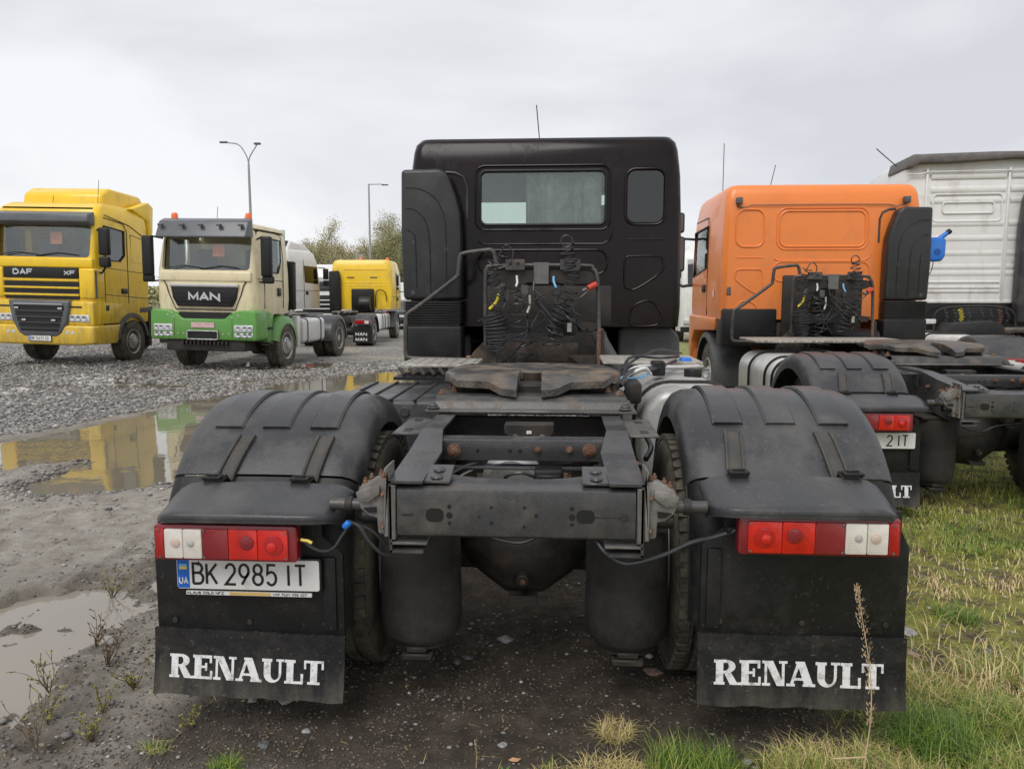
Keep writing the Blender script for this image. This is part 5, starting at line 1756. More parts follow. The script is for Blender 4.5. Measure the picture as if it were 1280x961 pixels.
# fuel tank on the right
tk = MB()
tk.prism(rrect(.60, 1.20, .50, 1.08, .2, 8), 'y', 1.75, 3.5)
tank = tk.build("fuel_tank", M_TANK, T, .04, 3, angle=50)
for yy in (2.1, 3.05):
    MB().tube([(x, yy, z) for x, z in rrect(.592, 1.208, .492, 1.088, .208, 8)], .012, 6, closed=True).build("tank_strap", M_FRAME_D, tank)
MB().cyl((1.0, 2.5, 1.06), (1.0, 2.5, 1.13), .055, n=18).build("filler_cap", M_PLASTIC_D, tank, .01, 2)
MB().box(.45, 1.15, 2.95, 3.55, 1.115, 1.135).build("catwalk", M_CHECKER, T, .003, 1)
MB().box(.47, .60, 1.75, 2.0, 1.0, 1.12).build("valve_block", M_FRAME_D, T, .02, 2)
for pts, m, r in (([(.47, 1.6, 1.12), (.55, 1.9, 1.17), (.75, 2.3, 1.15), (.95, 2.9, 1.15)], M_HOSE, .012),
                  ([(.48, 1.7, 1.08), (.60, 2.2, 1.16), (.9, 2.6, 1.13), (1.15, 3.0, 1.1)], M_WHITE, .013),
                  ([(.48, 1.7, 1.05), (.58, 2.4, 1.2), (.8, 2.6, 1.19), (1.0, 3.1, 1.16)], M_HOSE, .010),
                  ([(.46, 1.8, 1.14), (.6, 2.0, 1.12), (.66, 2.1, 1.13), (.7, 2.4, 1.1)], M_UALBLUE, .007),
                  ([(.46, 2.0, 1.15), (.8, 2.9, 1.22), (1.05, 3.3, 1.17)], M_HOSE, .009),
                  ([(.45, 1.9, 1.1), (.62, 1.95, 1.18), (.68, 2.05, 1.14)], M_WHITE, .010),
                  ([(.52, 1.2, 1.0), (.56, 1.35, .93), (.60, 1.3, .85), (.56, 1.15, .82)], M_HOSE, .014)):
    MB().tube(smooth_path(pts, 6), r, 7).build("air_line", m, T)
MB().box(1.0, 1.08, 3.0, 3.08, 1.1, 1.16).build("blue_cap", M_BLUE, T, .015, 2)
MB().box(.72, .80, 2.3, 2.42, 1.1, 1.19).build("pipe_clamp", M_PLASTIC_D, T, .008, 1)
# cables at the tail
MB().tube(smooth_path([(.73, .02, .825), (.66, .02, .80), (.58, .0, .785), (.50, .0, .745), (.42, .02, .71), (.36, .02, .705), (.30, .03, .74), (.26, .06, .79)], 8), .0075, 8).build("lamp_cable", M_HOSE, T)
MB().tube(smooth_path([(-.735, .02, .76), (-.70, .0, .745), (-.66, .0, .73), (-.62, .0, .745), (-.59, .01, .79), (-.56, .02, .82), (-.50, .03, .80), (-.45, .05, .74)], 8), .0055, 8).build("lamp_cable", M_HOSE, T)
MB().tube(smooth_path([(-.57, .02, .83), (-.53, .0, .82), (-.5, .0, .77), (-.46, .02, .72), (-.42, .05, .70)], 8), .0065, 8).build("lamp_cable", M_HOSE, T)
MB().tube([(-.74, .015, .765), (-.715, .012, .762), (-.70, .01, .755)], .006, 6).build("bare_wires", M_UAYEL, T)
MB().cyl((-.583, .0, .815), (-.565, .0, .835), .012, n=10).build("blue_connector", M_BLUE, T, .002, 1)
MB().cyl((-.745, .03, .765), (-.72, .02, .764), .012, n=10).build("cable_gland", M_PLASTIC_D, T)
MB().cyl((.73, .03, .828), (.70, .02, .825), .013, n=10).build("cable_gland", M_PLASTIC_D, T)
# aerial
MB().tube([(-.05, YC + 1.0, 2.88), (-.07, YC + 1.0, 3.1), (-.10, YC + 1.0, 3.42)], .005, 6).build("aerial", M_INK, T)

# ------------------------------------------------------------------ the orange tractor
TO = thing("tractor_truck", "orange two-axle tractor truck parked to the right of the black one, seen from behind", "truck", (3.31, 5.38, -.02), (0, 0, R(.6)))
chassis(TO, YC, True)
LO = dict(LEFT); LO.update(word_chars='LT', word=(.72, .93), tilt=0, word_z=.20)
RO = dict(RIGHT); RO.update(word_chars='', dz=0)
rear_end(TO, -1, LO)
rear_end(TO, 1, RO)
licence_plate(TO, -1.20, .553, .085, " " * 14 + "2 IT", flag=False, strip=False)
fifth_wheel(TO, 1.47, 1.215)
renault_cab(TO, YC, M_ORANGE, 'blank', 1, 'orange')
air_duct(TO, YC, 1)
rack(TO, YC - .45)
guard_tube(TO, YC - .42, [(-.60, 1.075), (-.85, 1.08), (-1.06, 1.085), (-1.115, 1.10), (-1.125, 1.16), (-1.12, 1.38), (-1.10, 1.45), (-1.0, 1.52), (-.72, 1.73), (-.685, 1.78), (-.67, 1.90), (-.64, 1.935), (-.46, 1.96), (-.40, 1.95), (-.375, 1.86)])
MB().box(-1.16, -.5, YC - .02, YC + .3, 1.0, 1.46).build("rear_skirt", M_PLASTIC_D, TO, .03, 2)
MB().box(-.45, .5, YC - .03, YC + .02, 1.0, 1.86).build("soot_shield", M_FRAME_D, TO, .03, 2)
MB().tube(smooth_path([(-.02, YC - .2, 1.72), (.0, YC - .2, 1.4), (.1, YC - .22, 1.2), (.35, YC - .22, 1.12), (.6, YC - .2, 1.1)], 6), .12, 16).build("intake_pipe", M_PLASTIC_D, TO)
for k in range(14):
    z = 1.74 - k * .045
    MB().tube([(-.14 + .055 * math.cos(a * .52), YC - .32 + .055 * math.sin(a * .52), z) for a in range(12)], .012, 5, closed=True).build("hose_ring", M_PLASTIC_D, TO)
MB().box(-.5, .5, YC + .02, YC + .5, .7, 1.3).build("engine_block", M_FRAME_D, TO, .03, 2)
tk = MB().prism(rrect(-1.15, -.55, .45, 1.02, .18, 8), 'y', 1.75, 3.3).build("fuel_tank", M_WHITE, TO, .04, 3, angle=50, label="white fuel tank with black straps")
for yy in (1.95, 2.2, 2.8):
    MB().tube([(x, yy, z) for x, z in rrect(-1.158, -.542, .442, 1.028, .188, 8)], .014, 6, closed=True).build("tank_strap", M_INK, tk)
MB().prism(rrect(.55, 1.15, .45, 1.02, .18, 8), 'y', 1.75, 3.3).build("fuel_tank", M_TANK, TO, .04, 3, angle=50)
ct = MB().box(-1.1, .5, 2.75, 3.5, 1.13, 1.15).build("catwalk", M_CHECKER, TO, .003, 1)
for k in range(26):
    MB().box(-1.09 + k * .061, -1.05 + k * .061, 2.742, 2.76, 1.143, 1.156).build("tread_tooth", M_CHECKER, ct)
# roof rail cable and little fittings on the cab back
MB().tube([(-1.02, YC - .01, 2.68), (-.95, YC - .012, 2.66), (-.85, YC - .012, 2.69), (0.0, YC - .01, 2.695), (.75, YC - .012, 2.69), (.85, YC - .012, 2.67), (.98, YC - .012, 2.73)], .006, 6).build("roof_cable", M_WORN, TO)
for x in (-1.0, .95):
    MB().box(x - .035, x + .035, YC - .07, YC + .01, 2.70, 2.78).build("work_lamp", M_GREYPL, TO, .012, 2)
MB().box(-1.11, -1.06, YC - .008, YC + .004, 1.62, 1.72).build("roof_latch", M_WORN, TO, .006, 1)
MB().box(-1.186, -1.182, YC + .4, YC + .46, 1.6, 1.68).build("sticker", M_WHITELET, TO)
for pts in ([(-.98, YC + 1.0, 2.86), (-.98, YC + 1.0, 3.6)], [(-.35, YC + 1.2, 2.88), (-.25, YC + 1.2, 3.35)], ):
    MB().tube(pts, .005, 5).build("aerial", M_INK, TO)


# ------------------------------------------------------------------ trucks seen from the front (they face -y; front plane at y = 0)
def ring_loft(rings):
    mb = MB()
    n = len(rings[0])
    for r_ in rings:
        mb.v += r_
    for j in range(len(rings) - 1):
        for i in range(n):
            i2 = (i + 1) % n
            mb.f.append((j * n + i, j * n + i2, (j + 1) * n + i2, (j + 1) * n + i))
    mb.f.append(tuple(range(n))[::-1])
    mb.f.append(tuple((len(rings) - 1) * n + i for i in range(n)))
    return mb


def front_cab(t, spec, paint, L=2.2, ws=None, sw=None, r=.14, rear_window=False):
    """spec: list of (z, halfwidth, y_front, y_back); ws = (x half, z0, z1) windscreen; sw = side window polygon (y,z)"""
    rings = [[(p[0], p[1], z) for p in rrect(-hw, hw, yf, yb, r, 5)] for z, hw, yf, yb in spec]
    o = ring_loft(rings).build("cab", paint, t)
    zs = [q[0] for q in spec]
    cuts = [MB().box(-1.05, 1.05, .28, L - .12, max(zs[0] + .1, 1.25), min(zs[-1] - .12, (ws[2] + .45) if ws else 9))]
    if ws:
        cuts.append(MB().prism(rrect(-ws[0], ws[0], ws[1], ws[2], .08), 'y', -.3, .5))
    if sw:
        cuts.append(MB().prism(sw, 'x', -1.5, -.95))
        cuts.append(MB().prism(sw, 'x', .95, 1.5))
    carve(o, cuts)
    return o


def front_truck_common(t, o, ws, sw, hw, yws, paper=True, tilt=0.0):
    h = ws[2] - ws[1]
    gl = MB()
    rows = []
    for (z, y) in ((ws[1] - .02, yws - .005), (ws[2] + .02, yws + tilt)):
        rows.append([(x, y + .10 * (abs(x) / ws[0]) ** 4, z) for x in np.linspace(-ws[0] - .015, ws[0] + .015, 13)])
    gl.sheet(rows).build("windscreen", M_GLASS_C, o, fix=False)
    MB().tube([(x, yws - .012 + .10 * (abs(x) / ws[0]) ** 4 + tilt * (z - ws[1]) / h, z) for x, z in rrect(-ws[0], ws[0], ws[1], ws[2], .08, 5)], .016, 6, closed=True).build("window_seal", M_PLASTIC_D, o)
    for s in (-1, 1):
        MB().prism(sw, 'x', s * (hw - .02), s * (hw - .014)).build("side_window", M_GLASS_C, o)
        MB().tube([(s * (hw + .004), a, b) for a, b in sw], .016, 6, closed=True).build("window_seal", M_PLASTIC_D, o)
    for k, x in enumerate((-ws[0] * .95, -ws[0] * .1, )):
        MB().tube([(x, yws - .03, ws[1] + .02), (x + ws[0] * .45, yws - .045, ws[1] + .10), (x + ws[0] * .85, yws - .04, ws[1] + .06)], .012, 6).build("wiper", M_INK, o)
    MB().box(-.98, 1.0, .35, .8, ws[1] - .25, ws[1] + .12).build("dashboard", M_INTERIOR, o, .05, 2)
    for x in (-.62, .62):
        MB().box(x - .26, x + .26, 1.15, 1.3, ws[1] - .2, ws[1] + .5).build("seat_back", M_GREYPL, o, .06, 3)
    MB().box(-1.0, 1.0, 1.9, 1.93, ws[1] - .2, ws[2] + .3).build("rear_curtain", M_GREYPAPER, o)
    if paper:
        MB().box(ws[0] * .05, ws[0] * .05 + .27, .22 + yws, .225 + yws, ws[1] + h * .42, ws[1] + h * .8).build("price_sheet", M_PAPER, o, label="orange paper sheet behind the windscreen")


def side_mirror(o, x, y, z0, z1, s, low=True, m=None):
    m = m or M_PLASTIC_D
    MB().tube([(s * (x - .28), y + .12, z1 - .05), (s * (x - .1), y - .02, z1 - .01), (s * x, y - .03, z1 - .08)], .022, 6).build("mirror_arm", m, o)
    MB().tube([(s * (x - .28), y + .12, z0 - .1), (s * (x - .1), y - .02, z0 - .13), (s * x, y - .03, z0 - .0)], .022, 6).build("mirror_arm", m, o)
    MB().box(min(s * (x - .12), s * (x + .11)), max(s * (x - .12), s * (x + .11)), y - .1, y + .04, z0 + (.26 if low else 0), z1).build("mirror", m, o, .04, 3)
    if low:
        MB().box(min(s * (x - .12), s * (x + .11)), max(s * (x - .12), s * (x + .11)), y - .1, y + .04, z0, z0 + .23).build("mirror", m, o, .04, 3)


def box_between(x0, x1, y0, y1, z0, z1, nm, m, par, bev=.0, seg=2, label=None):
    return MB().box(min(x0, x1), max(x0, x1), min(y0, y1), max(y0, y1), min(z0, z1), max(z0, z1)).build(nm, m, par, bev, seg, label=label)


def simple_chassis(t, ya, y_end, hw=1.24, r=.5, tank=M_TANK, front_y=1.4, fr=.5, fw=.3, yr=None):
    """frame behind a cab whose front faces -y"""
    for s in (-1, 1):
        box_between(s * .36, s * .43, 1.6, y_end, .8, 1.05, "frame_rail", M_FRAME, t)
        wheel(t, s * (hw - .15), front_y, fr, s, 'front', fr, fw)
        wheel(t, s * (hw - .15), ya, r, s, 'rear', r)
        wheel(t, s * (hw - .49), ya, r, -s, 'rear', r)
        shell(fender_prof(s * .6, s * hw), arc_path(ya, r, r + .12, -5, 185, 24)).build("fender", M_PLASTIC, t, angle=50)
    MB().cyl((-.9, ya, r), (.9, ya, r), .12, n=14).build("rear_axle", M_FRAME_D, t)
    MB().cyl((-.9, front_y, fr), (.9, front_y, fr), .08, n=14).build("front_axle", M_FRAME_D, t)
    box_between(-.36, .36, y_end - .1, y_end, .82, 1.0, "tail_crossmember", M_FRAME, t)


# ---- yellow high-roof tractor on the far left
TD = thing("tractor_truck", "yellow high-roof tractor truck with black striped grille at the far left", "truck", (-11.28, 16.35, .04), (0, R(1.3), R(-1.0)))
dw = [(.42, 2.36), (.98, 2.36), (1.16, 2.5), (1.16, 3.05), (.40, 3.12)]
spec = [(.95, 1.20, .02, 2.2), (1.3, 1.22, .0, 2.22), (2.3, 1.22, .0, 2.22), (2.9, 1.21, .10, 2.22), (3.25, 1.20, .17, 2.22), (3.5, 1.16, .30, 2.22), (3.62, 1.08, .50, 2.2)]
dc = front_cab(TD, spec, M_YEL, 2.2, (1.10, 2.40, 3.10), dw)
front_truck_common(TD, dc, (1.10, 2.40, 3.10), dw, 1.215, .04, True, .1)
rf = [(.75, 3.55), (.82, 3.86), (1.1, 4.02), (2.35, 3.98), (2.55, 3.78), (2.42, 3.5), (2.3, 3.0), (2.22, 2.8), (2.0, 3.4)]
MB().prism(rf[:6] + [(2.2, 3.3), (1.2, 3.5)], 'x', -.95, .95).build("roof_spoiler", M_YEL, dc, .08, 4)
for s in (-1, 1):
    MB().prism([(1.5, 3.60), (2.3, 3.84), (2.5, 3.74), (2.45, 3.1), (2.3, 2.9), (2.2, 3.38)], 'x', s * .97, s * 1.2).build("side_spoiler", M_YEL, dc, .04, 3)
vis = MB().prism([(-.06, 3.33), (.18, 3.40), (.18, 3.1), (.05, 3.08), (-.10, 3.16)], 'x', -1.16, 1.16).build("sun_visor", M_GREYVIS, dc, .03, 3)
# front body panels
box_between(-1.19, 1.19, -.03, .1, 2.17, 2.38, "front_panel", M_YEL, dc, .03, 3)
box_between(-.86, .86, -.045, .1, 1.94, 2.17, "grille_band", M_PLASTIC_D, dc, .012, 2)
letters("XF", .55, 2.02, .08, .11, .03, .022, -.045, M_CHROME, dc, thick=.006, name="badge_letter")
letters("DAF", -.62, 2.02, .10, .12, .04, .028, -.045, M_CHROME, dc, thick=.006, name="badge_letter")
for z in (1.875, 1.71, 1.555):
    box_between(-.86, .86, -.055, .06, z, z + .045, "grille_bar", M_YEL, dc, .01, 2)
for z in (1.76, 1.61, 1.48):
    box_between(-.86, .86, -.02, .06, z, z + .1, "grille_slot", M_INK, dc)
for s in (-1, 1):
    box_between(s * .87, s * 1.235, -.05, .35, 1.5, 2.17, "corner_deflector", M_YEL, dc, .05, 3)
    box_between(s * 1.225, s * 1.245, -.02, .04, 1.53, 2.12, "deflector_edge", M_GREYVIS, dc)
    lower = [(.62, 1.44), (1.21, 1.44), (1.21, .92), (.50, .92)]
    MB().prism([(s * a, b) for a, b in lower], 'y', -.08, .3).build("front_panel", M_YEL, dc, .03, 3)
    hl = MB().prism([(s * .66, 1.16), (s * 1.12, 1.15), (s * 1.12, .99), (s * .64, 1.0)], 'y', -.1, .0).build("headlight", M_HEADL, dc, .02, 2)
    for x in (.74, .87, 1.0):
        MB().lathe([(0, .06), (-.012, .055), (-.006, .03), (.0, .001)], (s * x, -.1, 1.075), 'y', 14).build("lamp_reflector", M_CHROME, hl)
    MB().box(min(s * .6, s * .95), max(s * .6, s * .95), -.084, -.07, 1.30, 1.34).build("panel_slot", M_FRAME_D, dc)
MB().prism([(-1.24, .92), (1.24, .92), (1.24, .52), (.9, .48), (-.9, .48), (-1.24, .52)], 'y', -.13, .4).build("bumper", M_YEL, dc, .06, 4)
for s in (-1, 1):
    for dx in (.62, .75):
        MB().cyl((s * dx, -.135, .76), (s * dx, -.12, .76), .042, n=14).build("fog_lamp", M_HEADL, dc, .004, 1)
    MB().prism([(.05, .92), (.95, .92), (.80, .6), (.72, .50), (.0, .50)], 'x', s * 1.1, s * 1.245).build("bumper_side", M_YEL, dc, .03, 3)
    MB().prism([(.1, 1.45), (.1, .95), (.80, .95), (.86, 1.22), (1.0, 1.38)], 'x', s * 1.1, s * 1.235).build("step_panel", M_YEL, dc, .02, 2)
    shell([(s * 1.0, -.02), (s * 1.02, 0), (s * 1.2, .0), (s * 1.255, -.015), (s * 1.26, -.09)], arc_path(1.38, .52, .66, 8, 172, 20)).build("wheel_arch", M_GREYPL, TD, angle=50)
    box_between(s * 1.0, s * 1.22, 2.1, 2.2, .35, 1.2, "mudflap", M_FRAME_D, TD)
    box_between(s * .7, s * 1.22, 1.7, 2.3, 1.16, 1.32, "mudguard_top", M_GREYPL, TD, .03, 2)
gp = [(-.72, 1.46), (.72, 1.46), (.64, 1.0), (.50, .74), (.38, .66), (-.38, .66), (-.50, .74), (-.64, 1.0)]
gr = MB().prism(gp, 'y', -.15, .1).build("lower_grille", M_GREYVIS, dc, .05, 3)
for k in range(5):
    z = 1.32 - k * .125
    w = .58 - k * .035
    box_between(-w, w, -.17, -.10, z - .03, z + .028, "grille_slat", M_PLASTIC_D, gr, .015, 2)
    if k < 4:
        box_between(-w, w, -.152, -.148, z - .085, z - .04, "grille_gap", M_INK, gr)
box_between(-.56, .56, -.175, -.15, 1.365, 1.385, "chrome_strip", M_CHROME, gr)
for (x, z) in ((-.5, 1.28), (.5, 1.28), (-.34, 1.02), (.34, 1.02)):
    box_between(x - .05, x + .05, -.182, -.16, z - .025, z + .025, "chrome_clip", M_CHROME, gr, .008, 2)
pl = licence_plate(TD, -.26, .57, -.16, "BK 5631 IO", flag=True, strip=False)
for s in (-1, 1):
    MB().tube([(s * 1.222, .36, 1.4), (s * 1.222, .36, 3.1)], .008, 5).build("door_seam", M_FRAME_D, dc)
    MB().tube([(s * 1.222, 1.26, 1.4), (s * 1.222, 1.26, 3.05), (s * 1.215, 1.15, 3.22), (s * 1.2, .42, 3.3)], .009, 5).build("door_seam", M_FRAME_D, dc)
    MB().tube([(s * 1.222, .36, 2.2), (s * 1.222, 2.15, 2.1)], .006, 5).build("door_seam", M_FRAME_D, dc)
    MB().tube([(s * 1.222, .1, 1.62), (s * 1.222, 2.2, 1.5)], .007, 5).build("door_seam", M_FRAME_D, dc)
    MB().tube([(s * 1.21, .45, 3.36), (s * 1.21, 1.4, 3.2), (s * 1.215, 2.15, 2.92)], .009, 5).build("roof_seam", M_FRAME_D, dc)
    MB().tube([(s * 1.215, 1.42, 3.0), (s * 1.215, 2.05, 2.9), (s * 1.215, 2.05, 2.35), (s * 1.215, 1.42, 2.35)], .006, 5, closed=True).build("locker_seam", M_FRAME_D, dc)
    box_between(s * 1.2, s * 1.25, .98, 1.2, 1.62, 1.74, "door_handle", M_INK, dc, .01, 2)
    side_mirror(dc, 1.42, .12, 2.2, 3.05, s)
box_between(1.236, 1.242, .28, .5, 1.18, 1.4, "warning_sticker", M_UAYEL, dc)
box_between(1.2425, 1.245, .33, .45, 1.24, 1.36, "sticker_mark", M_INK, dc)
for x in (-.18, .9):
    MB().tube([(x, .7, 3.55), (x + .04, .72, 4.15 if x > 0 else 3.8)], .006, 5).build("aerial", M_INK, dc)
simple_chassis(TD, 5.0, 6.0, 1.24)

# ---- cream and green tractor
TM = thing("tractor_truck", "cream tractor truck with green bumper and wheel arches and two amber beacons", "truck", (-7.55, 16.25, -.08), (0, R(1.0), R(-3.2)))
mw = [(.50, 2.20), (1.18, 2.20), (1.30, 2.45), (1.28, 2.93), (.55, 2.95)]
spec = [(1.28, 1.13, .02, 1.88), (1.6, 1.15, .0, 1.9), (2.2, 1.14, .02, 1.9), (2.75, 1.10, .12, 1.9), (3.05, 1.06, .18, 1.88), (3.2, 1.0, .28, 1.86), (3.25, .88, .45, 1.8)]
mc = front_cab(TM, spec, M_CREAM, 1.9, (1.0, 2.22, 2.93), mw, .2)
front_truck_common(TM, mc, (1.0, 2.22, 2.93), mw, 1.145, .06, True, .12)
MB().prism([(-.14, 2.95), (.02, 3.26), (.22, 3.34), (.22, 2.92), (-.02, 2.90), (-.16, 2.90)], 'x', -1.02, 1.02).build("sun_visor", M_GREYVIS, mc, .05, 4)
for x in (-.9, -.42, 0, .42, .9):
    box_between(x - .05, x + .05, -.16, -.06, 3.14, 3.19, "visor_clip", M_GREYVIS, mc, .015, 2)
for x in (-.84, .86):
    MB().lathe([(0, .075), (.10, .07), (.14, .05), (.15, .001)], (x, .35, 3.32), 'z', 16).build("beacon", M_AMBER, mc)
    MB().cyl((x, .35, 3.22), (x, .35, 3.33), .05, n=12).build("beacon_base", M_INK, mc)
for x in (-.0, .62):
    MB().tube([(x, .6, 3.25), (x + .03, .6, 3.62 if x < .1 else 3.4)], .006, 5).build("aerial", M_INK, mc)
box_between(-1.05, 1.05, -.02, .1, 1.98, 2.19, "front_panel", M_CREAM, mc, .03, 3)
gpo = [(-.76, 1.86), (.76, 1.86), (.72, 1.62), (.62, 1.44), (-.62, 1.44), (-.72, 1.62)]
mg = MB().prism(gpo, 'y', -.05, .08).build("grille", M_PLASTIC_D, mc, .02, 2)
MB().prism([(-.78, 1.92), (.78, 1.92), (.76, 1.85), (-.76, 1.85)], 'y', -.07, .05).build("chrome_strip", M_CHROME, mg, .01, 2)
for k in range(4):
    box_between(-.60, .60, -.054, -.045, 1.48 + k * .085, 1.50 + k * .085, "grille_line", M_INK, mg)
letters("MAN", -.33, 1.58, .14, .19, .055, .045, -.05, M_CHROME, mg, thick=.012, name="letter")
MB().tube([(x, -.004, z) for x, z in [(-.95, 2.0), (-.88, 1.9), (-.82, 1.7), (-.68, 1.38), (.68, 1.38), (.82, 1.7), (.88, 1.9), (.95, 2.0)]], .012, 6).build("panel_seam", M_FRAME_D, mc)
# green bumper with dropped centre
bp = [(-1.20, 1.34), (-1.12, 1.38), (-.80, 1.36), (-.60, 1.28), (-.48, 1.18), (.48, 1.18), (.60, 1.28), (.80, 1.36), (1.12, 1.38), (1.20, 1.34), (1.22, .78), (1.18, .72), (-1.18, .72), (-1.22, .78)]
mbp = MB().prism(bp, 'y', -.12, .45).build("bumper", M_GREEN, mc, .05, 3)
box_between(-.58, .58, -.06, .1, 1.19, 1.32, "grille_gap", M_INK, mc)
for s in (-1, 1):
    for (z0, z1) in ((.90, 1.06), (.79, .885)):
        hl = box_between(s * .70, s * 1.13, -.135, -.05, z0, z1, "headlight", M_HEADL, mbp, .02, 2)
        for x in (.8, .95, 1.06):
            MB().lathe([(0, .05), (-.012, .045), (-.004, .02), (.0, .001)], (s * x, -.136, (z0 + z1) / 2), 'y', 12).build("lamp_reflector", M_CHROME, hl)
    for (x, z) in ((.66, 1.22), (.80, 1.26), (.45, .86), (.58, .86)):
        MB().cyl((s * x, -.126, z), (s * x, -.118, z), .022, n=10).build("tow_hole", M_CHROME, mbp)
    MB().box(min(s * .66, s * .655), max(s * .66, s * .655), -.125, -.11, .76, 1.3).build("bumper_seam", M_FRAME_D, mbp)
    # green arch over the front wheel, steps before it
    shell([(s * .86, -.03), (s * .88, 0), (s * 1.12, .0), (s * 1.22, -.03), (s * 1.26, -.08), (s * 1.27, -.2)], arc_path(1.38, .55, .70, 8, 168, 22)).build("wheel_arch", M_GREEN, TM, angle=50)
    MB().prism([(.45, 1.34), (.80, 1.30), (.70, 1.02), (.66, .6), (.45, .6)], 'x', s * 1.02, s * 1.20).build("arch_panel", M_GREEN, TM, .03, 2)
    for z in (.62, .95):
        box_between(s * 1.0, s * 1.24, .44, .68, z, z + .05, "step", M_PLASTIC_D, TM, .01, 1)
    side_mirror(mc, 1.36, .15, 2.1, 2.95, s, False)
    MB().box(min(s * 1.24, s * 1.5), max(s * 1.24, s * 1.5), .1, .2, 1.95, 2.12).build("mirror", M_PLASTIC_D, mc, .04, 3)
    MB().tube([(s * 1.15, .44, 1.4), (s * 1.155, .44, 2.95)], .008, 5).build("door_seam", M_FRAME_D, mc)
    MB().tube([(s * 1.155, 1.42, 1.4), (s * 1.155, 1.42, 2.5), (s * 1.13, 1.34, 3.05), (s * 1.1, .55, 3.1)], .009, 5).build("door_seam", M_FRAME_D, mc)
    MB().tube([(s * 1.155, .1, 2.05), (s * 1.155, 1.42, 2.02)], .007, 5).build("door_seam", M_FRAME_D, mc)
    box_between(s * 1.13, s * 1.18, 1.1, 1.26, 1.68, 1.86, "door_handle", M_INK, mc, .01, 2)
    box_between(s * 1.0, s * 1.2, 1.92, 2.1, 1.35, 2.5, "air_intake", M_PLASTIC_D, TM, .04, 2)
mpl = MB().prism(rrect(-.26, .26, .99, 1.1, .01), 'y', -.14, -.12).build("licence_plate", M_PINKPL, TM)
fs = MB().tube([(x, -.17, z) for x, z in rrect(-.35, .35, .74, .92, .03, 3)], .013, 8, closed=True).build("front_step", M_RIM, TM)
box_between(-.35, .35, -.125, -.115, .76, .92, "step_recess", M_INK, fs)
box_between(-.9, .9, -.05, .5, .48, .72, "underrun_bar", M_FRAME_D, TM, .03, 2)
for k in range(12):
    x = -.5 + k * .09
    box_between(x, x + .05, -.14, -.05, .62, .70, "skid_tooth", M_FRAME_D, TM, .01, 1)
simple_chassis(TM, 5.0, 5.9, 1.25, .52, front_y=1.38, fr=.54, fw=.32)
for s in (-1, 1):
    ft = MB().prism([(s * a, b) for a, b in rrect(.58, 1.22, .52, 1.12, .1, 5)], 'y', 2.45, 3.9).build("fuel_tank", M_WHITE, TM, .04, 3, label="white side tank")
    for yy in (2.7, 3.6):
        MB().tube([(s * a, yy, b) for a, b in rrect(.57, 1.23, .51, 1.13, .11, 5)], .014, 6, closed=True).build("tank_strap", M_FRAME_D, ft)
    box_between(s * 1.05, s * 1.2, 2.12, 2.3, .45, 1.2, "striped_guard", M_WHITE, TM, .01, 2)
MB().box(-.45, .45, 2.0, 2.3, 2.2, 3.05).build("exhaust_box", M_FRAME_D, TM, .04, 2)
MB().cyl((.8, 2.05, 1.3), (.8, 2.05, 3.2), .09, n=14).build("exhaust_stack", M_FRAME_D, TM, .01, 1)
fifth_wheel(TM, 4.6, 1.2)

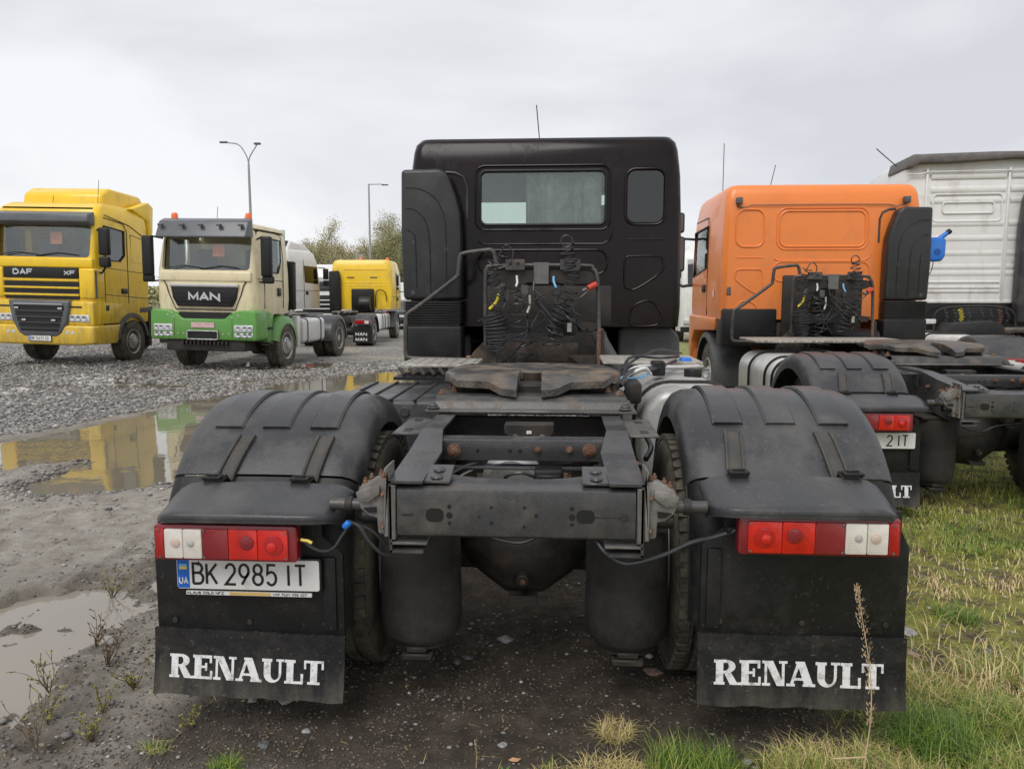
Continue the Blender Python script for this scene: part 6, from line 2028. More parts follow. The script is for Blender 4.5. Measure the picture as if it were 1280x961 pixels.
# ------------------------------------------------------------------ trucks seen from behind in the far row
def simple_rear_truck(name, label, loc, rot, paint, hw=1.2, zt=2.95, zb=1.25, L=2.2, cab_y=4.2, duct=-1, tank=M_WHITE, light=True, tall=False, group=None, ribs=True):
    t = thing(name, label, "truck", loc, (0, 0, rot), group)
    spec = [(zb, hw - .02, cab_y, cab_y + L), (2.2, hw, cab_y, cab_y + L - .03), (zt - .45, hw - .03, cab_y + .01, cab_y + L - .15), (zt - .12, hw - .08, cab_y + .05, cab_y + L - .3), (zt - .03, hw - .14, cab_y + .10, cab_y + L - .45), (zt, hw - .24, cab_y + .2, cab_y + L - .6)]
    rings = [[(p[0], p[1], z) for p in rrect(-q, q, a, b, .12, 5)] for z, q, a, b in spec]
    c = ring_loft(rings).build("cab", paint, t)
    w0 = cab_y + L * .48
    wz = 1.98 if zt < 3.2 else 2.2
    for s in (-1, 1):
        sw = [(w0, wz), (cab_y + L - .2, wz - .05), (cab_y + L - .28, wz + .62), (w0, wz + .64)]
        MB().prism(sw, 'x', s * (hw - .03), s * (hw + .006)).build("side_window", M_GLASS_B, c, .004, 1)
        MB().tube([(s * (hw + .002), w0 - .06, zb + .05), (s * (hw + .002), w0 - .06, zt - .4)], .008, 5).build("door_seam", M_FRAME_D, c)
        MB().tube([(s * (hw + .002), cab_y + .05, wz - .3), (s * (hw + .002), cab_y + L - .1, wz - .3)], .006, 5).build("door_seam", M_FRAME_D, c)
        box_between(s * (hw - .02), s * (hw + .03), w0 + .05, w0 + .2, wz - .45, wz - .33, "door_handle", M_INK, c, .01, 1)
        mx = hw + .22
        MB().tube([(s * (hw - .05), cab_y + L - .15, wz + .6), (s * mx, cab_y + L, wz + .58)], .02, 6).build("mirror_arm", M_PLASTIC_D, c)
        MB().tube([(s * (hw - .05), cab_y + L - .15, wz - .1), (s * mx, cab_y + L, wz - .06)], .02, 6).build("mirror_arm", M_PLASTIC_D, c)
        box_between(s * (mx - .1), s * (mx + .1), cab_y + L - .05, cab_y + L + .08, wz + .14, wz + .56, "mirror", M_PLASTIC_D, c, .03, 2)
        box_between(s * (mx - .1), s * (mx + .1), cab_y + L - .05, cab_y + L + .08, wz - .12, wz + .1, "mirror", M_PLASTIC_D, c, .03, 2)
        wheel(t, s * 1.05, cab_y + 1.1, .5, s, 'front')
        shell([(s * .8, 0), (s * 1.15, .0), (s * 1.2, -.02), (s * 1.21, -.1)], arc_path(cab_y + 1.1, .5, .62, 0, 180, 18)).build("front_mudguard", M_GREYPL, t, angle=50)
        wheel(t, s * 1.06, .85, .5, s, 'rear')
        wheel(t, s * .73, .85, .5, -s, 'rear')
        fd = shell(fender_prof(s * .6, s * 1.25), arc_path(.85, .5, .64, -5, 178, 24)).build("fender", M_PLASTIC, t, angle=50)
        bd = box_between(s * .6, s * 1.25, .17, .2, .15, .72, "mudflap", M_PLASTIC_D, t)
        if light:
            lamp = box_between(s * .68, s * 1.2, .10, .18, .78, .92, "tail_light", M_LENSRD, t, .015, 2)
            box_between(s * 1.02, s * 1.16, .09, .11, .80, .90, "white_lens", M_LENSW, lamp)
            box_between(s * .72, s * .98, .088, .105, .80, .90, "red_lens", M_LENSR, lamp)
        box_between(s * .36, s * .43, .1, cab_y + .5, .82, 1.05, "frame_rail", M_FRAME, t)
        tk = MB().prism([(s * a, b) for a, b in rrect(.58, 1.2, .5, 1.08, .1, 5)], 'y', 2.0, 3.7).build("fuel_tank", tank, t, .04, 3)
        for yy in (2.3, 2.75, 3.35):
            MB().tube([(s * a, yy, b) for a, b in rrect(.57, 1.21, .49, 1.09, .11, 5)], .012, 6, closed=True).build("tank_strap", M_FRAME_D, tk)
    box_between(-.4, .4, .1, .16, .84, 1.02, "tail_crossmember", M_FRAME, t)
    MB().cyl((-.9, .85, .5), (.9, .85, .5), .13, n=12).build("rear_axle", M_FRAME_D, t)
    fifth_wheel(t, 1.5, 1.2)
    if duct:
        d = MB().prism([(duct * a, b) for a, b in [(hw + .02, zt - .45), (hw - .35, zt - .42), (hw - .42, zt - .7), (hw - .42, 1.15), (hw + .02, 1.15)]], 'y', cab_y - .02, cab_y - .2).build("air_intake", M_PLASTIC_D, t, .04, 3)
    box_between(-.4, .5, cab_y - .05, cab_y + .1, .9, 1.75 if zt < 3.6 else 1.45, "engine_bay_shade", M_INK, t, .03, 2)  # solid black box in place of the shade in the bay
    return t, c


# white tall cab on the far right
TW, wc = simple_rear_truck("tractor_truck", "tall white tractor truck with ribbed rear wall and grey roof spoiler at the right edge", (6.22, 8.7, -.02), R(-5.0), M_WHITE, 1.24, 3.72, 1.5, 2.3, 3.4, 0, M_WHITE)
cy = 3.4
MB().prism([(-1.20, 3.52), (-1.16, 3.70), (0, 3.715), (1.16, 3.70), (1.22, 3.52), (1.0, 3.59), (.3, 3.62), (-.6, 3.575), (-1.05, 3.575), (-1.14, 3.50)], 'y', cy - .12, cy + .9).build("roof_spoiler", mat("grey_brown_spoiler", (.13, .12, .115), .6, 0, .3, 6), wc, .03, 2)
for x in (-.92, .22, 1.0):
    box_between(x, x + .035, cy - .022, cy + .02, 1.52, 3.5, "wall_post", M_WHITE, wc, .01, 2)
box_between(-1.2, 1.2, cy - .02, cy + .02, 1.5, 1.545, "wall_sill", M_WHITE, wc, .008, 1)
for z in (1.66, 1.72, 1.80, 2.0, 2.2, 2.42, 2.64, 2.98, 3.14, 3.34, 1.9):
    MB().prism([(cy + .005, z), (cy - .008, z + .02), (cy - .008, z + .07), (cy + .005, z + .1)] if z > 1.85 else [(cy + .005, z), (cy - .018, z + .01), (cy - .018, z + .03), (cy + .005, z + .04)], 'x', -.84, .20).build("wall_rib", M_WHITE, wc)
    if z > 1.85:
        MB().prism([(cy + .005, z), (cy - .008, z + .02), (cy - .008, z + .07), (cy + .005, z + .1)], 'x', .27, .95).build("wall_rib", M_WHITE, wc)
MB().tube([(x, cy - .004, z) for x, z in rrect(-.8, .16, 2.72, 3.12, .06, 4)], .014, 6, closed=True).build("pressed_bead", M_WHITE, wc)
MB().tube([(x, cy - .006, z) for x, z in rrect(-.66, .05, 2.84, 3.0, .04, 4)], .012, 6, closed=True).build("pressed_bead", M_WHITE, wc)
MB().tube([(-1.2, cy - .03, 3.42), (-1.0, cy - .03, 3.42), (-.9, cy - .03, 3.45), (.9, cy - .03, 3.45)], .012, 6).build("pressed_bead", M_WHITE, wc)
MB().prism([(.50, 3.3), (.40, 3.05), (.36, 2.6), (.36, 1.2), (1.2, 1.2), (1.24, 3.0), (.9, 3.42)], 'y', cy - .24, cy - .03).build("air_intake", M_PLASTIC, TW, .05, 3)
for k, (x, m) in enumerate(((-.62, M_HOSE), (-.5, M_HOSE), (-.42, M_YELLOWCAP), (-.3, M_HOSE), (-.12, M_HOSE), (.0, M_HOSE), (.12, M_RUST), (.22, M_HOSE))):
    coil([(x, cy - .25, 1.42), (x + .03, cy - .26, 1.3), (x, cy - .26, 1.2)], .03, 6, .005, n=5).build("coil_hose", m, TW)
box_between(-1.15, 1.2, cy - .04, cy + .3, .95, 1.5, "engine_bay_shade", M_INK, TW)  # full-width black box stands in for the shade below the rear wall
MB().tube(smooth_path([(-.75, cy - .2, 1.1), (-.72, cy - .2, 1.38), (-.4, cy - .2, 1.45), (.1, cy - .2, 1.45), (.34, cy - .2, 1.36), (.38, cy - .2, 1.05)], 5), .018, 8).build("hose_rack", M_FRAME_D, TW)
MB().cyl((.58, cy - .3, 1.22), (.58, cy - .25, 1.22), .06, n=14).build("yellow_cap", M_YELLOWCAP, TW, .01, 2)
MB().prism([(-.9, .98), (-.75, 1.22), (-.2, 1.26), (.2, 1.0)], 'y', cy - .9, cy - .4).build("cover_box", M_PLASTIC_D, TW, .02, 2)
box_between(-1.15, -.2, cy - .7, cy + .2, .78, .98, "white_side_panel", M_WHITE, TW, .02, 2)
MB().box(-.95, -.8, cy - .42, cy - .36, 1.2, 1.27).build("white_handle", M_WHITE, TW, .01, 1)
for pts in ([(-1.0, cy + .6, 3.5), (-1.5, cy + .5, 3.9)],):
    MB().tube(pts, .008, 5).build("aerial", M_INK, TW)

# blue can hanging by the orange truck's intake
can = thing("washer_can", "blue plastic can with spout hanging beside the black air intake of the orange truck", "can", (4.53, 9.5, 2.14))
can.scale = (.85, .85, .85)
cb = MB().prism([(-.20, -.17), (.10, -.17), (.145, -.10), (.15, .13), (.10, .16), (-.20, .16)], 'y', -.08, .08).build("can_body", M_BLUE, can, .03, 3)
MB().cyl((.07, 0, .13), (.2, 0, .235), .035, .03, n=14).build("spout", M_BLUE, can, .005, 1)
MB().cyl((.185, 0, .222), (.225, 0, .255), .036, n=14).build("spout_cap", M_PLASTIC_D, can, .004, 1)
MB().cyl((.03, -.075, -.04), (.03, -.085, -.04), .045, n=16).build("filler_recess", mat("deep_blue", (.01, .07, .3), .4), can)
MB().tube(smooth_path([(.02, 0, -.17), (.0, -.0, -.3), (-.08, .0, -.42), (-.16, .02, -.48)], 5), .006, 6).build("drain_hose", M_INK, can)

# white truck between the black cab and the orange cab, far behind
def front_white(name, label, loc, rot, zt=3.3, m=M_WHITE, hw=1.22):
    t = thing(name, label, "truck", loc, (0, 0, rot))
    spec = [(.45, hw, .02, 2.2), (1.9, hw, 0, 2.2), (zt - .6, hw - .04, .16, 2.2), (zt - .15, hw - .12, .4, 2.18), (zt, hw - .3, .7, 2.0)]
    c = ring_loft([[(p[0], p[1], z) for p in rrect(-q, q, a, b, .14, 5)] for z, q, a, b in spec]).build("cab", m, t)
    MB().prism([(-.03, 1.95), (.14, zt - .62), (.2, zt - .62), (.1, 1.95)], 'x', -1.0, 1.0).build("windscreen", M_GLASS_B, c, .01, 2)
    box_between(-.8, .8, -.04, .1, .95, 1.75, "grille", M_PLASTIC_D, c, .02, 2)
    for z in (1.1, 1.3, 1.5):
        box_between(-.8, .8, -.055, .0, z, z + .05, "grille_bar", m, c)
    box_between(-1.2, 1.2, -.06, .2, .42, .60, "bumper_lip", M_PLASTIC_D, c)
    for s in (-1, 1):
        box_between(s * .75, s * 1.12, -.05, .05, .70, .86, "headlight", M_HEADL, c, .02, 2)
        box_between(s * (hw + .08), s * (hw + .3), .1, .24, 2.0, 2.6, "mirror", M_PLASTIC_D, c, .04, 2)
        MB().tube([(s * (hw - .05), .3, 2.55), (s * (hw + .2), .17, 2.5)], .02, 6).build("mirror_arm", M_PLASTIC_D, c)
        MB().prism([(.5, 2.0), (1.2, 2.0), (1.2, 2.6), (.55, 2.6)], 'x', s * (hw - .05), s * (hw + .004)).build("side_window", M_GLASS_B, c)
        wheel(t, s * 1.07, 1.4, .5, s, 'front')
        wheel(t, s * 1.07, 4.9, .5, s, 'rear')
        box_between(s * .36, s * .43, 2.1, 5.8, .82, 1.05, "frame_rail", M_FRAME_D, t)
    return t


front_white("parked_truck", "white truck seen as a narrow strip between the black cab and the orange cab", (5.35, 26.0, -.05), R(0), 3.45)
# white truck behind the cream one, seen from its right rear
TB, bc = simple_rear_truck("tractor_truck", "white tractor truck standing right behind the cream and green one, facing away", (-12.05, 24.4, -.12), R(-14), mat("grey_white_paint", (.72, .71, .68), .4, 0, .06, 3, grime=.4), 1.2, 3.45, 1.2, 2.2, 4.1, 1, M_WHITE)
MB().box(-.7, .9, 4.3, 4.9, 3.35, 3.75).build("roof_unit", M_FRAME_D, bc, .04, 2)
MB().prism([(4.35, 3.42), (4.6, 3.75), (5.6, 3.62), (6.0, 3.4)], 'x', -1.0, 1.0).build("roof_fairing", mat("grey_white_paint", (.6, .59, .55)), bc, .06, 3)
front_white("parked_truck", "white truck glimpsed between the grey-white cab and the yellow cab, facing us", (-11.1, 35.5, -.15), R(4), 3.2)
# yellow tractor from behind
TY, yc = simple_rear_truck("tractor_truck", "yellow low-cab tractor truck seen from behind in front of the trees", (-7.45, 25.4, -.15), R(2), M_YEL, 1.2, 3.12, 1.2, 2.1, 4.3, -1, M_WHITE)
mb = MB(); text_strokes(mb, "MAN", .70, .40, .09, .10, .035, .022, .17, .003)
mb.build("flap_letters", M_WHITELET, TY)
mb = MB(); text_strokes(mb, "MAN", .70, .22, .09, .10, .035, .022, .17, .003)
mb.build("flap_letters", M_WHITELET, TY)
for x in (-.15, .9):
    MB().lathe([(0, .075), (.1, .07), (.14, .001)], (x, 5.0, 3.1), 'z', 12).build("beacon", M_AMBER, yc)
box_between(-.35, .5, 4.05, 4.32, 1.3, 2.0, "air_cleaner", M_PLASTIC_D, TY, .05, 2)
MB().cyl((.0, 3.95, 1.42), (.45, 3.95, 1.42), .3, n=20).build("spare_hose_reel", M_INK, TY, .03, 2)
for x in (-.55, .35):
    box_between(x, x + .28, 4.28, 4.31, 2.42, 2.46, "wall_handle", M_GREYPL, yc, .006, 1)
for z in (2.25, 2.12, 2.75):
    MB().tube([(-.65, 4.3, z), (1.0, 4.3, z)], .010, 6).build("pressed_bead", M_YEL, yc)
MB().tube(smooth_path([(.55, 4.2, 1.3), (.6, 4.2, 1.85), (.75, 4.2, 1.95), (.95, 4.2, 1.85), (1.0, 4.2, 1.5)], 5), .018, 6).build("guard_tube", M_INK, TY)

# van and dark car at the end of the row
def small_vehicle(name, label, cat, loc, rot, body, w, L, h, hood, roof):
    t = thing(name, label, cat, loc, (0, 0, rot))
    pr = [(0, .35), (0, hood), (.25, hood + .1), (.55, h - .08), (.9, h), (L - 1.6, h), (L - 1.0, hood + .12), (L - .1, hood - .05), (L, .45), (L - .1, .3), (.1, .28)]
    b = MB().prism(pr, 'x', -w / 2, w / 2).build("body", body, t, .07, 3)
    MB().prism([(.30, hood + .14), (.57, h - .14), (.62, h - .14), (.4, hood + .14)], 'x', -w / 2 + .15, w / 2 - .15).build("rear_window", M_GLASS_B, b, .01, 1)
    for s in (-1, 1):
        MB().prism([(.75, hood + .1), (.95, h - .12), (L - 1.75, h - .12), (L - 1.3, hood + .1)], 'x', s * (w / 2 - .02), s * (w / 2 + .006)).build("side_window", M_GLASS_B, b)
        lamp = box_between(s * (w / 2 - .3), s * (w / 2 - .03), -.02, .05, hood - .22, hood - .04, "tail_light", M_LENSR, b, .02, 2)
        for yy in (.85, L - .85):
            e = wheel(t, s * (w / 2 - .1), yy, .33, s, 'rear', .33, .2)
    box_between(-.26, .26, -.02, .02, .62, .73, "licence_plate", M_PLATE, b)
    box_between(-w / 2 + .04, w / 2 - .04, -.06, .1, .35, .52, "bumper", M_PLASTIC_D, b, .03, 2)
    return t


small_vehicle("parked_car", "dark grey car with red tail lights beyond the yellow tractor", "car", (-7.95, 38.5, -.12), R(4), mat("dark_grey_paint", (.07, .075, .085), .3, coat=.3), 1.8, 4.4, 1.48, .95, None)
small_vehicle("parked_van", "pale van standing behind the dark grey car", "van", (-9.45, 46, -.12), R(2), mat("pale_van_paint", (.55, .6, .55), .4), 2.0, 5.2, 2.5, 1.2, None)


# ------------------------------------------------------------------ street lamps
def lamp_post(x, y, h, double, label):
    t = thing("street_lamp", label, "street lamp", (x, y, -.1), (0, 0, 0), "street lamps behind the truck yard")
    MB().tube([(0, 0, 0), (0, 0, h * .5), (0, 0, h - (1.2 if double else 0))], [.1, .085, .06], 10).build("pole", M_POLE, t)
    if double:
        for s in (-1, 1):
            MB().tube(smooth_path([(0, 0, h - 1.25), (s * .08, 0, h - .8), (s * .5, 0, h - .15), (s * 1.2 if s < 0 else .35 * 1.2, 0, h - (.0 if s < 0 else .1))], 6), .035, 8).build("arm", M_POLE, t)
        box_between(-1.6, -1.15, -.09, .09, h - .03, h + .06, "lamp_head", M_GREYPL, t, .03, 2)
        box_between(.36, .72, -.09, .09, h - .14, h - .03, "lamp_head", M_GREYPL, t, .03, 2)
    else:
        MB().tube([(0, 0, h - .03), (1.0, 0, h - .02), (1.3, 0, h - .08)], .035, 8).build("arm", M_POLE, t)
        box_between(1.0, 1.5, -.09, .09, h - .12, h - .04, "lamp_head", M_GREYPL, t, .02, 2)
    return t


lamp_post(-17.3, 43, 10.15, True, "tall grey street lamp with two curved arms above the cream truck")
lamp_post(-14.5, 59, 10.1, False, "thin street lamp with a single straight arm in front of the trees")


# ------------------------------------------------------------------ trees
M_LEAF = tone_mat("autumn_leaf", [(0, (.22, .23, .09)), (.4, (.36, .35, .16)), (.7, (.5, .46, .25)), (1, (.55, .46, .3))], .6)


def tree(x, y, h, seed, label, dens=1.0, tone=.5):
    h, dens = h * .84, dens * .8
    rnd = random.Random(seed)
    t = thing("tree", label, "tree", (x, y, -.2), (0, 0, 0), "thin autumn trees behind the yard")
    mb = MB()
    tips = []
    def grow(p, d, ln, r, lvl):
        pts = [p]
        q = p.copy()
        dd = d.copy()
        n = 4
        for i in range(n):
            dd = (dd + Vector((rnd.gauss(0, .13), rnd.gauss(0, .13), .05 if lvl else 0))).normalized()
            q = q + dd * ln / n
            pts.append(q.copy())
            if lvl >= 1:
                tips.append((q.copy(), lvl))
            if lvl < 3 and i >= (0 if lvl else 1):
                for _ in range(2 if lvl < 2 else 2):
                    a = rnd.uniform(0, 6.28)
                    side = (dd.orthogonal().normalized() * math.cos(a) + dd.cross(dd.orthogonal()).normalized() * math.sin(a))
                    grow(q.copy(), (dd * .75 + side * .75).normalized(), ln * rnd.uniform(.42, .6), r * .5, lvl + 1)
        mb.tube(pts, [max(.012, r * (1 - .7 * i / n)) for i in range(n + 1)], 5 if lvl else 8)
    grow(Vector((0, 0, 0)), Vector((0, 0, 1)), h * .78, h * .016, 0)
    mb.build("trunk", M_WOOD, t)
    n = int(len(tips) * 11 * dens)
    P = np.array([tuple(p) for p, l in tips])
    idx = RNG.integers(0, len(P), n)
    clump = RNG.normal(0, .12, len(P))
    C = P[idx] + RNG.normal(0, .28, (n, 3)) * np.array([1, 1, .8])
    a = RNG.normal(0, 1, (n, 3)); a /= np.linalg.norm(a, axis=1)[:, None]
    b = np.cross(a, RNG.normal(0, 1, (n, 3))); b /= np.linalg.norm(b, axis=1)[:, None]
    s = RNG.uniform(.035, .075, n)[:, None]
    co = np.stack([C - a * s, C + b * s * .6, C + a * s, C - b * s * .6], 1).reshape(-1, 3)
    tr = (np.array([(0, 1, 2), (0, 2, 3)])[None] + (np.arange(n) * 4)[:, None, None]).reshape(-1, 3)
    tone_v = np.clip(tone + clump[idx] + RNG.normal(0, .14, n), 0, 1)
    o = bpy.data.objects.new("crown", raw_mesh("crown", co, tr, M_LEAF, np.repeat(tone_v, 4)))
    COL.objects.link(o)
    o.parent = t
    return t


TREES = [(-23.2, 75, 5.4, "pale yellowish tree filling the gap beside the olive one", .8, .75), (-21.6, 77, 6.0, "pale thin tree behind and between the left hand trees", .7, .8), (-19.3, 76, 6.4, "pale tree behind the yellow cab roof", .8, .75),
         (-17.2, 78, 6.8, "pale yellow tree behind the lamp with the single arm", .8, .8), (-15.3, 76, 7.0, "pale yellowish tree between the lamp and the black cab", .8, .7), (-12.8, 77, 7.0, "pale tree right against the left edge of the black cab", .8, .7),
         (-24.3, 70, 4.6, "small thin tree with sparse leaves just right of the cream cab", .6, .45), (-22.2, 68, 5.9, "bushy olive tree above the grey-white cab", .9, .5),
         (-20.3, 71, 7.0, "yellowing tree with an open crown above the left end of the yellow cab", .9, .62), (-18.2, 69, 6.3, "brownish tree between the two taller ones behind the yellow cab", .7, .7),
         (-16.3, 72, 8.0, "tallest thin tree behind the single-arm street lamp", .9, .5), (-14.0, 68, 7.6, "thin green tree just left of the black cab", 1.1, .35),
         (-11.3, 66, 6.6, "leafy green tree partly hidden by the black cab", 1.2, .3)]
for i, (x, y, h, lab, dn, tn) in enumerate(TREES):
    tree(x, y, h, 20 + i, lab, dn, tn)
# low brush line at the foot of the trees
n = 26000
bx = RNG.uniform(-60, 60, n); by = 74 + RNG.normal(0, 1.5, n)
hh = 2.9 + 1.2 * fbm(bx, by * 0, 41, 4, .22)
bz = RNG.random(n) ** .8 * hh
a = RNG.normal(0, 1, (n, 3)); a /= np.linalg.norm(a, axis=1)[:, None]
b = np.cross(a, RNG.normal(0, 1, (n, 3))); b /= np.linalg.norm(b, axis=1)[:, None]
C = np.stack([bx, by, bz], 1); s = RNG.uniform(.12, .3, n)[:, None]
co = np.stack([C - a * s, C + b * s * .6, C + a * s, C - b * s * .6], 1).reshape(-1, 3)
tr = (np.array([(0, 1, 2), (0, 2, 3)])[None] + (np.arange(n) * 4)[:, None, None]).reshape(-1, 3)
o = bpy.data.objects.new("undergrowth", raw_mesh("undergrowth", co, tr, M_LEAF, np.repeat(np.clip(.35 + .3 * fbm(bx, bz, 44, 3, .5) + RNG.normal(0, .15, n), 0, 1), 4)))
COL.objects.link(o)
tag(o, "low brownish brush along the far edge of the yard", kind="stuff")


# ------------------------------------------------------------------ small things on the ground
def weed(x, y, h, seed, label, green=.3, spread=.5):
    rnd = random.Random(seed)
    z = max(gz(x, y), WATER_Z - .01) - .005
    t = thing("dry_weed", label, "weed", (x, y, z), (0, 0, 0), "dead weeds in the wet mud at the left")
    mb = MB()
    leaf = MB()
    h *= 1.45
    for k in range(rnd.randint(6, 10)):
        a = rnd.uniform(0, 6.28)
        lean = rnd.uniform(.1, spread)
        L = h * rnd.uniform(.5, 1)
        pts = [Vector((0, 0, 0))]
        d = Vector((math.cos(a) * lean, math.sin(a) * lean, 1)).normalized()
        for i in range(4):
            d = (d + Vector((rnd.gauss(0, .18), rnd.gauss(0, .18), 0))).normalized()
            pts.append(pts[-1] + d * L / 4)
            if rnd.random() < .8:
                b = (d + Vector((rnd.gauss(0, .8), rnd.gauss(0, .8), .2))).normalized()
                e = pts[-1] + b * L * .22
                mb.tube([pts[-1], e], [.0015, .0008], 4)
                for q in range(5):
                    c = pts[-1].lerp(e, rnd.uniform(.3, 1))
                    w = Vector((rnd.gauss(0, 1), rnd.gauss(0, 1), rnd.gauss(0, 1))).normalized() * rnd.uniform(.004, .009)
                    v = w.orthogonal().normalized() * w.length * .5
                    leaf.add([c - w, c + v, c + w, c - v], [(0, 1, 2, 3)])
        mb.tube(pts, [.0026, .0022, .0018, .0014, .0009], 4)
    mb.build("stem", mat("dead_stem", (.13, .095, .06), .8), t)
    leaf.build("leaf", mat("weed_leaf_green" if rnd.random() < green else "weed_leaf_brown", (.3, .3, .06) if rnd.random() < green else (.2, .14, .08), .7), t, fix=False)["kind"] = "stuff"
    return t


WEEDS = [(-1.93, 2.85, .13, "dead weed cluster standing in the puddle nearest the left picture edge"), (-1.78, 2.62, .10, "low dead weed at the bottom left rim of the puddle"),
         (-1.80, 3.05, .12, "dark twiggy weed standing in the shallow puddle left of the mudflap"), (-1.60, 2.90, .10, "row of low dark twigs on the mud beside the left mudflap"),
         (-1.52, 3.35, .13, "yellowish weed on the mud close to the left mudflap"), (-1.62, 3.75, .12, "thin dead weed behind the yellowish one"),
         (-1.48, 4.2, .12, "faint dead weed beside the licence plate corner"), (-1.72, 3.4, .10, "brown seed-headed weed left of the yellowish one"),
         (-1.45, 3.05, .09, "small brown weed in front of the yellowish one"), (-1.22, 2.62, .07, "small leafy weed in front of the left mudflap")]
WEEDS += [(-1.70, 2.45, .15, "tall forked dead weed at the lower left corner"), (-2.05, 2.62, .13, "dead weed with drooping twigs at the far left edge of the pale puddle"),
          (-1.62, 2.72, .08, "short dark twig cluster between the puddle weeds and the mudflap"), (-1.98, 3.25, .12, "two-stemmed dead weed standing in the pale puddle"),
          (-1.56, 2.55, .09, "crooked dead weed near the bottom left edge"), (-1.40, 3.6, .10, "weed half hidden by the left mudflap"), (-2.3, 3.9, .13, "lone dead weed at the rear rim of the pale puddle"),
          (-1.85, 4.0, .10, "dry reddish weed on the mud left of the tail lamp")]
for i, (x, y, h, lab) in enumerate(WEEDS):
    weed(x, y, h, 60 + i, lab, .5 if 'yellow' in lab or 'leafy' in lab else .15)

# tall dry grass stalk in front of the right mudflap
gs = thing("grass_stalk", "tall dry straw coloured grass stalk with a seed head in front of the right mudflap", "grass stalk", (1.09, 2.28, 0), (0, 0, 0))
gs.scale = (1.25, 1.25, 1.22)
stem = smooth_path([(0, 0, -.01), (.0, 0, .12), (.012, .005, .26), (.006, .01, .38), (-.02, .012, .52), (-.035, .014, .60)], 5)
M_STRAW = mat("straw", (.55, .42, .25), .7, 0, .2, 60)
MB().tube(stem, [.0022 - .0017 * i / (len(stem) - 1) for i in range(len(stem))], 6).build("stem", M_STRAW, gs)
sd = MB()
rr_ = random.Random(5)
for k in range(330):
    t_ = rr_.uniform(.36, 1.0)
    i = min(int(t_ * (len(stem) - 1)), len(stem) - 2)
    p = stem[i].lerp(stem[i + 1], t_ * (len(stem) - 1) - i)
    w = .013 * math.sin(max(0.05, (1 - t_) / .64) ** .6 * 2.4) + .002
    if .46 < t_ < .5: continue
    d = Vector((rr_.gauss(0, 1), rr_.gauss(0, 1), 0)).normalized() * w * rr_.uniform(.2, 1)
    c = p + d + Vector((0, 0, rr_.uniform(-.004, .008)))
    u = Vector((d.x * .35, d.y * .35, .0085)); v = Vector((.0014, .0012, 0))
    sd.add([c - u * .5, c + v, c + u * .5, c - v], [(0, 1, 2, 3)])
o = sd.build("seed_head", mat("seed_straw", (.62, .46, .3), .75, 0, .2, 60), gs, fix=False)
o["kind"] = "stuff"
MB().tube([(.002, .0, .155), (-.03, -.0, .152), (-.075, 0, .148)], .0018, 5).build("dry_leaf", M_STRAW, gs)

# single stones and a leaf worth pointing at
def rock(x, y, s, col, label, flat=.5, seed=1):
    rnd = random.Random(seed)
    bm = bmesh.new()
    bmesh.ops.create_icosphere(bm, subdivisions=2, radius=1)
    for v in bm.verts:
        n_ = mn.noise(v.co * 1.4 + Vector((seed * 3.1, 0, 0))) * .45 + mn.noise(v.co * 3.5 + Vector((0, seed * 2.3, 0))) * .15
        v.co = v.co * (1 + n_)
        v.co.z *= flat
        v.co *= s
        v.co.x *= 1.25
    me = bpy.data.meshes.new("stone")
    bm.to_mesh(me); bm.free()
    me.materials.append(col)
    o = bpy.data.objects.new("stone", me)
    COL.objects.link(o)
    o.location = (x, y, gz(x, y) + s * flat * .35)
    o.rotation_euler = (0, 0, rnd.uniform(0, 6.28))
    tag(o, label, "stone", "single stones lying about")


M_ROCKG = mat("grey_rock", (.3, .3, .29), .7, 0, .3, 30, .4, 60)
M_ROCKD = mat("dark_rock", (.1, .1, .105), .6, 0, .3, 30, .4, 60)
M_ROCKR = mat("red_rock", (.3, .2, .16), .7, 0, .3, 30, .4, 60)
for i, (x, y, s, m, lab) in enumerate([(-.93, 2.82, .022, M_ROCKG, "pale grey stone in the dirt below the left mudflap"), (-.78, 2.62, .014, M_ROCKG, "small grey stone right of the pale one below the left mudflap"),
                                       (-.90, 2.52, .02, M_ROCKD, "brownish stone pressed in the dirt at the bottom left"), (.72, 2.48, .02, M_ROCKG, "grey stone in the black soil under the right mudflap"),
                                       (.80, 2.53, .015, M_ROCKG, "smaller grey stone behind the grey one under the right mudflap"), (1.78, 3.55, .035, M_ROCKG, "angular grey and black stone in the moss right of the truck"),
                                       (1.72, 3.35, .025, M_ROCKR, "reddish stone in the moss right of the truck"), (2.05, 3.35, .03, M_ROCKD, "dark stone near the right picture edge"),
                                       (.55, 3.15, .028, M_ROCKR, "reddish round stone in the shade behind the right mudflap"), (-.05, 2.57, .014, M_ROCKG, "grey pebble in the middle of the dirt"),
                                       (-1.95, 3.9, .03, M_ROCKD, "dark flat stone in the mud at the left edge"), (-.1, 3.4, .03, M_ROCKG, "angular stone on the dirt beneath the axle")]):
    rock(x, y, s, m, lab, .5, i + 1)
lf = MB()
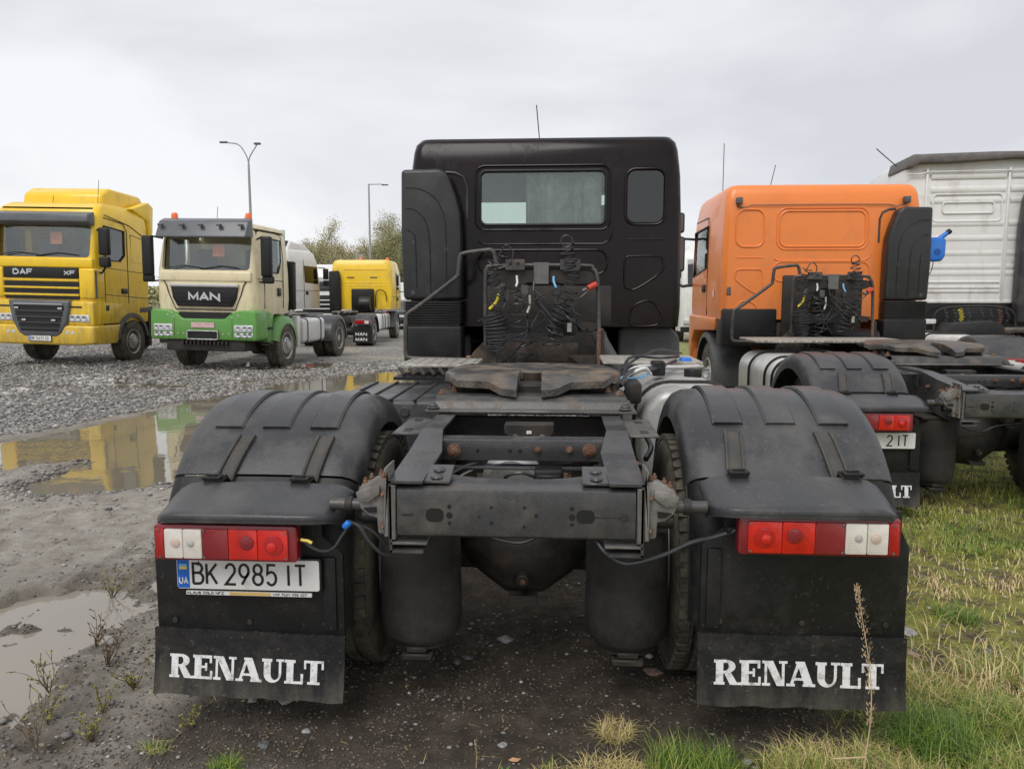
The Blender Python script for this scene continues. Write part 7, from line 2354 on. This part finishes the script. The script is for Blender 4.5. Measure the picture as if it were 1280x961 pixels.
lf.add([(-.022, 0, .004), (-.008, .010, .008), (.012, .009, .006), (.024, 0, .012), (.010, -.010, .005), (-.010, -.009, .004)], [(0, 1, 2, 3, 4, 5)])
lf.f = []
lf.v += [(0, 0, .003)]
lf.f = [(0, 1, 6), (1, 2, 6), (2, 3, 6), (3, 4, 6), (4, 5, 6), (5, 0, 6)]
o = lf.build("fallen_leaf", mat("fallen_leaf", (.55, .3, .16), .6), None, loc=(.0, 2.47, gz(0, 2.47) + .006), fix=False)
tag(o, "orange brown fallen leaf lying on the dirt at the bottom centre", "leaf")
gs2 = thing("weed_sprout", "small green leafy sprout at the bottom edge left of the grass tufts", "weed", (-.03, 2.40, gz(-.03, 2.4)))
for k in range(6):
    a = k * 1.05
    l2 = MB()
    d = Vector((math.cos(a), math.sin(a), .5)); n_ = Vector((-d.y, d.x, 0)) * .25
    l2.add([(0, 0, .01), tuple(d * .018 + n_ * .018 + Vector((0, 0, .004))), tuple(d * .036), tuple(d * .018 - n_ * .018 + Vector((0, 0, .004)))], [(0, 1, 2, 3)])
    l2.build("leaf", mat("sprout_leaf", (.12, .24, .06), .5), gs2, fix=False)
MB().cyl((0, 0, -.01), (0, 0, .012), .002, n=6).build("stem", mat("sprout_leaf", (.12, .24, .06)), gs2)
sp = thing("seed_spike", "upright yellow-green seed spike in the dirt at the bottom centre", "weed", (-.13, 2.44, gz(-.13, 2.44)))
MB().tube([(0, 0, -.01), (.003, 0, .05), (-.004, 0, .10)], .0016, 5).build("stem", M_STRAW, sp)
s2 = MB()
for k in range(90):
    h_ = rr_.uniform(.02, .105)
    a = rr_.uniform(0, 6.28); q = .006 * rr_.uniform(.3, 1)
    c = Vector((q * math.cos(a), q * math.sin(a), h_))
    s2.add([c + Vector((-.002, 0, 0)), c + Vector((0, .002, .001)), c + Vector((.002, 0, .002)), c + Vector((0, -.002, .004))], [(0, 1, 2, 3)])
o = s2.build("seed_head", mat("spike_seed", (.36, .34, .1), .8), sp, fix=False)
o["kind"] = "stuff"
